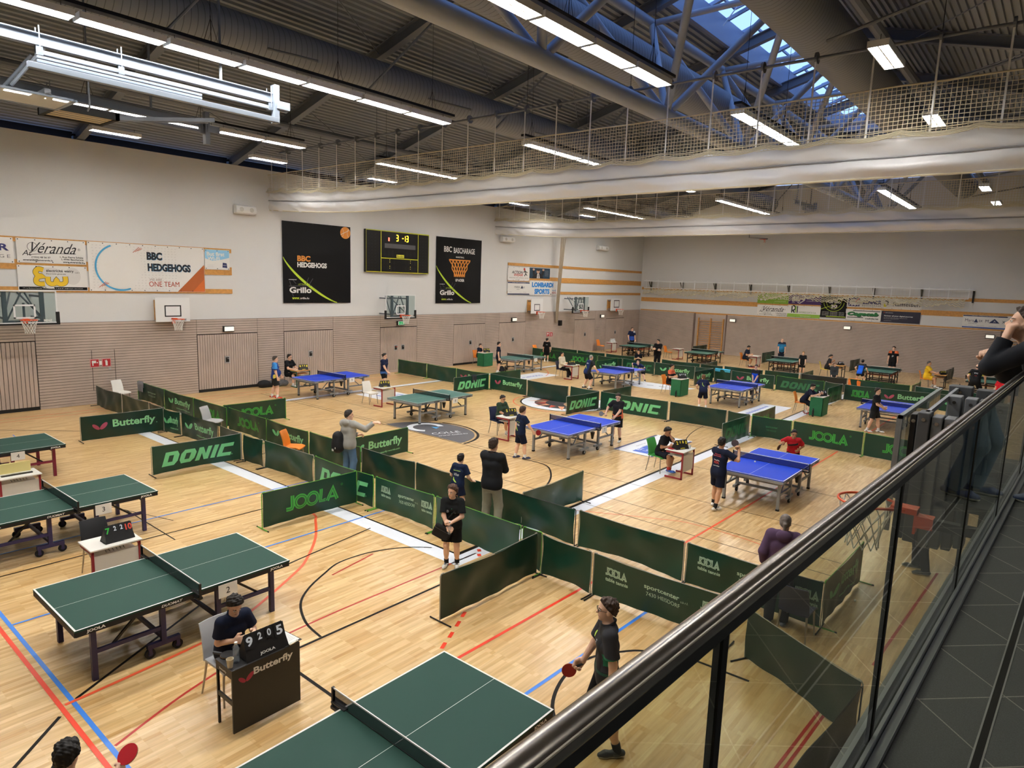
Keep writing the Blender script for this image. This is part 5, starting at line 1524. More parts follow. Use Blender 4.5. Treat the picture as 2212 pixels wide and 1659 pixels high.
def p_sport(D, w, h, m):
    joola_word(D, w*0.10, h*0.58, w*0.17, h*0.2, m, FABR[0]); D.text('table tennis', w*0.10, h*0.44, h*0.09, m, 1, w=w*0.18, bold=0.02)
    D.text('sportcenter', w*0.40, h*0.56, h*0.13, m, 1, w=w*0.26, bold=0.02); D.text('s.à r.l.', w*0.67, h*0.56, h*0.05, m, 1); D.text('7430 HEISDORF', w*0.415, h*0.41, h*0.1, m, 1, w=w*0.25)
    joola_word(D, w*0.80, h*0.56, w*0.17, h*0.2, m, FABR[0]); D.text('table tennis', w*0.80, h*0.42, h*0.09, m, 1, w=w*0.17, bold=0.02)
def p_sport1(D, w, h, m):
    D.text('sportcenter', w*0.36, h*0.48, h*0.13, m, 1, w=w*0.3, bold=0.02); D.text('7430 HEISDORF', w*0.38, h*0.34, h*0.09, m, 1, w=w*0.25)
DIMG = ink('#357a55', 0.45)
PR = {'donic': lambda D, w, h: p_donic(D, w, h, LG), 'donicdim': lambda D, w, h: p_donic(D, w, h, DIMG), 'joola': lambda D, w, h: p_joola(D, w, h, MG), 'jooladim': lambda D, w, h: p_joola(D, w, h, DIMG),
      'butpink': lambda D, w, h: p_butter(D, w, h, LB, PKW), 'but': lambda D, w, h: p_butter(D, w, h, LB, LG), 'butwww': lambda D, w, h: p_butter(D, w, h, LB, LG, True), 'butdim': lambda D, w, h: p_butter(D, w, h, DIMG, DIMG, True),
      'sport': lambda D, w, h: p_sport(D, w, h, PALE), 'sport1': lambda D, w, h: p_sport1(D, w, h, DIMG), 'sport1p': lambda D, w, h: p_sport1(D, w, h, PALE), '': None}
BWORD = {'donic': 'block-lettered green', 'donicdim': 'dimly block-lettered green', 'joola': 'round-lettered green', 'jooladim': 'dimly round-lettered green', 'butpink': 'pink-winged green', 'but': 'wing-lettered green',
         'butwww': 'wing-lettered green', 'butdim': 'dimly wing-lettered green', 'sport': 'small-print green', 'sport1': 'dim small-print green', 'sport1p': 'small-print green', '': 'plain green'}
def barrier(a, b, pr, fab, post, label, bulge=None, ends=(1, 1)):
    """fabric panel between a and b (floor points); print faces the +u x z side seen from the gallery"""
    a, b = Vector((*a, 0)), Vector((*b, 0))
    w = (b-a).length
    u = (b-a).normalized()
    n = u.cross(Vector((0, 0, 1)))
    rnd = random.Random(int(a.x*131+a.y*37))
    H = 0.72
    p = [rnd.uniform(0, 6) for _ in range(6)]
    bl = rnd.uniform(0.02, 0.08) if bulge is None else bulge
    dip = rnd.uniform(0.0, 0.035)
    t = thing('court_surround', label, 'court surround', (a+b)/2, math.atan2(u.y, u.x), 'green court surrounds')
    def fn(x, y):
        q = x/w; v = y/H
        d = bl*math.sin(PI*q)*(1-v)**0.8*math.cos(p[0])-0.03*(1-v)*math.sin(PI*q)
        wk = 1.0 if PR[pr] else 1.7
        d += wk*0.014*math.sin(7*x+2.5*y+p[1])*math.sin(PI*v)+0.010*math.sin(13*x-6*y+p[2])*(1-v)+wk*0.012*math.sin(3.2*x+9*y*(1 if p[3] > 3 else -1)+p[4])*math.sin(PI*q)
        z = y+0.035-dip*math.sin(PI*q)*v+0.02*math.sin(PI*q)*(1-v)*math.sin(p[5])
        return Vector((x-w/2, -d, z)), Vector((0, -1, 0))
    mb = MB()
    N = 26
    mb.sheet(fn, [0.02+(w-0.04)*k/N for k in range(N+1)], [(H-0.035)*k/9 for k in range(10)], FABR[fab], th=0.008)
    if PR[pr]:
        D = Draw(); PR[pr](D, w, H-0.035)
        D.put(mb, lambda x, y, l: fn(min(max(x, 0.02), w-0.02), y)[0]+Vector((0, -1, 0))*(0.002+l), step=0.0025, cuts=[0.02+(w-0.04)*k/26 for k in range(1, 26)], rows=[(H-0.035)*k/9 for k in range(1, 9)])
    mb.build('fabric', t, smooth=0.6)
    pm = POSTG if post == 'g' else POSTS if post == 's' else DARKM
    for e, s in zip(ends, (-1, 1)):
        if not e: continue
        x = s*(w/2-0.005)
        m = MB()
        m.tube([(x, 0.014, 0.02), (x, 0.014, 0.70), (x-s*0.02, 0.014, 0.725), (x-s*0.06, 0.014, 0.73)], 0.009, pm, 6)
        m.tube([(x, -0.2, 0.012), (x, 0.2, 0.012)], 0.010, pm if post != 's' else DARKM, 6)
        for y in (-0.2, 0.2): m.tube([(x, y-0.015, 0.012), (x, y+0.015, 0.012)], 0.0115, RUBBER, 6)
        m.build('post', t)
    m = MB(); m.tube([(-w/2+0.02, 0.012, 0.722), (0, 0.012, 0.722-dip), (w/2-0.02, 0.012, 0.722)], 0.006, pm, 5); m.build('top_rod', t)
    return t
YC, YBr, YF, YH, YI = 8.54, 9.88, 22.08, 33.12, 34.75
BL = [  # a, b, print, fabric, post, where
 ((-26.19, 8.45), (-23.95, 8.45), '', 1, 's', 'first from the banner wall, in front of the white chair'),
 ((-23.92, 8.46), (-21.9, 8.5), '', 1, 's', 'second from the banner wall, left of the pink-winged panel'),
 ((-21.85, 8.5), (-20.75, 8.5), '', 1, 's', 'short one meeting the pink-winged panel from behind'),
 ((-26.41, 9.9), (-24.02, 9.86), 'sport1p', 0, 'g', 'with a grey towel hung over its end near the wall'),
 ((-24.0, 9.86), (-21.77, 9.84), 'butwww', 0, 'g', 'right of the towel-hung panel'),
 ((-21.74, 9.84), (-19.6, 9.86), 'joola', 0, 'g', 'half hidden behind the grey chair'),
 ((-19.58, 9.92), (-17.36, 9.9), 'joola', 0, 'g', 'right of the grey chair'),
 ((-17.33, 9.9), (-15.18, 9.86), 'butwww', 0, 'g', 'left of the orange chair by the pointing man'),
 ((-15.15, 9.88), (-12.92, 9.85), '', 0, 'g', 'directly behind the orange chair and the pointing man'),
 ((-12.89, 9.86), (-11.0, 9.92), '', 1, 's', 'right of the pointing man, in the rear line'),
 ((-10.98, 9.93), (-8.78, 9.9), '', 1, 's', 'against which the navy-shirted boy leans'),
 ((-8.74, 9.88), (-6.55, 9.9), '', 0, 'b', 'behind the tall man in black jacket'),
 ((-6.5, 9.93), (-4.37, 9.9), '', 0, 's', 'long one right of the tall man, in the rear line'),
 ((-4.34, 9.9), (-2.2, 9.9), 'sport', 0, 's', 'left of the woman in purple'),
 ((-20.6, 8.42), (-19.76, 8.54), 'butwww', 0, 's', 'short one between the pink-winged panel and the next'),
 ((-19.72, 8.55), (-17.6, 8.6), 'butwww', 1, 'b', 'in the front line, left of the grey chair'),
 ((-17.35, 8.53), (-16.15, 8.5), '', 1, 's', 'short one in front of the grey chair'),
 ((-16.0, 8.48), (-15.12, 8.53), '', 1, 's', 'short dark one right of the big block lettered panel'),
 ((-15.08, 8.54), (-13.03, 8.6), '', 0, 's', 'in the front line before the orange chair'),
 ((-12.99, 8.6), (-10.8, 8.57), 'donic', 0, 'g', 'half hidden behind the big round-lettered panel'),
 ((-10.75, 8.58), (-8.98, 8.6), 'sport', 2, 'g', 'left of the boy with the shoulder bag'),
 ((-8.94, 8.6), (-6.76, 8.54), '', 2, 'g', 'right behind the boy with the shoulder bag'),
 ((-6.72, 8.54), (-6.3, 8.54), '', 0, 'g', 'very short piece behind the nearest crossing panel'),
 ((-6.27, 8.5), (-5.25, 8.45), '', 0, 's', 'short one right of the nearest crossing panel'),
 ((-5.22, 8.45), (-3.0, 8.47), 'sport', 0, 's', 'large one behind the boy with glasses'),
 ((-2.75, 8.36), (-1.2, 7.55), '', 1, 's', 'slanting one seen through the balustrade glass'),
 ((-1.2, 7.5), (-1.4, 5.3), '', 3, 'b', 'dark one seen through the glass at the lower right'),
 ((-20.8, 6.25), (-20.72, 8.47), 'butpink', 1, 's', 'crossing panel nearest the left wall area'),
 ((-16.21, 6.3), (-16.15, 8.5), 'donic', 0, 's', 'crossing panel behind the green table with card 3'),
 ((-11.35, 6.35), (-11.32, 8.55), 'joola', 0, 'g', 'large crossing panel in the left centre'),
 ((-6.36, 6.25), (-6.35, 8.5), '', 1, 's', 'nearest crossing panel with draped dark folds'),
 ((-19.97, 9.95), (-19.9, 12.1), 'joola', 0, 'g', 'crossing panel beside the walking man in red shoes'),
 ((-13.8, 9.98), (-13.82, 12.2), 'butwww', 0, 'g', 'crossing panel right of the pointing man'),
 ((-7.87, 9.97), (-7.9, 12.2), '', 2, 's', 'glossy pale crossing panel right of the tall man'),
 ((-2.2, 9.95), (-2.15, 12.1), 'butwww', 0, 'g', 'crossing panel behind the navy chair, seen through glass'),
 ((-26.1, 22.3), (-23.9, 22.25), '', 0, 'g', 'in the middle line, nearest the slatted doors'),
 ((-23.87, 22.25), (-21.82, 22.2), '', 0, 'g', 'second of the middle line from the slatted doors'),
 ((-21.79, 22.2), (-19.75, 22.2), 'butpink', 0, 'g', 'in the middle line, half hidden by the panel with a towel'),
 ((-19.72, 19.95), (-19.7, 22.15), 'donic', 0, 's', 'crossing panel with a dark towel hung over it'),
 ((-19.72, 22.3), (-19.68, 24.4), '', 0, 'g', 'crossing panel behind the towel-hung one'),
 ((-19.66, 22.2), (-17.45, 22.08), 'butpink', 0, 's', 'in front of the round floor emblem'),
 ((-17.35, 22.0), (-15.2, 22.0), '', 1, 's', 'sagging over the round floor emblem'),
 ((-15.18, 22.1), (-13.75, 22.0), '', 0, 's', 'short one right of the round floor emblem'),
 ((-13.85, 19.95), (-13.72, 22.0), 'donic', 1, 's', 'crossing panel right of the round floor emblem'),
 ((-13.69, 22.2), (-13.6, 24.3), '', 0, 's', 'crossing panel behind the crouching server'),
 ((-13.65, 21.98), (-10.78, 22.02), 'donic', 0, 's', 'long one behind the striped player'),
 ((-10.72, 22.05), (-8.58, 22.05), '', 1, 's', 'right of the striped player in the middle line'),
 ((-8.55, 22.05), (-7.75, 21.95), '', 0, 's', 'short one left of the crossing panel behind card table 6'),
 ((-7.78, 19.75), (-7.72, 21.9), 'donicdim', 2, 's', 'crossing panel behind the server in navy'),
 ((-7.7, 22.08), (-7.68, 24.3), 'joola', 1, 'g', 'folded crossing panel over the white floor board'),
 ((-7.64, 21.85), (-6.36, 21.92), 'sport1', 0, 'g', 'left of the boy in red'),
 ((-6.33, 21.95), (-4.25, 21.88), 'joola', 0, 'g', 'right behind the boy in red'),
 ((-4.22, 21.82), (-2.1, 21.75), 'joola', 0, 'g', 'rightmost of the middle line, behind the stand glass'),
 ((-25.94, 33.3), (-23.47, 33.15), 'joola', 0, 'g', 'far one beside the boy in black T-shirt'),
 ((-25.5, 34.75), (-23.4, 34.6), '', 0, 's', 'far rear line, nearest the hydrant signs'),
 ((-23.35, 34.6), (-21.3, 34.5), '', 0, 's', 'far rear line, second from the hydrant signs'),
 ((-23.43, 33.15), (-20.95, 33.1), 'joola', 0, 'g', 'far one behind the woman in a cream jacket'),
 ((-19.4, 30.6), (-19.5, 33.05), 'butwww', 0, 'g', 'far crossing panel behind the grey-haired player'),
 ((-20.9, 33.1), (-19.25, 33.1), '', 0, 's', 'far one left of the crossing panel'),
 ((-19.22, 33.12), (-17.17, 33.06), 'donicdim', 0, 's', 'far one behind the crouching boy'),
 ((-17.14, 33.06), (-14.82, 33.1), 'butwww', 0, 's', 'far one behind the seated man with orange sleeves'),
 ((-14.8, 33.1), (-13.84, 33.2), '', 0, 's', 'far short one right of the winged panel'),
 ((-13.9, 31.1), (-13.82, 33.2), 'butwww', 1, 's', 'far crossing panel behind the bending boy'),
 ((-13.79, 33.25), (-12.9, 33.25), '', 0, 's', 'far short one with a cyan towel over it'),
 ((-12.87, 33.25), (-10.65, 33.1), 'butpink', 0, 's', 'far one behind the girl in bright blue'),
 ((-10.6, 33.2), (-8.35, 33.08), 'donicdim', 0, 'g', 'far one right of the girl in bright blue'),
 ((-8.32, 33.08), (-7.48, 32.85), '', 0, 's', 'far short one behind the writing umpire'),
 ((-7.57, 30.75), (-7.48, 32.8), 'butdim', 0, 's', 'far crossing panel behind the writing umpire'),
 ((-7.41, 32.8), (-6.1, 32.86), 'joola', 0, 's', 'far one left of the boy in white shoes'),
 ((-6.08, 32.9), (-3.9, 33.2), 'butpink', 0, 's', 'far one behind the rightmost blue table'),
 ((-3.83, 33.2), (-1.9, 33.0), 'but', 0, 's', 'far one vanishing behind the grey stand'),
 ((-21.2, 34.5), (-19.3, 34.6), '', 0, 's', 'far rear line, before the man with folded arms'),
 ((-17.6, 34.75), (-15.2, 34.6), '', 0, 's', 'far rear line, right of the man with folded arms'),
 ((-15.16, 34.6), (-13.9, 34.6), '', 1, 's', 'far rear line, at the crossing panel before the empty table'),
 ((-13.88, 34.75), (-11.78, 34.72), '', 0, 's', 'far rear line, below the navy-shirted seated man'),
 ((-11.75, 34.9), (-10.05, 34.95), '', 0, 's', 'far rear line, below the girl in black'),
 ((-10.0, 35.1), (-7.85, 35.2), '', 3, 's', 'black one in the far rear line below the child in a jacket'),
 ((-7.8, 35.18), (-5.15, 35.1), '', 0, 'g', 'far rear line, below the girl in a blue shirt'),
 ((-4.95, 35.1), (-2.9, 34.95), '', 0, 's', 'far rear line, below the man in yellow'),
 ((-2.85, 34.95), (-1.6, 34.9), '', 0, 's', 'far rear line, last one at the right'),
 ((-15.16, 34.7), (-15.17, 36.9), '', 1, 's', 'far crossing panel before the empty table'),
 ((-10.02, 35.1), (-10.02, 37.3), '', 0, 's', 'far crossing panel right of the girl in black'),
 ((-5.08, 35.2), (-5.04, 37.3), '', 0, 'g', 'far crossing panel left of the man in yellow'),
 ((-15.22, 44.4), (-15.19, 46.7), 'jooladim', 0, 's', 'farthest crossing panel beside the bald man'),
 ((-20.2, 44.5), (-20.13, 46.8), '', 1, 's', 'farthest crossing panel in front of the wall bars'),
 ((-9.95, 44.8), (-9.85, 46.9), '', 1, 's', 'farthest crossing panel left of the tall player'),
 ((-4.85, 44.3), (-4.75, 46.7), '', 1, 's', 'farthest crossing panel behind the umpire in yellow'),
]
for a, b, pr, fb, po, wh in BL:
    barrier(a, b, pr, fb, po, (BWORD[pr] if fb != 3 else 'near-black')+' court surround, '+wh)
# ------------------------------------------------------------------ bodies: smooth implicit surfaces, polygonised with numpy surface nets
def A3(v): return np.array(v, float)
class SDF:
    """smooth union of tapered capsules (cone) and ellipsoids (ell), optionally cut by planes"""
    def __init__(s, k=0.03):
        s.p = []; s.k = k; s.cut = []
    def cone(s, a, b, r0, r1, flat=False, k=None):
        s.p.append(('c', A3(a), A3(b), r0, r1, flat, k or s.k)); return s
    def ell(s, c, r, R=None, k=None):
        s.p.append(('e', A3(c), A3(r), np.eye(3) if R is None else R, 0, False, k or s.k)); return s
    def plane(s, p, n):           # keep the side n points away from
        n = A3(n); s.cut.append((A3(p), n/np.linalg.norm(n))); return s
    def box(s):
        lo, hi = [], []
        for q in s.p:
            if q[0] == 'c':
                r = max(q[3], q[4]); lo.append(np.minimum(q[1], q[2])-r); hi.append(np.maximum(q[1], q[2])+r)
            else:
                r = max(q[2]); lo.append(q[1]-r); hi.append(q[1]+r)
        return np.min(lo, 0)-0.01, np.max(hi, 0)+0.01
    @staticmethod
    def d(q, X):
        if q[0] == 'c':
            a, b, r0, r1 = q[1], q[2], q[3], q[4]
            ab = b-a; L2 = ab @ ab+1e-12
            t = ((X-a) @ ab)/L2
            tc = np.clip(t, 0, 1)
            D = np.linalg.norm(X-a-tc[..., None]*ab, axis=-1)-(r0+(r1-r0)*tc)
            if q[5]: D = np.maximum(D, (t-1)*math.sqrt(L2))
            return D
        Y = (X-q[1]) @ q[3]
        k0 = np.linalg.norm(Y/q[2], axis=-1); k1 = np.linalg.norm(Y/(q[2]**2), axis=-1)
        return k0*(k0-1)/np.maximum(k1, 1e-6)
    def at(s, X):
        F = np.full(X.shape[:-1], 1.0)
        for q in s.p:
            D = s.d(q, X); k = q[6]
            h = np.maximum(k-np.abs(F-D), 0)/k
            F = np.minimum(F, D)-h*h*k/4
        for p, n in s.cut: F = np.maximum(F, (X-p) @ n)
        return F
    def mesh(s, vox):
        lo, hi = s.box()
        n = np.ceil((hi-lo)/vox).astype(int)+4
        o = lo-1.5*vox
        F = np.full(n, 1.0, np.float32)
        ax = [o[i]+vox*np.arange(n[i]) for i in range(3)]
        for q in s.p:
            if q[0] == 'c':
                r = max(q[3], q[4]); l, h = np.minimum(q[1], q[2])-r, np.maximum(q[1], q[2])+r
            else:
                r = max(q[2]); l, h = q[1]-r, q[1]+r
            k = q[6]
            i0 = np.clip(np.floor((l-k-vox*2-o)/vox).astype(int), 0, n); i1 = np.clip(np.ceil((h+k+vox*2-o)/vox).astype(int)+1, 0, n)
            sl = tuple(slice(a, b) for a, b in zip(i0, i1))
            X = np.stack(np.meshgrid(*[ax[i][sl[i]] for i in range(3)], indexing='ij'), -1)
            D = s.d(q, X)
            G = F[sl]
            hh = np.maximum(k-np.abs(G-D), 0)/k
            F[sl] = np.minimum(G, D)-hh*hh*k/4
        if s.cut:
            X = np.stack(np.meshgrid(*ax, indexing='ij'), -1)
            for p, nn in s.cut: F = np.maximum(F, (X-p) @ nn)
        return nets(F, o, vox)
def nets(F, o, vox):
    I = F < 0
    c = np.zeros(tuple(np.array(F.shape)-1), np.int8)
    offs = [(i, j, k) for i in (0, 1) for j in (0, 1) for k in (0, 1)]
    nx, ny, nz = c.shape
    for i, j, k in offs: c += I[i:i+nx, j:j+ny, k:k+nz]
    act = np.argwhere((c > 0) & (c < 8))
    idx = np.full(c.shape, -1, np.int32)
    idx[tuple(act.T)] = np.arange(len(act))
    acc = np.zeros((len(act), 3)); cnt = np.zeros(len(act))
    val = {q: F[act[:, 0]+q[0], act[:, 1]+q[1], act[:, 2]+q[2]] for q in offs}
    for q in offs:
        for a in range(3):
            if q[a]: continue
            r = list(q); r[a] = 1; r = tuple(r)
            f0, f1 = val[q], val[r]
            m = (f0 < 0) != (f1 < 0)
            t = f0[m]/(f0[m]-f1[m])
            P = np.tile(np.array(q, float), (m.sum(), 1)); P[:, a] += t
            acc[m] += P; cnt[m] += 1
    V = o+vox*(act+acc/np.maximum(cnt, 1)[:, None])
    quads = []
    for a in range(3):
        b, d = (a+1) % 3, (a+2) % 3
        s0 = [slice(1, -1)]*3; s0[a] = slice(0, -1); s1 = list(s0); s1[a] = slice(1, None)
        A, B = I[tuple(s0)], I[tuple(s1)]
        for flip, M in ((False, A & ~B), (True, ~A & B)):
            e = np.argwhere(M)
            if not len(e): continue
            e = e+np.array([0 if i == a else 1 for i in range(3)])
            def cell(db, dd):
                q = e.copy(); q[:, b] -= db; q[:, d] -= dd
                return idx[q[:, 0], q[:, 1], q[:, 2]]
            Q = np.stack([cell(0, 0), cell(1, 0), cell(1, 1), cell(0, 1)], 1)
            quads.append(Q[:, ::-1] if flip else Q)
    Q = np.concatenate(quads)
    return V, Q[(Q >= 0).all(1)]
def np_obj(name, V, Q, mats, midx, parent):
    me = bpy.data.meshes.new(name)
    me.vertices.add(len(V)); me.vertices.foreach_set('co', V.astype(np.float32).ravel())
    me.loops.add(len(Q)*4); me.loops.foreach_set('vertex_index', Q.astype(np.int32).ravel())
    me.polygons.add(len(Q)); me.polygons.foreach_set('loop_start', np.arange(0, len(Q)*4, 4, dtype=np.int32))
    for m in mats: me.materials.append(m)
    if midx is not None: me.polygons.foreach_set('material_index', midx.astype(np.int32))
    me.update(calc_edges=True)
    me.shade_smooth()
    o = bpy.data.objects.new(name, me); COL.objects.link(o); o.parent = parent
    return o
def R3(yaw=0, pitch=0, roll=0):
    """yaw about z, pitch nods forward (about x), roll about y"""
    cy, sy = math.cos(yaw), math.sin(yaw); cp, sp = math.cos(-pitch), math.sin(-pitch); cr, sr = math.cos(roll), math.sin(roll)
    return np.array([[cy, -sy, 0], [sy, cy, 0], [0, 0, 1]]) @ np.array([[1, 0, 0], [0, cp, -sp], [0, sp, cp]]) @ np.array([[cr, 0, sr], [0, 1, 0], [-sr, 0, cr]])
def ik(a, c, l1, l2, pole):
    a, c = A3(a), A3(c); v = c-a; L = np.linalg.norm(v)
    if L > (l1+l2)*0.995: c = a+v*(l1+l2)*0.995/L; v = c-a; L = np.linalg.norm(v)
    u = v/L; x = (l1*l1-l2*l2+L*L)/(2*L); h = math.sqrt(max(0, l1*l1-x*x))
    p = A3(pole)-u*(A3(pole) @ u); p /= max(np.linalg.norm(p), 1e-6)
    return a+u*x+p*h, c
SKINS = [mat('skin_light', '#e8bda2', 0.55), mat('skin_tan', '#d0a07e', 0.55), mat('skin_brown', '#b08262', 0.55)]
for _m in SKINS:
    _b = _m.node_tree.nodes['Principled BSDF']
    _b.inputs['Subsurface Weight'].default_value = 0.0
LIPM, EYEW, EYED = mat('lip', '#b06a5e', 0.5), mat('eye_white', '#d8d4ce', 0.3), mat('eye_dark', '#241a16', 0.3)
def hand(S_, H, wrist, d, n, curl, grip, side, sc=1.0):
    """palm, four fingers of unequal length with knuckle bends and a side thumb, rooted in the forearm"""
    d = A3(d)/np.linalg.norm(d); n = A3(n); n = n-d*(n @ d); n /= np.linalg.norm(n)
    x = np.cross(d, n)*side          # towards the thumb
    L = 0.105*H*sc
    k = 0.010
    w = A3(wrist)
    for i, off in enumerate((0.55, 0.18, -0.18, -0.55)):
        base = w+d*L*0.48+x*off*L*0.36
        S_.cone(w+x*off*L*0.2, base, L*0.10, L*0.105, k=0.016)
        ln = L*(0.46, 0.52, 0.48, 0.37)[i]
        p = base; ang = 0.12
        for j in range(3):
            ang += curl*(0.75, 1.0, 0.7)[j]*(1+0.08*i)
            q = p+(d*math.cos(ang)+n*math.sin(ang)+x*off*0.12)*ln*(0.44, 0.33, 0.23)[j]
            S_.cone(p, q, L*(0.084-0.008*j), L*(0.078-0.010*j), k=k); p = q
    b = w+d*L*0.12+x*L*0.2
    m = b+(d*0.5+x*(0.75-0.5*grip)+n*(0.15+0.55*grip))*L*0.30
    S_.cone(b, m, L*0.115, L*0.095, k=0.014)
    S_.cone(m, m+(d*0.75+x*(0.25-0.5*grip)+n*(0.1+0.5*grip))*L*0.26, L*0.09, L*0.07, k=k)

PEOPLE_N = [0]
def person(label, pos, head, H, pose, skin=0, shirt='#16213f', sleeve=0.55, pants='#14151c', leg=0.75, hair='#2a1d16', style='short', shoe='#e4e4e4', sole='#d8d8d8', sock='#e6e6e6',
           W_=1.0, vox=None, tint=None, group=None, hood=False, glasses=False, band=None, prints=None, eyes=False, base=0.0, kid=None, collar=None):
    """pose: dict of hip height, lean, twist, hand and foot targets in metres, in the person's own frame (x right, y ahead)"""
    dist = math.hypot(pos[0], pos[1])
    vox = vox or (0.0075 if dist < 11 else 0.0095 if dist < 19 else 0.013)
    t = thing('person', label, 'person', (pos[0], pos[1], base), -math.radians(head), group)
    P = dict(hip=0.515*H, hy=0.0, hx=0.0, lean=0.03, side=0.0, twist=0.0, fl=(-0.06*H, 0.0), fr=(0.06*H, 0.02), hl=None, hr=None, look=(0, 0.05), curl=(0.45, 0.45), grip=(0.2, 0.2), el=(-0.5, -1, -0.2), er=(0.5, -1, -0.2),
             kl=None, kr=None, hand_dl=None, hand_dr=None, toe=(0.15, -0.15), zl=0.0, zr=0.0, shrug=0.0, pl=0.0, pr=0.0)
    P.update(pose)
    hs = 1.0 if kid is None else kid
    skinm = SKINS[skin]
    hip = A3((P['hx'], P['hy'], P['hip']))
    T = R3(P['twist'], P['lean'], P['side'])
    def tp(x, y, z): return hip+T @ A3((x, y, z))
    hw, sw = 0.050*H*(0.85+0.15*W_), 0.100*H*(0.9+0.1*W_)
    tl = 0.295*H
    sh = [tp(-sw, 0, tl+P['shrug']), tp(sw, 0, tl+P['shrug'])]
    neck = tp(0, 0.0, 0.315*H)
    Tp = R3(P['twist']*0.25, P['lean']*0.35, P['side']*0.3)
    hp = [hip+Tp @ A3((-hw, 0, -0.005*H)), hip+Tp @ A3((hw, 0, -0.005*H))]
    la, lb = 0.172*H, 0.148*H
    ll, lm = 0.240*H, 0.232*H
    hands, elb = [], []
    for i, key in enumerate(('hl', 'hr')):
        s = (-1, 1)[i]
        tg = P[key]
        if tg is None: tg = (s*(0.125*H*(0.85+0.15*W_)+0.03), 0.03, P['hip']-0.02*H) if P['lean'] < 0.4 else tuple(sh[i]+A3((s*0.02, 0.02, -0.3*H)))
        e, h = ik(sh[i], tg, la, lb, P[('el', 'er')[i]]); elb.append(e); hands.append(h)
    knee, ank = [], []
    for i, (key, zz, pk) in enumerate((('fl', 'zl', 'kl'), ('fr', 'zr', 'kr'))):
        f = P[key]
        kk, a = ik(hp[i], (f[0], f[1]-0.02, 0.045*H+P[zz]), ll, lm, P[pk] or ((-0.12, 0.12)[i], 1, 0.15)); knee.append(kk); ank.append(a)
    # head
    Rh = R3(P['look'][0], P['look'][1])
    Tn = T @ A3((0, 0, 1))
    hsz = 0.133*H*hs/0.232
    hc = neck+(Tn*0.35+A3((0, 0, 0.65)))*0.088*H*(0.6+0.4*hs)+Rh @ A3((0, 0.018, 0.012))
    def hh(x, y, z): return hc+Rh @ (A3((x, y, z))*hsz)
    r = lambda v: v*H*(0.6+0.4*W_)
    B = SDF(0.03)
    def torso(S_, o, belly=True):
        S_.cone(tp(-hw*0.75, -0.006*H, 0.0), tp(hw*0.75, -0.006*H, 0.0), r(0.062)+o, r(0.062)+o)
        S_.cone(tp(-hw*0.5, 0.004*H*W_, 0.09*H), tp(hw*0.5, 0.004*H*W_, 0.09*H), r(0.055)*(0.65+0.35*W_)+o, r(0.055)*(0.65+0.35*W_)+o)
        if W_ > 1.15: S_.ell(tp(0, 0.05*H, 0.085*H), (r(0.085)+o, r(0.07)+o, 0.085*H+o))
        S_.cone(tp(-sw*0.42, 0.003*H, 0.205*H), tp(sw*0.42, 0.003*H, 0.205*H), r(0.062)+o, r(0.062)+o)
        S_.cone(tp(-sw*0.85, -0.004*H, 0.283*H), tp(sw*0.85, -0.004*H, 0.283*H), r(0.042)+o, r(0.042)+o)
        S_.cone(tp(0, -0.008*H, 0.285*H), tp(0, -0.003*H, 0.328*H if o else 0.315*H), r(0.048)+o, r(0.034)+o, flat=bool(o))
    torso(B, 0)
    B.cone(tp(0, -0.004, 0.29*H), hh(0, -0.012, -0.06), r(0.034), r(0.031))
    for i in (0, 1):
        B.cone(sh[i], elb[i], r(0.033), r(0.0255)); B.cone(elb[i], hands[i], r(0.0265), r(0.0175), k=0.02)
        B.cone(hp[i], knee[i], r(0.052), r(0.034)); B.cone(knee[i], ank[i], r(0.034), r(0.0215), k=0.02)
        B.ell((knee[i]*0.62+ank[i]*0.38)-A3((0, 0.012, 0)), (r(0.032), r(0.034), 0.07*H), k=0.03)
        d = hands[i]-elb[i]; d /= np.linalg.norm(d)
        s = (-1, 1)[i]
        hd = P[('hand_dl', 'hand_dr')[i]]
        dd = d if hd is None else A3(hd[0])
        nn = A3((-s, 0.25, 0)) if hd is None else A3(hd[1])
        hand(B, H, hands[i], dd, nn, P['curl'][i], P['grip'][i], 1 if np.cross(dd, nn) @ A3((0, 1, 0.4)) > 0 else -1)
        B.cone(ank[i], ank[i]+A3((0, 0.0, -0.02*H)), r(0.021), r(0.02))
    # skull, jaw, nose, ears, brow
    B.ell(hh(0, -0.008, 0.034), A3((0.074, 0.094, 0.088))*hsz, Rh, k=0.02)
    B.ell(hh(0, 0.022, -0.045), A3((0.058, 0.066, 0.078))*hsz, Rh, k=0.03)
    B.cone(hh(0, 0.083, 0.004), hh(0, 0.102, -0.030), 0.010*hsz, 0.0145*hsz, k=0.012)
    for s in (-1, 1):
        B.ell(hh(s*0.076, -0.006, -0.012), A3((0.010, 0.022, 0.032))*hsz, Rh, k=0.008)
        B.cone(hh(s*0.014, 0.082, 0.018), hh(s*0.046, 0.072, 0.018), 0.010*hsz, 0.008*hsz, k=0.012)
    B.cone(hh(-0.018, 0.074, -0.066), hh(0.018, 0.074, -0.066), 0.012*hsz, 0.012*hsz, k=0.012)
    B.ell(hh(0, 0.062, -0.105), A3((0.022, 0.02, 0.017))*hsz, Rh, k=0.02)
    V, Q = B.mesh(vox)
    C = (V[Q].mean(1)-hc) @ Rh/hsz
    mi = np.zeros(len(Q), int)
    fr = C[:, 1] > 0.05
    ex, ez = np.abs(np.abs(C[:, 0])-0.032), np.abs(C[:, 2]-0.001)
    if not eyes: mi[fr & (ex < 0.014) & (ez < 0.008)] = 1
    mi[fr & (np.abs(np.abs(C[:, 0])-0.032) < 0.019) & (np.abs(C[:, 2]-0.022) < 0.0042)] = 3
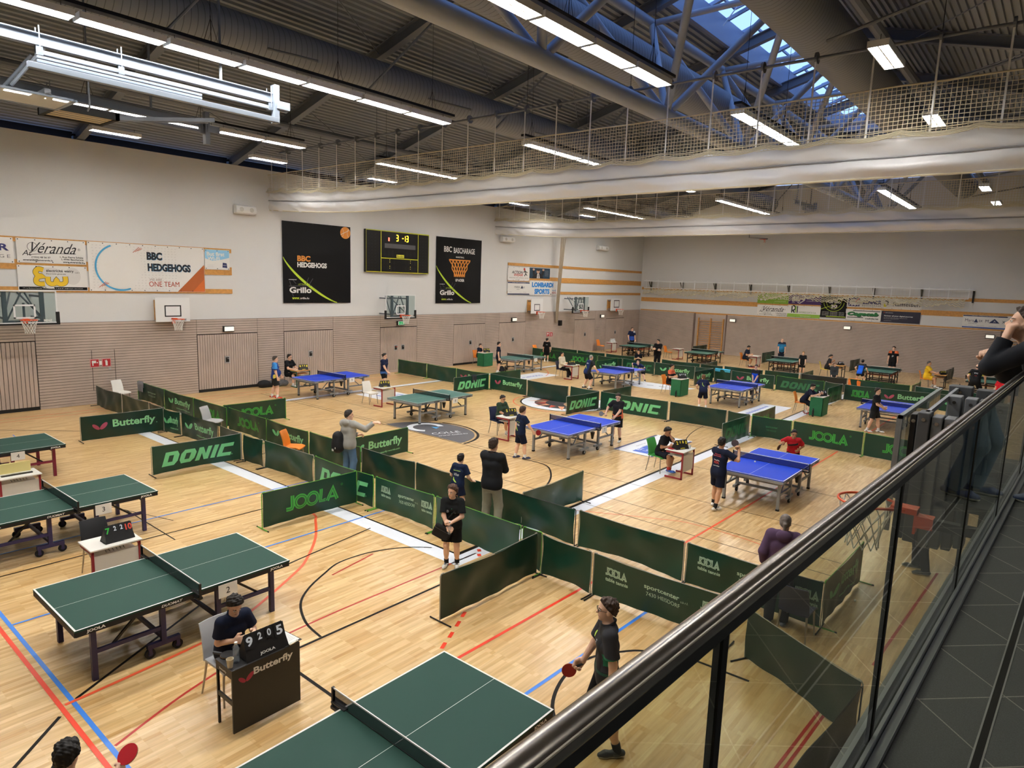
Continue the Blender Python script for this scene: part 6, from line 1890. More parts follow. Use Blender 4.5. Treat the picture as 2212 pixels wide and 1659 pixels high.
    mi[fr & (np.abs(C[:, 0]) < 0.021) & (np.abs(C[:, 2]+0.066) < 0.0075)] = 2
    hairm = mat('hair_'+hair.lstrip('#'), hair, 0.65, var=0.3, scale=30)
    bo_ = np_obj('body', V, Q, [skinm, EYED, LIPM, hairm], mi, t)
    if eyes:
        for s in (-1, 1):
            e = MB(); c = hh(s*0.032, 0.079, 0.0)
            e.lathe([(0.001, -0.011), (0.008, -0.008), (0.0115, 0.0), (0.008, 0.008), (0.001, 0.011)], c, EYEW, 10)
            c2 = hh(s*0.032, 0.0865, 0.0); e.lathe([(0.001, -0.006), (0.0055, -0.003), (0.0055, 0.003), (0.001, 0.006)], c2, EYED, 8)
            e.build('eye', bo_, smooth=1.0)
    # hair
    Hs = SDF(0.02)
    if style != 'bald':
        g = {'short': 0.010, 'thick': 0.020, 'pony': 0.008, 'bun': 0.008, 'long': 0.012, 'crop': 0.005, 'fringe': 0.004}[style]
        Hs.ell(hh(0, -0.012, 0.038), A3((0.076+g, 0.096+g, 0.088+g))*hsz, Rh)
        Hs.ell(hh(0, -0.035, -0.01), A3((0.070+g, 0.070+g, 0.075+g))*hsz, Rh)
        rnd = random.Random(int(pos[0]*91+pos[1]*17))
        if style in ('thick', 'short'):
            for k in range(16):
                a = rnd.uniform(-3.1, 3.1); z = rnd.uniform(0.075, 0.12) if abs(a) < 1.3 else rnd.uniform(0.02, 0.115); rr = 0.088*math.sqrt(max(0.05, 1-(z/0.14)**2))
                Hs.ell(hh(rr*math.sin(a), rr*math.cos(a)*1.12-0.012, z), A3((0.022, 0.022, 0.016))*hsz*(1.2 if style == 'thick' else 0.9), Rh, k=0.015)
        if style == 'pony':
            Hs.ell(hh(0, -0.115, 0.01), A3((0.026, 0.03, 0.026))*hsz, Rh); Hs.cone(hh(0, -0.13, 0.0), hh(0, -0.15, -0.14), 0.026*hsz, 0.014*hsz)
        if style == 'bun': Hs.ell(hh(0, -0.125, 0.035), A3((0.036, 0.036, 0.036))*hsz, Rh)
        if style == 'long': Hs.cone(hh(0, -0.06, 0.0), hh(0, -0.075, -0.16), 0.06*hsz, 0.05*hsz)
        # face opening
        nrm = Rh @ A3((0, 1, -1.1)); Hs.plane(hh(0, 0.046 if style != 'crop' else 0.036, 0.062), nrm)
        if style == 'fringe': Hs.plane(hh(0, 0, 0.035), Rh @ A3((0, -0.2, 1)))
        elif style not in ('long', 'pony'): Hs.plane(hh(0, -0.05, -0.075), Rh @ A3((0, 0.15, -1)))
        V, Q = Hs.mesh(vox)
        L3 = (V-hc) @ Rh/hsz; f_ = 95 if style in ('thick', 'short') else 60
        V = V+(V-hc)*(0.05 if style in ('thick', 'short') else 0.02)*(np.sin(f_*L3[:, 0]+2)*np.sin(f_*L3[:, 1])+0.8*np.sin(1.7*f_*L3[:, 2]+9*L3[:, 0])*np.sin(1.9*f_*L3[:, 1]+1))[:, None]
        np_obj('hair', V, Q, [hairm], None, t)
    if style == 'fringe' or style == 'bald': pass
    # shirt or jacket
    sm = mat('cloth_'+shirt.lstrip('#'), shirt, 0.8, var=0.10, scale=5, bump=0.25, spec=0.2)
    S2 = SDF(0.028)
    th = 0.012 if vox < 0.011 else 0.014
    if sleeve > 1: th += 0.009
    torso(S2, th)
    for s in (-1, 1): S2.cone(tp(s*hw*0.85, 0, 0.03*H), tp(s*sw*0.45, 0, 0.2*H), r(0.054)+th, r(0.054)+th)
    for i in (0, 1):
        if sleeve <= 1:
            f = sleeve*1.25
            e = sh[i]+(elb[i]-sh[i])*min(f, 1)
            S2.cone(sh[i], e, r(0.033)+th, r(0.033)+th+0.012, flat=True)
        else:
            S2.cone(sh[i], elb[i], r(0.033)+th, r(0.028)+th); S2.cone(elb[i], elb[i]+(hands[i]-elb[i])*0.93, r(0.028)+th, r(0.022)+th, flat=True, k=0.02)
    hem = -0.045*H if not P.get('sit') else -0.005*H
    for zz in (hem+0.03*H, hem+0.075*H): S2.cone(tp(-hw*0.85, 0, zz), tp(hw*0.85, 0, zz), r(0.060)+th+0.006, r(0.060)+th+0.006)
    if hood:
        S2.ell(tp(0, -0.065*H*W_, 0.315*H), (0.062*H, 0.04*H, 0.05*H), k=0.02)
        S2.cone(tp(-0.04*H, -0.02*H, 0.318*H), tp(0.04*H, -0.02*H, 0.318*H), 0.03*H, 0.03*H)
    V, Q = S2.mesh(vox)
    mats = [sm]; mi = None
    if tint:
        C = (V[Q].mean(1)-hip) @ T/H
        mi = np.zeros(len(Q), int)
        for j, (colr, cond) in enumerate(tint):
            mats.append(mat('cloth_'+colr.lstrip('#'), colr, 0.8, var=0.10, scale=5, bump=0.25)); mi[cond(C)] = j+1
    so = np_obj('jacket' if sleeve > 1 else 'shirt', V, Q, mats, mi, t)
    if prints:
        mbp = MB()
        for sgn, fn in prints:
            D = Draw(); fn(D)
            cnr = [(x, z) for V2, F2, m2, l2 in D.sh for x, z in V2]
            X0 = np.array([tp(sgn*-x if sgn > 0 else x, sgn*0.5, z) for x, z in cnr]) if cnr else None
            dv = T @ A3((0, -sgn, 0))
            for _ in range(28):
                F = S2.at(X0); X0 = X0+dv*np.maximum(F-0.004, -0.02)[:, None]*0.9
            q = 0
            for V2, F2, m2, l2 in D.sh:
                mbp.add([X0[q+i]-dv*0.002*l2 for i in range(len(V2))], F2, m2); q += len(V2)
        if mbp.F: mbp.build('shirt_print', so)
    if collar:
        cc = MB(); cm = mat('cloth_'+collar.lstrip('#'), collar, 0.8)
        ring = [neck+T @ A3((0.045*H*W_*math.cos(a), 0.043*H*math.sin(a)-0.004, 0.017*H-0.014*H*math.sin(a))) for a in np.linspace(0, 2*PI, 18, endpoint=False)]
        cc.tube(ring, 0.012, cm, 6, closed=True); cc.build('collar', so, smooth=1.0)
    # shorts or trousers
    pm = mat('cloth_'+pants.lstrip('#'), pants, 0.85, var=0.12, scale=6, bump=0.25, spec=0.2)
    S3 = SDF(0.03)
    o = 0.008
    S3.cone(hip+Tp @ A3((-hw*0.8, 0, -0.005*H)), hip+Tp @ A3((hw*0.8, 0, -0.005*H)), r(0.058)+o, r(0.058)+o)
    S3.cone(hip+Tp @ A3((-hw*0.8, -0.004*H, -0.03*H)), hip+Tp @ A3((hw*0.8, -0.004*H, -0.03*H)), r(0.062)+o, r(0.062)+o)
    for i in (0, 1):
        if leg <= 1:
            S3.cone(hp[i], hp[i]+(knee[i]-hp[i])*leg, r(0.055)+o, r(0.049)+0.022, flat=True)
        else:
            S3.cone(hp[i], knee[i], r(0.055)+o, r(0.038)+0.018); S3.cone(knee[i], ank[i]+(ank[i]-knee[i])*0.03, r(0.038)+0.018, r(0.026)+0.022, flat=True)
    S3.plane(hip+Tp @ A3((0, 0, 0.03*H)), Tp @ A3((0, 0, 1)))
    V, Q = S3.mesh(vox)
    np_obj('trousers' if leg > 1 else 'shorts', V, Q, [pm], None, t)
    # socks and shoes
    km, shm, som = mat('cloth_'+sock.lstrip('#'), sock, 0.9), mat('shoe_'+shoe.lstrip('#'), shoe, 0.5), mat('sole_'+sole.lstrip('#'), sole, 0.6)
    for i in (0, 1):
        if leg <= 1:
            K = SDF(0.02); up = knee[i]-ank[i]
            K.cone(ank[i]-up*0.04, ank[i]+up*0.22, r(0.0225)+0.006, r(0.025)+0.006, flat=True)
            V, Q = K.mesh(max(0.007, vox*0.8)); np_obj('sock', V, Q, [km], None, t)
        yw = P['toe'][i]; pt = (P['pl'], P['pr'])[i]
        d = R3(yw, pt) @ A3((0, 1, 0)); up = R3(yw, pt) @ A3((0, 0, 1))
        a = ank[i]
        L = 0.152*H
        heel, ball, toe = a-d*L*0.22-up*0.022*H, a+d*L*0.48-up*0.026*H, a+d*L*0.70-up*0.029*H
        K = SDF(0.03)
        K.cone(heel, ball, 0.020*H, 0.0225*H); K.cone(ball, toe, 0.0225*H, 0.0165*H); K.cone(a-up*0.005*H, a-up*0.02*H+d*0.01, 0.0235*H, 0.024*H)
        K.plane(a-up*0.0445*H, -up); K.plane(a+up*0.016*H, up)
        V, Q = K.mesh(max(0.006, vox*0.75))
        C = (V[Q].mean(1)-(a-up*0.0445*H)) @ up
        Cc = V[Q].mean(1)-a; fw_, sd_ = Cc @ d, Cc @ np.cross(d, up)
        mi = (C < 0.012*H).astype(int); mi[(C > 0.022*H) & (fw_ > 0.012*H) & (fw_ < 0.075*H) & (np.abs(sd_) < 0.013*H)] = 2; mi[(C > 0.014*H) & (C < 0.028*H) & (np.abs(fw_-0.01*H) < 0.02*H) & (np.abs(sd_) > 0.016*H)] = 2
        np_obj('shoe', V, Q, [shm, som, mat('shoe_trim', '#4a4e57', 0.6)], mi, t)
    if glasses:
        g = MB()
        for s in (-1, 1):
            ring = [hh(s*0.033+0.023*math.cos(a), 0.098, 0.001+0.016*math.sin(a)) for a in np.linspace(0, 2*PI, 12, endpoint=False)]
            g.tube(ring, 0.0022, DARKM, 5, closed=True); g.tube([hh(s*0.056, 0.096, 0.006), hh(s*0.079, 0.0, 0.004)], 0.0022, DARKM, 5)
        g.tube([hh(-0.01, 0.1, 0.004), hh(0.01, 0.1, 0.004)], 0.0022, DARKM, 5); g.build('glasses', t)
    if band:
        i, colr = band
        c = MB(); d = hands[i]-elb[i]; d /= np.linalg.norm(d); p = hands[i]-d*0.012*H
        c.tube([p-d*0.012, p+d*0.012], r(0.0185)+0.005, mat('cloth_'+colr.lstrip('#'), colr, 0.8), 14); c.build('wristband', t, smooth=0.8)
    M = Matrix.Rotation(-math.radians(head), 4, 'Z')
    M.translation = Vector((pos[0], pos[1], base))
    t['_'] = 0
    del t['_']
    def wp(v): return M @ Vector(v)
    return dict(root=t, hand=[wp(h) for h in hands], elbow=[wp(h) for h in elb], sh=[wp(h) for h in sh], hip=wp(hip), tp=lambda x, y, z: wp(tp(x, y, z)), hh=lambda x, y, z: wp(hh(x, y, z)), M=M, d=[(M.to_3x3() @ Vector(hands[i]-elb[i])).normalized() for i in (0, 1)])

def bat(p, label, face=(0, -1, 0), d=(0, 0, -1), col='#b3131c', back='#141414', r=0.078):
    """bat held at p: handle along d, blade beyond, rubber facing `face`"""
    d = Vector(d).normalized(); f = Vector(face); f = (f-d*f.dot(d)).normalized(); s = d.cross(f)
    t = thing('table_tennis_bat', label, 'table tennis bat', p)
    m = MB(); m.bar(-d*0.05, d*0.055, 0.026, 0.022, mat('bat_handle', '#3a3d42', 0.5), up=f); m.build('handle', t, bevel=0.004)
    c = d*(0.055+r*0.96)
    for nm, o0, o1, cc in (('blade', -0.003, 0.003, '#b08a58'), ('rubber', 0.003, 0.006, col), ('rubber', -0.006, -0.003, back)):
        rr = r if nm == 'blade' else r*0.985
        n = 24
        P0 = [c+(d*math.sin(2*PI*k/n)*1.03+s*math.cos(2*PI*k/n))*rr for k in range(n)]
        m = MB(); m.add([p_+f*o0 for p_ in P0]+[p_+f*o1 for p_ in P0], [tuple(range(n))[::-1], tuple(range(n, 2*n))]+[(k, (k+1) % n, (k+1) % n+n, k+n) for k in range(n)], mat('rubber_'+cc.lstrip('#'), cc, 0.4)); m.build(nm, t)
    return t
# ------------------------------------------------------------------ chairs, desks, scoreboards and small things
LEGM = mat('chair_leg_metal', '#a8a29a', 0.3, 0.8)
def chair_proto(colr):
    t = thing('chair', 'x', 'chair')
    pm = mat('plastic_'+colr.lstrip('#'), colr, 0.4)
    m = MB()
    def seat(u, v):
        x = -0.21+0.44*u; y = -0.215+0.43*v
        z = 0.455-0.018*math.sin(PI*v)+0.02*(1-u)**3*0+(-0.03*max(0, u-0.8)/0.2)
        return Vector((x, y*(1-0.08*(1-u)), z)), Vector((0, 0, 1))
    m.sheet(seat, [k/10 for k in range(11)], [k/8 for k in range(9)], pm, th=0.025)
    m.build('seat', t, smooth=0.8)
    m = MB()
    def back(u, v):
        z = 0.44+0.41*u
        x = -0.20-0.02*u-0.09*u*u
        y = (-0.21+0.42*v)*(1-0.10*u)
        return Vector((x+0.03*(1-math.sin(PI*v)), y, z)), Vector((1, 0, 0.2))
    m.sheet(back, [k/10 for k in range(11)], [k/8 for k in range(9)], pm, th=0.018, flip=True)
    m.build('backrest', t, smooth=0.8)
    for sx in (-1, 1):
        for sy in (-1, 1):
            m = MB(); m.tube([(sx*0.17, sy*0.175, 0.44), (sx*0.19-0.01, sy*0.19, 0.22), (sx*0.225-0.02, sy*0.205, 0.0)], 0.016, LEGM, 8, r2=0.010); m.build('leg', t, smooth=0.8)
    return t
CH = {}
def chair(colr, x, y, head, label, group=None):
    """head: compass bearing the chair faces (90 = towards the gallery)"""
    rz = math.radians(90-head)
    if colr not in CH:
        CH[colr] = t = chair_proto(colr); t.location = (x, y, 0); t.rotation_euler = (0, 0, rz); t['label'] = label
        if group: t['group'] = group
        return t
    return dup(CH[colr], (x, y, 0), rz, label, group)
OR_, WH_, GR_, NV_, GN_, BK_, YL_ = '#e8872a', '#e6e4de', '#b4b6b9', '#222a4a', '#3f9a45', '#26282c', '#e8cf55'
chair(GR_, -6.98, 3.45, 85, 'light grey chair under the boy at the black desk')
chair(BK_, -11.42, 3.6, 90, 'black chair behind the small white desk with the red and green scores')
chair(GR_, -19.35, 9.3, 60, 'light grey chair between two rows of surrounds at left')
chair(WH_, -26.0, 9.2, 75, 'white chair against the panelled wall by the fire signs')
chair(OR_, -15.05, 9.35, 55, 'orange chair left of the pointing man')
chair(WH_, -20.35, 16.0, 90, 'white chair at the desk beside the unused teal table')
chair(GN_, -7.88, 15.75, 95, 'bright green chair under the boy resting his chin')
chair(NV_, -13.62, 15.85, 100, 'dark navy chair under the boy in a green T-shirt')
chair(NV_, -2.42, 9.45, 0, 'navy chair behind the woman in purple, seen through glass')
chair(OR_, -7.8, 27.75, 85, 'orange chair under the umpire writing on the green box')
chair(OR_, -13.7, 27.85, 90, 'orange chair under the man with orange shoulders at the green box')
chair(OR_, -25.95, 28.2, 90, 'orange chair under the boy in the corner by the slatted doors')
chair(NV_, -19.85, 28.0, 85, 'navy chair under the woman in the cream jacket')
chair(OR_, -26.0, 33.9, 90, 'orange chair at the wall behind the boy in black T-shirt')
chair(OR_, -25.95, 41.4, 90, 'empty orange chair at the far left desk by the doors')
chair(OR_, -20.7, 41.7, 90, 'empty orange chair right of the man with folded arms')
chair(OR_, -15.45, 41.9, 90, 'orange chair under the man in navy reading at the far desk')
chair(YL_, -10.45, 41.1, 80, 'yellow chair under the woman in dark clothes')
chair(OR_, -5.45, 41.4, 85, 'orange chair under the man in yellow')
chair(YL_, -18.6, 33.75, 150, 'pale yellow chair under the boy looking over the far surround')
DESKW, DRED_ = mat('desk_white_laminate', '#e2e0da', 0.4), mat('desk_red_frame', '#8f2430', 0.45)
def desk_proto(top, frame, panel):
    t = thing('umpire_desk', 'x', 'desk')
    MB().b2((-0.27, -0.36, 0.71), (0.27, 0.36, 0.735), top).build('desktop', t, bevel=0.006)
    for s in (-1, 1):
        m = MB(); y = s*0.325
        m.b2((-0.24, y-0.018, 0.66), (0.24, y+0.018, 0.71), frame); m.b2((0.2, y-0.018, 0.0), (0.24, y+0.018, 0.68), frame); m.b2((-0.24, y-0.018, 0.0), (0.24, y+0.018, 0.04), frame)
        m.build('side_frame', t, bevel=0.004)
    if panel: MB().b2((0.205, -0.31, 0.18), (0.225, 0.31, 0.62), panel).build('modesty_panel', t)
    m = MB(); m.bar((0.18, -0.32, 0.5), (0.18, 0.32, 0.5), 0.03, 0.03, frame); m.b2((-0.2, -0.3, 0.58), (0.2, 0.3, 0.59), top)
    for k in range(6): m.tube([(0.24, -0.16+0.05*k, 0.70), (0.25, -0.15+0.05*k, 0.66), (0.25, -0.135+0.05*k, 0.66)], 0.004, DARKM, 4)
    m.build('book_shelf', t)
    return t
DK = {}
def desk(kind, x, y, rz, label):
    spec = {'w': (DESKW, DRED_, mat('desk_panel', '#cfccc4', 0.5)), 'g': (TIMBER, mat('desk_green_frame', '#2f5a4a', 0.45), None), 'b': (TIMBER, DARKM, None)}[kind]
    if kind not in DK: DK[kind] = t = desk_proto(*spec); t.location = (x, y, 0); t.rotation_euler = (0, 0, rz); t['label'] = label; return t
    return dup(DK[kind], (x, y, 0), rz, label)
desk('w', -10.87, 3.57, 0.0, 'small white desk with red frame behind the table with card 2')
desk('w', -15.75, 3.57, 0.0, 'small white desk at the left edge with a yellow board on it')
desk('w', -7.27, 15.75, 0.0, 'white desk with red frame at the green chair')
desk('w', -12.95, 15.6, 0.05, 'white desk with red frame at the boy in green T-shirt')
desk('w', -19.68, 16.15, 0.05, 'white desk with red frame at the empty white chair')
desk('w', -19.25, 28.05, 0.05, 'white desk with red frame at the woman in cream jacket')
desk('w', -25.2, 41.7, 0.0, 'far white desk with a pale scoreboard by the slatted doors')
desk('w', -20.0, 41.75, 0.0, 'far white desk beside the empty table and orange chair')
desk('w', -14.8, 41.9, 0.0, 'far white desk where the man in navy writes')
desk('g', -25.45, 16.2, 0.0, 'wooden desk with green legs under the man in black by the wall')
desk('b', -9.65, 41.1, 0.0, 'far wooden desk at the yellow chair')
desk('b', -4.75, 41.45, 0.0, 'far wooden desk in front of the man in yellow')
# black umpire desk
t = thing('black_umpire_desk', 'black umpire desk with pink winged logo and white lettering in the foreground', 'desk', (-6.4, 3.5, 0))
KB = mat('black_board', '#1c1b1c', 0.45, var=0.05, scale=8)
mb = MB(); mb.b2((0.15, -0.40, 0.03), (0.172, 0.40, 0.75), KB)
D = Draw(); wings(D, -0.245, 0.605, 0.11, mat('wing_pink', '#b8304f', 0.5)); D.text('Butterfly', -0.16, 0.585, 0.105, WHITE, 1, w=0.47, bold=0.03)
D.put(mb, plane((0.172, 0, 0), (0, 1, 0), (0, 0, 1))); mb.build('front_panel', t)
MB().b2((-0.19, -0.40, 0.725), (0.15, 0.40, 0.75), KB).build('desktop', t, bevel=0.004)
for s in (-1, 1):
    m = MB(); m.b2((-0.18, s*0.385-0.012, 0), (-0.155, s*0.385+0.012, 0.725), KB); m.build('leg', t)
    m = MB(); m.b2((-0.16, s*0.385-0.01, 0.34), (0.15, s*0.385+0.01, 0.39), mat('grey_black_bar', '#3a3836', 0.5)); m.build('side_rail', t); m = MB(); m.b2((-0.18, s*0.39-0.008, 0.65), (0.15, s*0.39+0.008, 0.725), KB)
    if s < 0:
        D = Draw(); D.text('Butterfly', -0.1, 0.67, 0.03, WHITE, 1, w=0.15, bold=0.03); D.put(m, plane((0, -0.3985, 0), (1, 0, 0), (0, 0, 1)))
    m.build('side_apron', t)
# green cloth-covered umpire boxes
GCL = mat('green_cover_cloth', '#1f7048', 0.7, var=0.08, scale=5, bump=0.3)
def gbox(x, y, label):
    t = thing('umpire_table', label, 'umpire table', (x, y, 0))
    m = MB(); 
    for a, b in (((-0.24, -0.40, 0.02), (0.24, -0.385, 0.76)), ((-0.24, 0.385, 0.02), (0.24, 0.40, 0.76)), ((0.225, -0.40, 0.02), (0.24, 0.40, 0.76))): m.b2(a, b, GCL)
    m.build('cloth_cover', t)
    MB().b2((-0.25, -0.41, 0.76), (0.25, 0.41, 0.785), DESKW).build('tabletop', t, bevel=0.004)
    for sx in (-1,):
        for sy in (-1, 1): MB().b2((-0.23, sy*0.37-0.012, 0), (-0.205, sy*0.37+0.012, 0.76), DARKM).build('leg', t)
gbox(-13.1, 27.8, 'green cloth-covered umpire box at the man with orange shoulders')
gbox(-7.15, 27.9, 'green cloth-covered umpire box at the writing umpire')
gbox(-25.4, 28.2, 'green cloth-covered umpire box by the slatted doors')

NY, NWH, NGR, NRD = mat('yellow_numeral', '#e3d23a', 0.5), mat('white_numeral', '#dfe7f2', 0.5), mat('green_numeral', '#39c24a', 0.5), mat('red_numeral', '#e84a38', 0.5)
def flip(x, y, z, rz, digs, cols, label, w=0.38, h=0.22, word=None, wcol=None, back=mat('scorer_black', '#151517', 0.5)):
    t = thing('flip_scoreboard', label, 'scoreboard', (x, y, z), rz)
    m = MB(); s = 0.42
    vs = [(-0.11, -w/2, 0), (-0.11, w/2, 0), (0, -w/2+0.03, h), (0, w/2-0.03, h)]
    vf = [(0.11, -w/2, 0), (0.11, w/2, 0), (0.006, -w/2+0.03, h), (0.006, w/2-0.03, h)]
    m.add(vs+[(v[0]+0.004, v[1], v[2]) for v in vs], [(0, 1, 3, 2), (6, 7, 5, 4), (0, 2, 6, 4), (1, 5, 7, 3), (2, 3, 7, 6)], back)
    m.add(vf+[(v[0]-0.004, v[1], v[2]) for v in vf], [(0, 1, 3, 2), (6, 7, 5, 4), (0, 2, 6, 4), (1, 5, 7, 3), (2, 3, 7, 6)], back)
    m.add([(-0.11, -w/2, 0), (0.11, -w/2, 0), (0.11, w/2, 0), (-0.11, w/2, 0)], [(0, 1, 2, 3)], back)
    m.add([(-0.10, -w/2+0.005, 0.01), (0.10, -w/2+0.005, 0.01), (0.0, -w/2+0.03, h-0.01)], [(0, 1, 2)], back)
    if word:
        D = Draw(); D.text(word, 0, h*0.08, h*0.14, wcol or NY, 1, w=w*0.36, anchor='c', bold=0.04)
        up = Vector((-0.104, 0, h)).normalized(); D.put(m, plane((0.112, 0, 0), (0, 1, 0), up))
    m.build('stand', t)
    up = Vector((-0.104, 0, h)).normalized()
    n = len(digs)
    for i, (dg, c) in enumerate(zip(digs, cols)):
        big = i in (0, n-1)
        cw = w*(0.24 if big else 0.15)
        cy = {4: (-0.36, -0.115, 0.105, 0.345), 3: (-0.3, 0, 0.3), 2: (-0.25, 0.25)}[n][i]*w
        ch = h*(0.56 if big else 0.42)
        z0 = h*1.06-ch
        m = MB(); P = plane((0.117, 0, 0), (0, 1, 0), up)
        m.add([P(cy-cw/2, z0, 0), P(cy+cw/2, z0, 0), P(cy+cw/2, z0+ch, 0), P(cy-cw/2, z0+ch, 0)], [(0, 1, 2, 3)], BLACK if back.name != 'scorer_white' else WHITE)
        D = Draw(); D.text(dg, cy, z0+ch*0.16, ch*0.68, c, 1, anchor='c', bold=0.03, w=cw*(0.62 if len(dg) == 1 else 0.95))
        D.put(m, P); 
        for e in (-1, 1): m.tube([P(cy+e*cw*0.28, z0+ch-0.008, 0.0), P(cy+e*cw*0.28, z0+ch+0.012, 0.006), P(cy+e*cw*0.28, z0+ch-0.008, 0.010)], 0.003, DARKM, 4)
        m.build('number_card', t)
    return t
YY = [NY]*4
flip(-6.36, 3.53, 0.752, 0.0, '9205', [NWH]*4, 'large black flip scoreboard reading 9 2 0 5 on the black desk', 0.50, 0.27, 'JOOLA', WHITE)
flip(-10.83, 3.66, 0.737, 0.05, ['7', '2', '2', '10'], [NGR, NWH, NWH, NRD], 'black flip scoreboard with green 7 and red 10 on the small white desk', 0.42, 0.25)
flip(-7.27, 15.72, 0.737, -0.45, '2010', YY, 'black flip scoreboard with yellow figures in front of the boy resting his chin', 0.40, 0.23, 'andro')
flip(-12.95, 15.62, 0.737, -0.4, '5215', YY, 'black flip scoreboard with yellow figures before the boy in green T-shirt', 0.40, 0.23, 'andro')
flip(-19.68, 16.15, 0.737, -0.35, '0110', YY, 'black flip scoreboard with yellow figures on the desk of the empty white chair', 0.40, 0.23, 'andro')
flip(-25.45, 16.35, 0.737, -0.3, '1111', YY, 'black flip scoreboard with yellow figures before the man in black by the wall', 0.40, 0.23, 'andro')
flip(-25.4, 28.3, 0.787, -0.3, '0710', YY, 'black flip scoreboard on the green box by the slatted doors', 0.40, 0.23, 'andro')
flip(-19.2, 27.95, 0.737, -0.4, '4110', YY, 'black flip scoreboard before the woman in cream jacket', 0.40, 0.23)
flip(-13.05, 27.85, 0.787, -0.5, '8108', [NWH]*4, 'black flip scoreboard with white figures on the box of the man with orange shoulders', 0.40, 0.23)
flip(-7.1, 27.9, 0.787, -0.6, '1125', [NWH]*4, 'black flip scoreboard being turned by the writing umpire', 0.40, 0.22)
flip(-25.15, 41.7, 0.737, -0.4, '0205', [BLACK]*4, 'pale flip scoreboard with dark figures on the far left desk', 0.44, 0.26, back=mat('scorer_white', '#c9c9c4', 0.5))
flip(-9.65, 41.3, 0.737, -0.5, '1105', [NWH]*4, 'flip scoreboard on the wooden desk by the yellow chair', 0.40, 0.2)
flip(-4.7, 41.5, 0.737, -0.6, '0110', YY, 'black flip scoreboard before the man in yellow', 0.38, 0.2)
# things on the black desk
t = thing('water_bottle', 'clear water bottle standing on the black desk beside the cup', 'bottle', (-6.36, 3.22, 0.75))
m = MB(); m.lathe([(0.028, 0), (0.033, 0.01), (0.031, 0.05), (0.033, 0.09), (0.031, 0.13), (0.033, 0.16), (0.02, 0.195), (0.013, 0.205), (0.013, 0.215)], (0, 0, 0), sheer('bottle_plastic', '#cfd9e2', (0.94, 0.96, 0.99), 0.28), 16); m.build('bottle_body', t, smooth=0.7)
MB().lathe([(0.016, 0.212), (0.017, 0.232), (0.014, 0.234)], (0, 0, 0), WHITEM, 12).build('cap', t)
m = MB(); m.lathe([(0.027, 0.004), (0.0305, 0.012), (0.0295, 0.12)], (0, 0, 0), sheer('water', '#ffffff', (0.96, 0.98, 1.0), None, 0.02, 1.1), 14); m.build('water', t)
t = thing('paper_cup', 'cream paper cup on the near corner of the black desk', 'cup', (-6.32, 3.13, 0.75))
MB().lathe([(0.026, 0.0), (0.038, 0.095), (0.040, 0.098), (0.037, 0.097), (0.025, 0.006)], (0, 0, 0), mat('cream_paper', '#d8cdb4', 0.7), 18).build('cup_body', t, smooth=0.6)
t = bat((-6.5, 3.24, 0.757), 'black table tennis bat lying on the black desk behind the cup', face=(0, 0, 1), d=(0.65, 0.35, 0), col='#1a1a1c'); t.location = (-6.66, 3.16, 0.762)
t = thing('clipboard', 'clipboard with white score sheet at the right end of the black desk', 'clipboard', (-6.40, 3.82, 0.752), 0.1)
MB().b2((-0.16, -0.11, 0), (0.16, 0.11, 0.004), BLACK).build('board', t)
m = MB(); m.b2((-0.14, -0.1, 0.004), (0.13, 0.1, 0.006), WHITE); D = Draw()
for k in range(8): D.rect(-0.12+0.028*k, -0.08, -0.115+0.028*k, 0.08, mat('grey_rule', '#9a9aa0', 0.7), 1)
D.put(m, plane((0, 0, 0.006), (1, 0, 0), (0, 1, 0))); m.build('score_sheet', t)
MB().b2((0.135, -0.06, 0.004), (0.165, 0.06, 0.014), CHROME).build('clip', t)
tag(MB().tube([(-6.48, 3.72, 0.766), (-6.38, 3.79, 0.766)], 0.004, mat('red_pencil', '#b8402e', 0.5), 6).build('pencil'), 'red pencil lying on the clipboard sheet', 'pencil')
# things on other desks
t = thing('score_board_case', 'pale yellow folded board with a dark strip on the desk at the left edge', 'board', (-15.72, 3.62, 0.735))
MB().b2((-0.2, -0.3, 0.0), (-0.15, 0.22, 0.2), mat('pale_yellow_board', '#dfd08a', 0.6)).build('panel', t); MB().b2((0.0, -0.32, 0.0), (0.07, 0.2, 0.02), DARKM).build('strip', t)
tag(MB().lathe([(0.025, 0), (0.036, 0.09), (0.034, 0.09), (0.024, 0.004)], (-7.1, 15.9, 0.737), WHITEM, 12).build('paper_cup'), 'white paper cup on the desk of the boy resting his chin', 'cup')
tag(MB().lathe([(0.025, 0), (0.036, 0.09), (0.034, 0.09), (0.024, 0.004)], (-12.85, 15.85, 0.737), WHITEM, 12).build('paper_cup'), 'white paper cup beside the yellow-figured board of the boy in green', 'cup')
tag(MB().b2((-7.5, 15.45, 0.737), (-7.35, 15.65, 0.745), mat('red_folder', '#a8242c', 0.5)).build('red_folder'), 'red folder on the desk of the boy resting his chin', 'folder')
tag(MB().b2((-25.62, 15.92, 0.737), (-25.4, 16.1, 0.74), WHITE).build('score_sheet'), 'white score sheet before the man in black by the wall', 'paper')
tag(MB().b2((-14.9, 41.75, 0.737), (-14.7, 42.1, 0.74), WHITE).build('score_sheet'), 'white score sheet on the far desk of the man in navy', 'paper')
def bottle(x, y, colr, label, h=0.24, z=0.0):
    m = MB(); m.lathe([(0.034, 0), (0.036, 0.02), (0.036, h*0.7), (0.02, h*0.85), (0.018, h)], (0, 0, 0), mat('bottle_'+colr.lstrip('#'), colr, 0.35), 12)
    o = m.build('drink_bottle', smooth=0.7); o.location = (x, y, z); tag(o, label, 'bottle')
bottle(-13.0, 27.25, '#141518', 'black bottle at the foot of the green box of the man with orange shoulders', 0.3)
bottle(-7.2, 27.35, '#141518', 'black bottle at the foot of the green box of the writing umpire', 0.34)
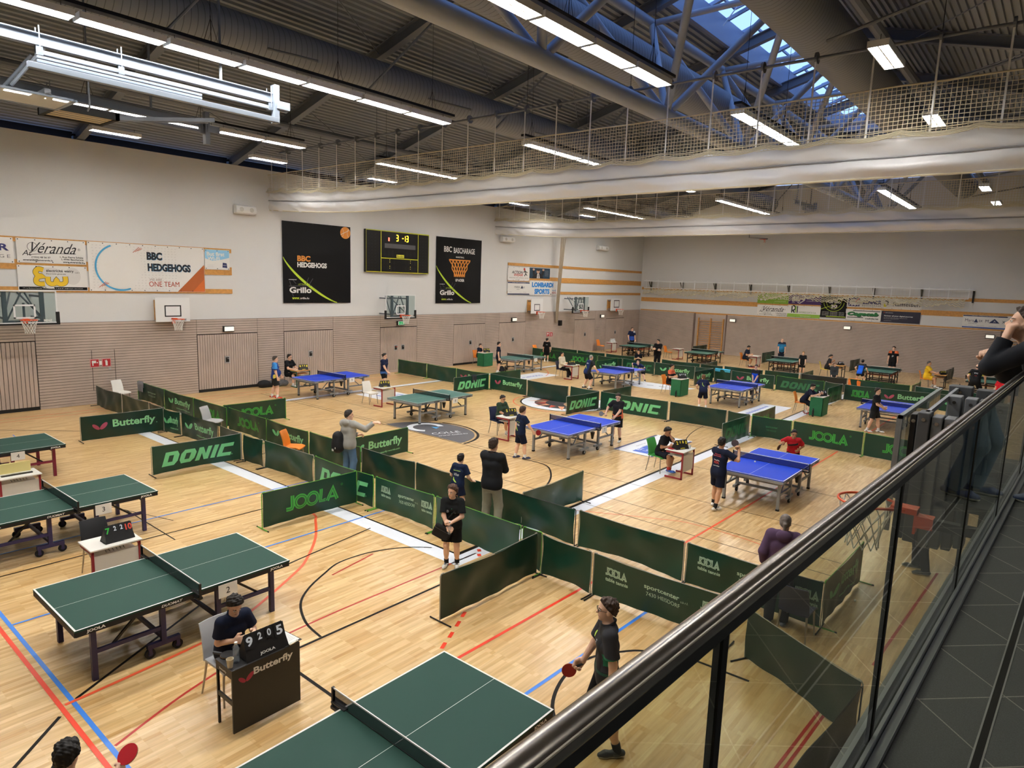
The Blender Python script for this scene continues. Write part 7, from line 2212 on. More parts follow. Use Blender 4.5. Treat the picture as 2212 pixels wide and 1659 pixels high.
bottle(-23.1, 27.3, '#15181a', 'dark bottle under the teal table of the man in navy', 0.34)
bottle(-4.3, 41.6, '#b8c4cc', 'clear bottle on the floor before the man in yellow', 0.24)
bottle(-3.9, 41.9, '#222428', 'dark bottle on the floor right of the man in yellow', 0.3)
bottle(-25.75, 15.2, '#c9d2da', 'clear bottle by the bags at the panelled wall', 0.3)
def lump(name, parts_, colr, label, cat, loc, vox=0.016, extra=None):
    t = thing(name, label, cat, loc)
    S_ = SDF(0.05)
    for c, r in parts_: S_.ell(c, r)
    S_.plane((0, 0, 0.0), (0, 0, -1))
    V, Q = S_.mesh(vox)
    np_obj('shell', V, Q, [mat('cloth_'+colr.lstrip('#'), colr, 0.8, var=0.2, scale=12, bump=0.4)], None, t)
    if extra: extra(t)
    return t
lump('sports_bag', [((0, 0, 0.14), (0.2, 0.3, 0.18)), ((0.05, 0.25, 0.1), (0.15, 0.2, 0.13))], '#17181b', 'black sports bag at the wall left of the door by the man in blue', 'bag', (-26.2, 14.9, 0))
lump('sports_bag', [((0, 0, 0.15), (0.18, 0.28, 0.17)), ((0, 0.3, 0.12), (0.15, 0.2, 0.14)), ((0, -0.25, 0.2), (0.13, 0.13, 0.1))], '#6d6f75', 'grey sports bag against the wall right of the black one', 'bag', (-26.1, 15.5, 0))
lump('sports_bag', [((0, 0, 0.12), (0.22, 0.25, 0.14)), ((0.2, 0.05, 0.1), (0.18, 0.2, 0.12))], '#1b2340', 'dark blue bag on the floor behind the towel-hung surround', 'bag', (-25.2, 9.35, 0))
lump('sports_bag', [((0, 0, 0.15), (0.16, 0.14, 0.2))], '#20242c', 'dark bag hanging low under the teal table end', 'bag', (-23.05, 26.95, 0.0))
def towel(a, b, z, colr, label, drop=0.3, name='towel'):
    a, b = Vector((*a, z)), Vector((*b, z)); u = (b-a); n = u.normalized().cross(Vector((0, 0, 1)))
    m = MB()
    def fn(p, q):
        w = 0.012*math.sin(9*p+3*q)
        if q < 0.5: o = n*(0.018+w+0.012*q)+Vector((0, 0, -drop*(0.5-q)*2))
        else: o = -n*(0.018+w)+Vector((0, 0, -drop*0.6*(q-0.5)*2))
        return a+u*p+o+Vector((0, 0, 0.012)), n
    m.sheet(fn, [k/10 for k in range(11)], [k/12 for k in range(13)], mat('cloth_'+colr.lstrip('#'), colr, 0.9, bump=0.4, scale=60), th=0.008)
    tag(m.build(name, smooth=1.0), label, 'towel' if name == 'towel' else 'cloth')
towel((-26.3, 9.89), (-25.85, 9.89), 0.74, '#8f9095', 'grey towel hung over the surround by the white chair', 0.38)
towel((-13.75, 33.25), (-12.95, 33.25), 0.74, '#49b3dc', 'cyan towel hung over a far surround behind the bending boy', 0.16)
towel((-19.71, 21.05), (-19.71, 21.35), 0.74, '#2b2f38', 'dark towel hung over the block-lettered surround', 0.35)
towel((-7.8, 35.2), (-7.25, 35.2), 0.74, '#e87a2c', 'orange cloth over the far surround right of the black one', 0.35, 'cloth_cover')
BALLM = mat('white_ball', '#f0f0ea', 0.5)
def ball(p, label):
    m = MB(); m.lathe([(0.001, -0.02)]+[(0.02*math.cos(a), 0.02*math.sin(a)) for a in np.linspace(-1.4, 1.4, 9)]+[(0.001, 0.02)], (0, 0, 0), BALLM, 14)
    o = m.build('table_tennis_ball', smooth=1.5); o.location = p; tag(o, label, 'ball')
ball(on(1631, 997, 1, 15.0), 'white ball in play over the blue table of the boy in red')
ball(on(2123, 790, 1, 40.6), 'white ball in play above the far right table')
ball(FL(941, 817, 0.02), 'white ball lying on the floor by the middle surround line')
ball(FL(1847, 1297, 0.02), 'white ball lying on the floor seen through the balustrade glass')
# ------------------------------------------------------------------ the people
NAVY, BLKC, DKG = '#17233f', '#17181b', '#2a2d31'
def stand(**k):
    d = dict(); d.update(k); return d
def sit(H, **k):
    d = dict(sit=True, hip=0.555, lean=0.12, fl=(-0.12, 0.36), fr=(0.12, 0.40), hl=(-0.10, 0.36, 0.78), hr=(0.10, 0.36, 0.78), look=(0, 0.15))
    d.update(k); return d
def tx(s, x, z, h, m, w=None, sh=0.0):
    return lambda D: D.text(s, x, z, h, m, 1, w=w, shear=sh, anchor='c', bold=0.02)
def many(*f):
    def g(D):
        for q in f: q(D)
    return g
WP, LP_, RP, GP_ = mat('shirt_white_print', '#d8dde2', 0.7), mat('shirt_lime_print', '#b7d85a', 0.7), mat('shirt_red_print', '#c2433f', 0.7), mat('shirt_green_print', '#1f8a68', 0.7)
CLUB = [(-1, many(tx('Tischtennis Bascharage', 0, 0.275, 0.026, LP_, 0.17), tx('Vileo', 0.0, 0.18, 0.06, WP, 0.12, 0.3), lambda D: D.line([(-0.06, 0.15), (-0.05, 0.1), (-0.0, 0.06), (0.03, 0.05)], [0.012, 0.03, 0.024, 0.008], LP_, 1)))]
# 1 nearest player, seen from behind at the bottom edge
p1 = person('person at the bottom left edge, only dark hair and raised hand showing', (-5.2, 1.28), 5, 1.46, stand(hr=(-0.03, 0.32, 1.02), er=(0.6, -0.4, -0.5), curl=(0.4, 1.0), grip=(0.2, 0.7), lean=0.1, look=(0.75, 0.1), hand_dr=((0.25, 0.85, 0.4), (-0.7, 0.2, 0.3))), 0, BLKC, 0.5, BLKC, 0.75, '#15100e', 'thick', vox=0.007)
bat(p1['hand'][1]+Vector((0.02, 0.03, 0.035)), 'red table tennis bat raised by the player at the bottom left edge', face=(0.25, -0.6, 0.75), d=(-0.1, 0.72, 0.55), col='#c01a28')
# 2 seated boy at the black desk
person('person seated at the black desk, boy in navy polo looking down', (-6.98, 3.45), 88, 1.5, sit(1.5, hip=0.56, lean=0.28, hl=(-0.14, 0.30, 0.80), hr=(0.07, 0.27, 0.79), look=(-0.15, 0.5), zl=0.06, zr=0.06, curl=(0.6, 0.6)), 0, '#182036', 0.55, '#15171d', 0.85, '#1d1714', 'thick', eyes=True, vox=0.007, kid=1.06, collar='#182036',
       prints=[(1, many(tx('V', -0.085, 0.19, 0.035, WP, 0.03), tx('DHAMMANA', 0.06, 0.18, 0.014, WP, 0.07), lambda D: D.ring(0.01, 0.10, 0.045, 0.06, mat('shirt_grey_print', '#8a8f96', 0.7), 1, 0.3, 2.8)))])
# 3 boy with glasses holding a red bat
p3 = person('person in grey and black polo with glasses and green armband, holding a red bat', (-3.22, 5.6), 232, 1.71, stand(hr=(0.20, 0.24, 0.87), er=(0.6, -0.8, -0.2), hl=(-0.24, -0.02, 0.83), look=(0.05, -0.05), fl=(-0.11, -0.12), fr=(0.12, 0.14), curl=(0.5, 1.0), grip=(0.2, 0.8), hand_dr=((0.15, 0.6, -0.75), (-0.9, 0.2, 0))), 0, '#3c3d42', 0.62, '#131316', 0.85, '#3d2a1e', 'short', '#2b2d31', '#cfd2d2', '#1a1a1c', glasses=True, eyes=True, vox=0.007, collar='#17181b',
       tint=[('#1b1c1f', lambda C: (C[:, 1] > 0.0) & (np.abs(C[:, 0]) < 0.085)), ('#1b1c1f', lambda C: C[:, 2] < 0.06), ('#1f4a3a', lambda C: (np.abs(C[:, 2]-0.05) < 0.008)), ('#1d7a58', lambda C: (C[:, 2] < 0.178) & (np.abs(C[:, 0]) > 0.093) & (C[:, 2] > 0.10))],
       prints=[(1, many(tx('E', 0.06, 0.36, 0.045, WP, 0.035), lambda D: D.ell(-0.07, 0.40, 0.022, 0.035, LP_, 1)))])
bat(p3['hand'][1]+Vector((-0.02, -0.03, -0.05)), 'red table tennis bat held by the boy with glasses', face=(0.75, -0.55, 0.2), d=(-0.70, -0.55, -0.55), col='#a8141d')
# 4 boy with shoulder bag
p4 = person('person in black polo holding a bottle, black bag slung over one hip', (-7.6, 7.72), 146, 1.44, stand(hl=(-0.02, 0.22, 0.86), hr=(0.04, 0.22, 0.78), el=(-0.9, -0.3, -0.3), er=(0.9, -0.3, -0.3), look=(-0.42, 0.05), fl=(-0.09, 0.0), fr=(0.09, 0.03), curl=(0.9, 0.8), grip=(0.5, 0.5), hand_dl=((0.6, 0.3, 0.3), (0.2, -0.2, -1)), hand_dr=((-0.8, 0.3, -0.2), (-0.2, -0.2, -1))), 0, '#1c1e20', 0.65, '#121316', 0.8, '#4a3020', 'thick', '#d8d8d4', '#e8e8e8', '#15161a', eyes=True, vox=0.007, kid=1.08, collar='#1c1e20', band=(1, '#121214'),
       prints=[(1, many(tx('B', -0.06, 0.26, 0.045, mat('shirt_grey_print', '#8a8f96', 0.7), 0.035), lambda D: D.rect(-0.004, 0.2, 0.01, 0.33, GP_, 1), tx('butterfly', 0.055, 0.25, 0.01, WP, 0.05)))])
bp = p4['tp'](0.17, 0.09, -0.10)
S_ = thing('shoulder_bag', 'black padded bag hanging at the hip of the boy in black polo', 'bag', bp, math.radians(-150))
m = MB(); m.bar((-0.155, 0, -0.075), (0.135, 0, 0.055), 0.085, 0.235, mat('cloth_121214', '#121214', 0.8)); m.build('bag_body', S_, smooth=0.9, bevel=0.035)
m = MB(); m.bar((-0.12, 0.044, -0.01), (0.11, 0.044, 0.095), 0.006, 0.012, mat('zip_grey', '#3a3b3e', 0.5)); m.build('zip', S_)
M_ = Matrix.Rotation(math.radians(-150), 4, 'Z'); M_.translation = bp
inv = M_.inverted()
m = MB(); m.tube([inv @ p4['tp'](*v) for v in ((0.14, 0.11, 0.03), (0.05, 0.115, 0.16), (-0.06, 0.10, 0.29), (-0.10, 0.02, 0.36), (-0.06, -0.1, 0.3), (0.06, -0.12, 0.15), (0.16, -0.04, 0.0))], 0.012, mat('cloth_121214', '#121214', 0.8), 6); m.build('strap', S_, smooth=1.0)
bb = (p4['hand'][1]+p4['hand'][0])/2+Vector((0.035, -0.03, -0.14))
t = thing('water_bottle', 'clear water bottle held by the boy with the shoulder bag', 'bottle', bb)
m = MB(); m.lathe([(0.026, 0), (0.031, 0.015), (0.030, 0.14), (0.014, 0.19), (0.013, 0.2)], (0, 0, 0), MATS['bottle_plastic'], 14); m.build('bottle_body', t, smooth=0.7); MB().lathe([(0.015, 0.198), (0.015, 0.218)], (0, 0, 0), MATS['bottle_c9d2da'], 10).build('cap', t)
# 5 pointing man
p5 = person('person in light grey hoodie and jeans pointing ahead', (-12.85, 9.45), 350, 1.72, stand(hr=(0.50, 0.34, 1.42), er=(0.3, 0.2, -1), hl=(0.10, 0.24, 1.08), el=(-1, -0.4, -0.4), look=(-0.6, 0.0), fl=(-0.1, 0.0), fr=(0.1, 0.03), curl=(0.9, 0.35), lean=0.05, side=-0.03, hand_dl=((0.7, 0.7, 0.2), (0, -0.4, -1)), hand_dr=((0.8, 0.5, 0.12), (-0.2, 0.3, -1))), 0, '#a4a49f', 2.0, '#5b7a9c', 2.0, '#2f2a28', 'short', '#3a3a3c', '#d0d0d0', hood=True, W_=1.06)
t = thing('backpack', 'black backpack hanging on the left shoulder of the pointing man', 'backpack', p5['tp'](-0.17, -0.17, 0.06), math.radians(10))
q = SDF(0.05); q.cone((0, 0, 0.13), (0, 0, -0.13), 0.13, 0.15); q.ell((-0.01, -0.09, -0.06), (0.10, 0.05, 0.13))
V, Q = q.mesh(0.012); np_obj('pack_body', V, Q, [mat('cloth_15161b', '#15161b', 0.75, bump=0.3, scale=14)], None, t)
M_ = Matrix.Rotation(math.radians(10), 4, 'Z'); M_.translation = p5['tp'](-0.17, -0.17, 0.06); inv = M_.inverted()
m = MB(); m.tube([inv @ p5['tp'](*v) for v in ((-0.16, -0.10, 0.24), (-0.15, -0.05, 0.46), (-0.14, 0.04, 0.53), (-0.15, 0.13, 0.43), (-0.19, 0.1, 0.2), (-0.2, -0.02, 0.03))], 0.018, mat('cloth_15161b', '#15161b', 0.75), 6); m.build('shoulder_strap', t, smooth=1.0)
m = MB(); m.b2((-0.05, -0.155, -0.2), (0.0, -0.145, -0.15), WHITE); m.b2((0.03, -0.15, -0.14), (0.06, -0.14, -0.10), WHITE); m.build('sewn_label', t)
# 6 boy leaning on the surround
person('person in navy club shirt leaning on the surround, seen from behind, one leg bent', (-9.28, 9.55), 350, 1.30, stand(hl=(-0.16, 0.22, 0.72), hr=(0.2, 0.24, 0.72), lean=0.22, fl=(-0.05, -0.02), fr=(0.12, -0.22), zr=0.10, kr=(0.5, 1, 0.1), pr=0.7, look=(0.15, 0.05), hand_dl=((0, 1, -0.1), (0, 0, -1)), hand_dr=((0, 1, -0.1), (0, 0, -1))), 0, NAVY, 0.6, '#171c30', 0.7, '#1d1613', 'short', '#d8d8d8', kid=1.12, prints=CLUB)
# 7 tall man from behind
person('person in black zip jacket and khaki trousers seen from behind, arms folded', (-8.22, 9.42), 345, 1.87, stand(hl=(0.06, 0.24, 1.24), hr=(-0.06, 0.25, 1.2), el=(-1, -0.1, -0.35), er=(1, -0.1, -0.35), look=(-0.15, 0.02), fl=(-0.14, 0.0), fr=(0.14, 0.02), hand_dl=((1, 0.1, 0.1), (0, -1, 0)), hand_dr=((-1, 0.1, 0.1), (0, -1, 0))), 0, '#1f2126', 2.0, '#8f8c7c', 2.0, '#33241b', 'short', '#2a2624', '#3a3632', collar='#1f2126')
# 8 boy at blue table 7
p8 = person('person in navy club shirt at the near end of the blue table with card 7', (-11.2, 13.98), 20, 1.47, stand(hr=(0.24, 0.28, 0.78), hl=(-0.2, -0.04, 0.70), er=(0.6, -0.8, -0.4), fl=(-0.13, -0.05), fr=(0.11, 0.12), curl=(0.5, 1.0), grip=(0.2, 0.8), lean=0.08, look=(0.1, 0.05)), 0, NAVY, 0.55, '#151a2c', 0.85, '#3a251a', 'thick', '#1f2a55', '#e8e8e8', kid=1.08, prints=CLUB)
bat(p8['hand'][1]+Vector((0.01, 0.02, -0.02)), 'bat held edge-on by the boy in the navy club shirt at table card 7', face=(0.8, -0.5, 0.2), d=(0.4, 0.8, -0.1), col='#8a1a24')
# 9 striped player
p9 = person('person in black shirt with orange side stripes looking down, holding a grey bat', (-10.4, 17.82), 175, 1.55, stand(hr=(0.30, 0.24, 0.90), hl=(-0.05, 0.28, 0.85), er=(0.8, -0.5, -0.3), look=(0.25, 0.35), fl=(-0.11, 0.0), fr=(0.12, 0.06), curl=(0.6, 1.0), grip=(0.3, 0.8), lean=0.08), 0, '#15161a', 0.6, '#17181c', 0.85, '#2a1f18', 'short', '#e8e6e0', '#dcdcdc', '#17171a', W_=0.95, kid=1.06, tint=[('#d0603a', lambda C: (C[:, 2] < 0.175) & (np.abs(C[:, 0]) > 0.10)), ('#d0603a', lambda C: (np.abs(C[:, 2]-0.02-0.35*np.abs(C[:, 0])) < 0.012))])
bat(p9['hand'][1]+Vector((-0.03, 0.0, -0.02)), 'grey bat held by the striped player at the blue table', face=(0.5, -0.8, 0.3), d=(-0.95, -0.1, -0.15), col='#6d7076', back='#6d7076')
# 10 seated boy in green
person('person seated in dark green T-shirt with glasses at the desk by table card 7', (-13.55, 15.85), 95, 1.5, sit(1.5, hl=(-0.12, 0.34, 0.72), hr=(0.0, 0.28, 0.66), look=(0.1, 0.3), zl=0.0, zr=0.05, fl=(-0.14, 0.30), fr=(0.06, 0.38)), 1, '#35483a', 0.65, '#1a2036', 0.9, '#1a1412', 'short', '#dfe0e2', '#e8e8e8', kid=1.08, glasses=True)
# 11 boy on green chair
person('person seated on the green chair in black shirt, hand at his mouth', (-7.85, 15.75), 95, 1.45, sit(1.45, lean=0.35, hl=(-0.02, 0.24, 1.04), hr=(0.12, 0.36, 0.77), el=(-0.3, 0.6, -1), look=(0.0, 0.4), fl=(-0.14, 0.26), fr=(0.12, 0.38), zr=0.08, curl=(0.9, 0.5), hand_dl=((0.05, 0.1, 1), (0.2, -1, 0))), 2, '#17191d', 0.6, '#1b1f2c', 0.9, '#15100e', 'thick', '#2f62c0', '#e4e4e4', '#b5352e', kid=1.08)
# 12 server in navy
p12 = person('person in navy shirt with red print serving at the blue table, seen from behind', (-5.52, 13.98), 15, 1.62, stand(hr=(0.30, 0.26, 1.36), er=(0.8, -0.1, -0.8), hl=(0.02, 0.36, 1.10), el=(-0.9, 0.1, -0.5), fl=(-0.14, 0.12), fr=(0.12, -0.16), curl=(0.3, 1.0), grip=(0.1, 0.8), lean=0.06, look=(0.25, 0.05), hand_dr=((-0.3, 0.1, 0.9), (-0.2, -1, 0))), 1, '#161d33', 0.62, '#141829', 0.8, '#17110f', 'short', '#eceae6', '#e0e0e0', '#15161c', kid=1.04,
             prints=[(-1, many(tx('Daschtennis', 0, 0.40, 0.025, RP, 0.15), tx('Bascherprague', 0, 0.36, 0.028, RP, 0.20), tx('NSHL', 0, 0.20, 0.06, RP, 0.13), lambda D: D.line([(-0.07, 0.29), (-0.02, 0.275), (0.03, 0.285), (0.07, 0.27)], 0.014, WP, 1), tx('www.nshl.lu', 0, 0.145, 0.022, WP, 0.16)))])
bat(p12['hand'][1]+Vector((-0.02, 0.0, 0.05)), 'dark bat raised by the server in navy at the right blue table', face=(0.3, -0.9, 0.1), d=(-0.55, 0.0, 0.65), col='#4a4048', back='#3a3a40')
# 13 boy in red
p13 = person('person in red and black shirt bending at the far end of the blue table', (-5.2, 18.25), 170, 1.40, stand(hr=(0.26, 0.34, 0.86), hl=(-0.16, 0.22, 0.72), er=(0.8, -0.3, -0.6), hip=0.60, lean=0.45, look=(0.3, 0.2), fl=(-0.18, 0.0), fr=(0.18, 0.05), curl=(0.5, 1.0), grip=(0.2, 0.8)), 2, '#b5202a', 0.6, '#17181c', 0.85, '#15100e', 'short', kid=1.08, tint=[('#1a1a1c', lambda C: (np.abs(C[:, 2]-0.215+0.25*C[:, 0]) < 0.018) & (np.abs(C[:, 0]) < 0.09))])
bat(p13['hand'][1]+Vector((0.0, -0.03, -0.02)), 'dark bat held over the table by the boy in red', face=(0.8, 0.3, 0.2), d=(-0.2, -0.6, -0.5), col='#3a2a2c')
# 14 woman in purple
person('person in purple hooded sweatshirt with grey ponytail standing behind the handrail', (-2.75, 9.62), 345, 1.68, stand(hl=(-0.24, 0.10, 0.88), hr=(0.26, 0.10, 0.9), look=(0.0, 0.05)), 0, '#5a4560', 2.0, '#22242c', 2.0, '#6e655f', 'pony', '#5a5f7a', '#b0b0b0', hood=True, W_=1.18, vox=0.0085)
# 15 boy in black, white shoes
person('person in black polo and shorts walking before the rightmost blue table, white shoes', (-4.8, 25.98), 92, 1.60, stand(hr=(0.05, 0.26, 0.92), hl=(-0.12, 0.26, 0.92), er=(0.8, -0.6, -0.3), look=(-0.2, -0.02), fl=(-0.12, 0.18), fr=(0.12, -0.14), curl=(0.8, 0.8)), 0, '#1b1d22', 0.6, '#15161a', 0.8, '#241a15', 'thick', '#ececec', '#e8e8e8', '#e8e8ea')
# 16 writing umpire
person('person in navy shirt leaning over the green box to turn the scores, right court', (-7.72, 27.75), 85, 1.6, sit(1.6, lean=0.55, hl=(0.0, 0.62, 0.90), hr=(0.22, 0.55, 0.86), look=(-0.1, 0.45), fl=(-0.15, 0.1), fr=(0.1, 0.2)), 0, '#1b2035', 0.7, '#15171f', 0.95, '#18120f', 'thick', '#c2392f', '#d8d8d8')
# 17 man in blue and 18 by the wall
person('person in blue shirt, black shorts and red shoes, stout man by table card 9', (-23.62, 13.9), 35, 1.68, stand(hr=(0.26, 0.14, 0.74), hl=(-0.1, 0.26, 0.78), look=(0.1, 0.05), fl=(-0.12, -0.12), fr=(0.12, 0.1), curl=(0.8, 0.8)), 0, '#253f86', 0.6, '#15161a', 0.85, '#4a443f', 'short', '#d2452f', '#d8d8d8', W_=1.35, tint=[('#3a8fdc', lambda C: (C[:, 2] > 0.2) & (np.abs(C[:, 0]) > 0.09)), ('#e0d05a', lambda C: (np.abs(C[:, 0]) > 0.12) & (C[:, 2] < 0.165))])
person('person in black polo with glasses seated at the wooden desk by the wall', (-26.0, 15.95), 75, 1.75, sit(1.75, hl=(-0.2, 0.40, 0.76), hr=(0.1, 0.42, 0.76), look=(0.2, 0.05)), 0, '#17191e', 0.6, '#17181c', 0.9, '#1b1512', 'short', '#e2e2e4', glasses=True)
person('person in navy shirt with ponytail, woman walking in front of the exit door', (-21.97, 18.0), 70, 1.70, stand(hr=(0.08, 0.24, 0.88), hl=(-0.18, 0.1, 0.86), fl=(-0.08, -0.12), fr=(0.1, 0.18), look=(0.1, 0.1)), 0, '#1b2545', 0.5, '#141519', 0.6, '#15110f', 'bun', '#e0e0e0', W_=0.92, tint=[('#3a66a8', lambda C: C[:, 2] < 0.03)])
person('person seated behind the green box in the corner by the slatted doors, hand at chin', (-25.9, 28.2), 90, 1.45, sit(1.45, lean=0.2, hl=(-0.0, 0.26, 1.0), hr=(0.1, 0.36, 0.8), el=(-0.3, 0.5, -1), hand_dl=((0.05, 0.1, 1), (0.2, -1, 0))), 0, '#1b2136', 0.6, '#1b1d26', 0.9, '#3a2a20', 'short', kid=1.08)
person('person in navy polo standing in profile beside the teal table', (-22.98, 26.55), 45, 1.68, stand(look=(-0.1, 0.0)), 0, '#161c30', 0.55, '#131419', 0.8, '#1b1512', 'short', '#e2e2e2')
person('person in black T-shirt and shorts seen from behind near the hydrant signs', (-24.4, 32.75), 330, 1.48, stand(look=(-0.3, 0.0), fl=(-0.1, 0), fr=(0.08, 0.06)), 0, '#141417', 0.8, '#16171b', 0.9, '#241a15', 'short', '#e6e6e6', kid=1.06, prints=[(-1, tx('CUBE', 0, 0.30, 0.04, WP, 0.11))])
person('person seated in a cream padded jacket, woman in dark trousers with crossed legs', (-19.82, 28.0), 85, 1.62, sit(1.62, lean=-0.08, hl=(-0.05, 0.26, 0.76), hr=(0.08, 0.26, 0.74), fl=(0.10, 0.46), fr=(-0.02, 0.56), zr=0.12, look=(0.15, 0.0)), 1, '#ded6c0', 2.0, '#17181c', 2.0, '#15100f', 'pony', '#e2dfd8', W_=1.12)
person('person with grey hair in navy club shirt crouching at the blue table, seen from behind', (-16.92, 25.95), 25, 1.70, stand(hr=(0.30, 0.36, 0.86), hl=(-0.22, 0.2, 0.8), hip=0.80, lean=0.30, fl=(-0.24, 0.0), fr=(0.24, 0.0), look=(0.1, -0.1), curl=(0.5, 0.9), er=(0.9, -0.4, -0.3)), 0, '#1d3060', 0.55, '#15171f', 0.85, '#8a8a88', 'crop', '#2a2c34', W_=1.1, tint=[('#17191f', lambda C: (np.abs(C[:, 0]) > 0.095))], prints=[(-1, many(tx('Vileo', 0.0, 0.36, 0.07, WP, 0.16, 0.3), lambda D: D.line([(-0.07, 0.30), (-0.05, 0.22), (0.0, 0.16), (0.05, 0.14)], [0.012, 0.035, 0.03, 0.01], LP_, 1)))])
p25 = person('person bending low behind the far blue table, boy in navy on the white floor foil', (-16.35, 30.25), 190, 1.40, stand(hr=(0.30, 0.42, 0.72), hl=(-0.1, 0.32, 0.7), hip=0.66, lean=1.0, look=(0.0, -0.5), fl=(-0.16, -0.02), fr=(0.18, 0.0), er=(0.8, 0.1, 0.3)), 0, '#1d2a55', 0.6, '#14161c', 0.8, '#15100e', 'short', '#e8e8e8', sock='#17171b', kid=1.08)
person('person in black shirt with orange shoulders seated at a green box, writing', (-13.65, 27.85), 88, 1.72, sit(1.72, lean=0.12, hl=(0.0, 0.42, 0.84), hr=(0.2, 0.36, 0.84), look=(0.05, 0.1), fl=(-0.12, 0.15), fr=(0.1, 0.2)), 1, '#17181c', 0.65, '#15161a', 0.95, '#17120f', 'short', tint=[('#d0603a', lambda C: (C[:, 2] > 0.235) | ((np.abs(C[:, 0]) > 0.10) & (C[:, 2] > 0.15) & (C[:, 2] < 0.19)))])
p27 = person('person bending forward in navy shirt, fair boy left of the far blue table', (-11.02, 25.6), 330, 1.45, stand(hr=(0.30, 0.05, 0.55), hl=(-0.22, 0.32, 0.78), hip=0.73, lean=0.62, look=(0.2, -0.2), fl=(-0.13, 0.0), fr=(0.14, -0.1), er=(0.9, -0.3, 0.1)), 0, '#1b2444', 0.6, '#141829', 0.9, '#6a4c34', 'short', '#d8d8d8', sock='#ececec', kid=1.08, prints=[(-1, lambda D: D.line([(-0.05, 0.3), (-0.04, 0.2), (0.02, 0.13)], 0.02, LP_, 1))])
person('person in bright blue and black shirt, girl standing behind the far blue table', (-10.38, 29.75), 185, 1.57, stand(hr=(0.03, 0.22, 0.78), hl=(-0.03, 0.22, 0.78), lean=0.12, look=(0.15, 0.25), fl=(-0.1, 0.0), fr=(0.12, 0.05)), 0, '#1d52c8', 0.55, '#15171c', 0.7, '#2a1c15', 'pony', '#ececec', W_=0.9, tint=[('#15171c', lambda C: (C[:, 2] > 0.235) | (np.abs(C[:, 0]) > 0.088))])
person('person seated behind the far surround resting both arms, boy in dark shirt', (-18.55, 33.7), 150, 1.45, sit(1.45, lean=0.25, hl=(-0.06, 0.30, 0.78), hr=(0.06, 0.30, 0.78), look=(-0.1, 0.15)), 0, '#171a24', 0.6, '#1b1d26', 0.9, '#17120f', 'short', kid=1.08)
person('person in black tracksuit with folded arms behind the far surrounds', (-18.4, 35.75), 170, 1.77, stand(hl=(0.08, 0.24, 1.18), hr=(-0.08, 0.25, 1.14), el=(-1, -0.1, -0.35), er=(1, -0.1, -0.35), look=(-0.4, 0.15), hand_dl=((1, 0.1, 0.1), (0, -1, 0)), hand_dr=((-1, 0.1, 0.1), (0, -1, 0))), 0, '#141417', 2.0, '#141417', 2.0, '#17120f', 'short', '#1b1b1d')
person('person in navy and blue polo behind the corner table, holding a bat', (-24.5, 43.3), 130, 1.82, stand(hr=(0.28, 0.2, 0.95), hl=(-0.28, 0.05, 0.86), look=(0.4, 0.1)), 0, '#17203f', 0.6, '#17181f', 2.0, '#4a3a30', 'crop', '#2a2a2c', W_=1.12, tint=[('#2450b8', lambda C: C[:, 2] < 0.12), ('#c8ccd4', lambda C: (C[:, 2] > 0.27) & (C[:, 0] < -0.05))])
person('person in navy shirt and glasses reading at the far white desk', (-15.45, 41.9), 90, 1.7, sit(1.7, lean=0.3, hl=(-0.05, 0.4, 0.78), hr=(0.15, 0.42, 0.77), look=(0, 0.55), fl=(-0.12, 0.30), fr=(0.1, 0.42)), 1, '#182036', 0.6, '#20232c', 0.85, '#15110f', 'short', '#2a2c30', glasses=True)
person('person with bald head in teal blue polo behind a far green table', (-14.4, 45.6), 150, 1.70, stand(hr=(0.22, 0.16, 0.8), hl=(-0.2, 0.16, 0.8), look=(0.2, 0.2)), 0, '#2f7fb0', 0.6, '#1b2030', 2.0, '#8a7a70', 'fringe', '#2a2a2c', W_=1.2, tint=[('#17203a', lambda C: C[:, 2] > 0.262)])
person('person with fair hair in black polo, girl before a far green table', (-11.55, 40.6), 165, 1.38, stand(hr=(0.16, 0.18, 0.72), hl=(-0.14, 0.16, 0.70), look=(0.0, 0.2)), 0, '#16171a', 0.6, '#141518', 0.8, '#a07a48', 'pony', '#d8d8d8', kid=1.06)
person('person in dark top with black ponytail seated on the yellow chair', (-10.35, 41.15), 80, 1.62, sit(1.62, lean=0.3, hl=(-0.05, 0.3, 0.92), hr=(0.12, 0.36, 0.8), look=(0.05, 0.3)), 1, '#2a2a2e', 0.6, '#1b1c20', 2.0, '#15100f', 'pony')
person('person in a dark grey hooded jacket, child standing behind the black surround', (-8.85, 36.7), 160, 1.28, stand(hl=(-0.12, 0.14, 0.62), hr=(0.12, 0.14, 0.62), look=(0.2, 0.15)), 0, '#3a3f42', 2.0, '#2a2c30', 2.0, '#6a5038', 'thick', '#3a3a3c', hood=True, W_=1.12, kid=1.14)
person('person in bright blue shirt with black ponytail crouching at the far table, seen from behind', (-8.1, 38.9), 10, 1.50, stand(hr=(0.28, 0.25, 0.75), hl=(-0.26, 0.2, 0.75), hip=0.68, lean=0.42, look=(0, -0.1), fl=(-0.24, 0.0), fr=(0.26, 0.0)), 0, '#1d5fd8', 0.55, '#14151a', 0.5, '#15100f', 'bun', W_=0.92, tint=[('#15171c', lambda C: (C[:, 2] > 0.25) | (np.abs(C[:, 0]) > 0.09))])
person('person tall in black shirt with orange shoulders behind the far table', (-7.68, 45.0), 180, 1.80, stand(look=(-0.15, 0.1)), 0, '#151518', 0.6, '#141418', 0.8, '#241a15', 'short', '#ececec', tint=[('#d86a3a', lambda C: (C[:, 2] > 0.25) & (np.abs(C[:, 0]) > 0.04))], prints=[(1, tx('P', 0, 0.23, 0.1, WP, 0.09))])
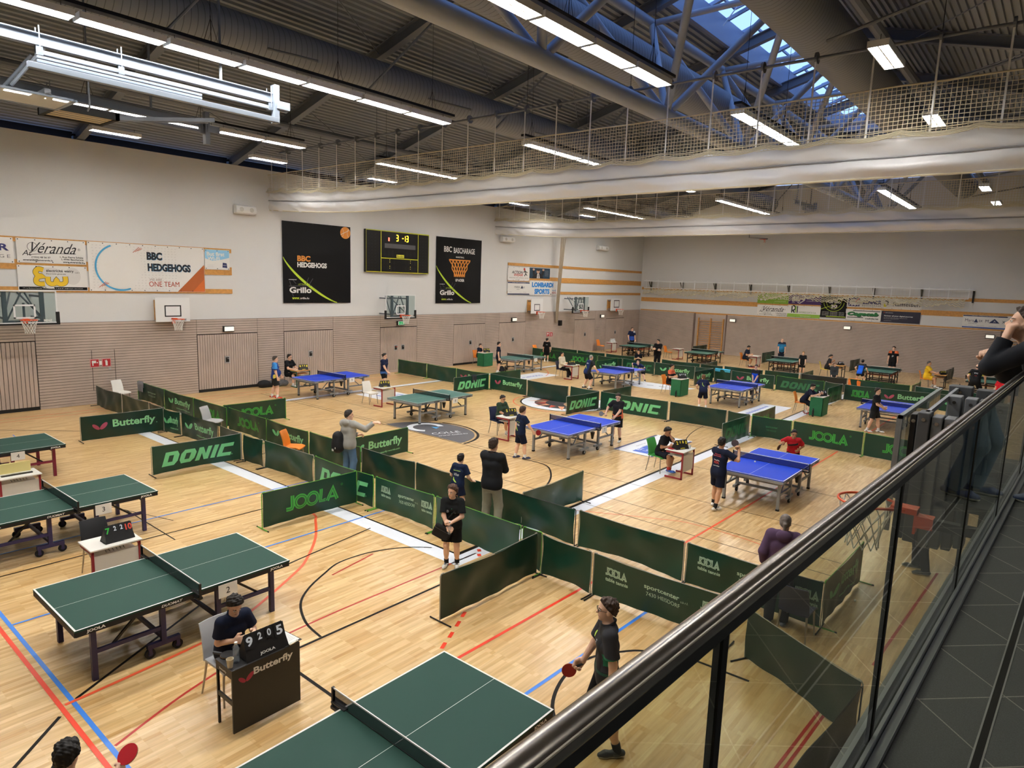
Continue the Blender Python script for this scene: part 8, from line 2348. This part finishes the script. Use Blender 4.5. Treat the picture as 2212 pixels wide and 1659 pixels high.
person('person all in yellow seated at a far wooden desk, grey-haired man', (-5.4, 41.4), 88, 1.75, sit(1.75, lean=0.08, hl=(-0.05, 0.46, 0.78), hr=(0.15, 0.48, 0.77), fl=(-0.12, 0.34), fr=(0.12, 0.5), look=(0, 0.1)), 1, '#e8bf2a', 0.6, '#e0b52a', 0.75, '#4a4744', 'crop', '#e4e4e4', W_=1.22)
person('person broad with bald crown in black shirt at the far right table, seen from behind', (-3.0, 38.6), 5, 1.76, stand(hr=(0.36, 0.22, 0.86), hl=(-0.30, 0.2, 0.9), hip=0.84, lean=0.22, fl=(-0.30, 0.0), fr=(0.30, 0.02), look=(0.05, 0.05), er=(0.9, -0.5, -0.3)), 0, '#16171a', 0.6, '#141518', 0.8, '#2a211c', 'fringe', '#2a2a2c', W_=1.3, prints=[(-1, many(tx('TTC', 0, 0.36, 0.06, WP, 0.16), tx('andro', 0, 0.26, 0.04, RP, 0.1)))], tint=[('#c8c24a', lambda C: (np.abs(C[:, 0]) > 0.13) & (C[:, 2] < 0.2))])
p41 = person('person in black sports shirt returning the ball at the far right table', (-2.35, 43.7), 190, 1.68, stand(hr=(0.32, 0.3, 1.0), hl=(-0.26, 0.1, 0.9), look=(0.2, 0.1)), 1, '#17181a', 0.6, '#15161a', 0.8, '#17120f', 'short')
bat(p41['hand'][1]+Vector((-0.03, 0, 0)), 'dark bat of the player in black at the far right table', face=(0, -1, 0.2), d=(-0.9, -0.2, 0.1), col='#2a2024')
person('person in red shirt partly hidden by the handrail at right', (-1.9, 36.6), 30, 1.45, stand(hip=0.70, look=(0.0, 0.2), lean=0.1), 0, '#c8202a', 0.6, '#17181c', 0.85, '#2a1c15', 'short', kid=1.06)
person('person with dark hair just showing above the handrail near the far right table', (-1.45, 37.6), 350, 1.62, stand(look=(0.0, 0.1)), 0, '#1b1c20', 0.6, '#17181c', 0.9, '#17120f', 'thick')
person('person in dark trousers standing below the folded stand, only legs visible', (-1.42, 13.35), 250, 1.74, stand(fl=(-0.12, 0.0), fr=(0.14, 0.1)), 0, '#26282c', 2.0, '#1b1c20', 2.0, '#2a1f18', 'short', '#2f3a34', '#c8c8c4')
# spectator on the gallery leaning on the handrail
person('person in dark jacket leaning on the handrail at the right edge, hand to the face', (0.12, 6.35), 265, 1.66, stand(hip=0.83, lean=0.66, hl=(-0.07, 0.46, 1.29), el=(-0.3, 0.2, -1), hr=(0.10, 0.52, 1.12), er=(0.6, 0.2, -1), look=(0.05, -0.25), fl=(-0.12, 0.0), fr=(0.12, 0.08), curl=(0.8, 0.6), hand_dl=((0.1, -0.25, 1), (0.3, -0.9, -0.1))), 0, '#23262d', 2.0, '#4a5c74', 2.0, '#3d3029', 'thick', '#2b3a66', '#cfcfc8', base=GZ, vox=0.007, eyes=True)
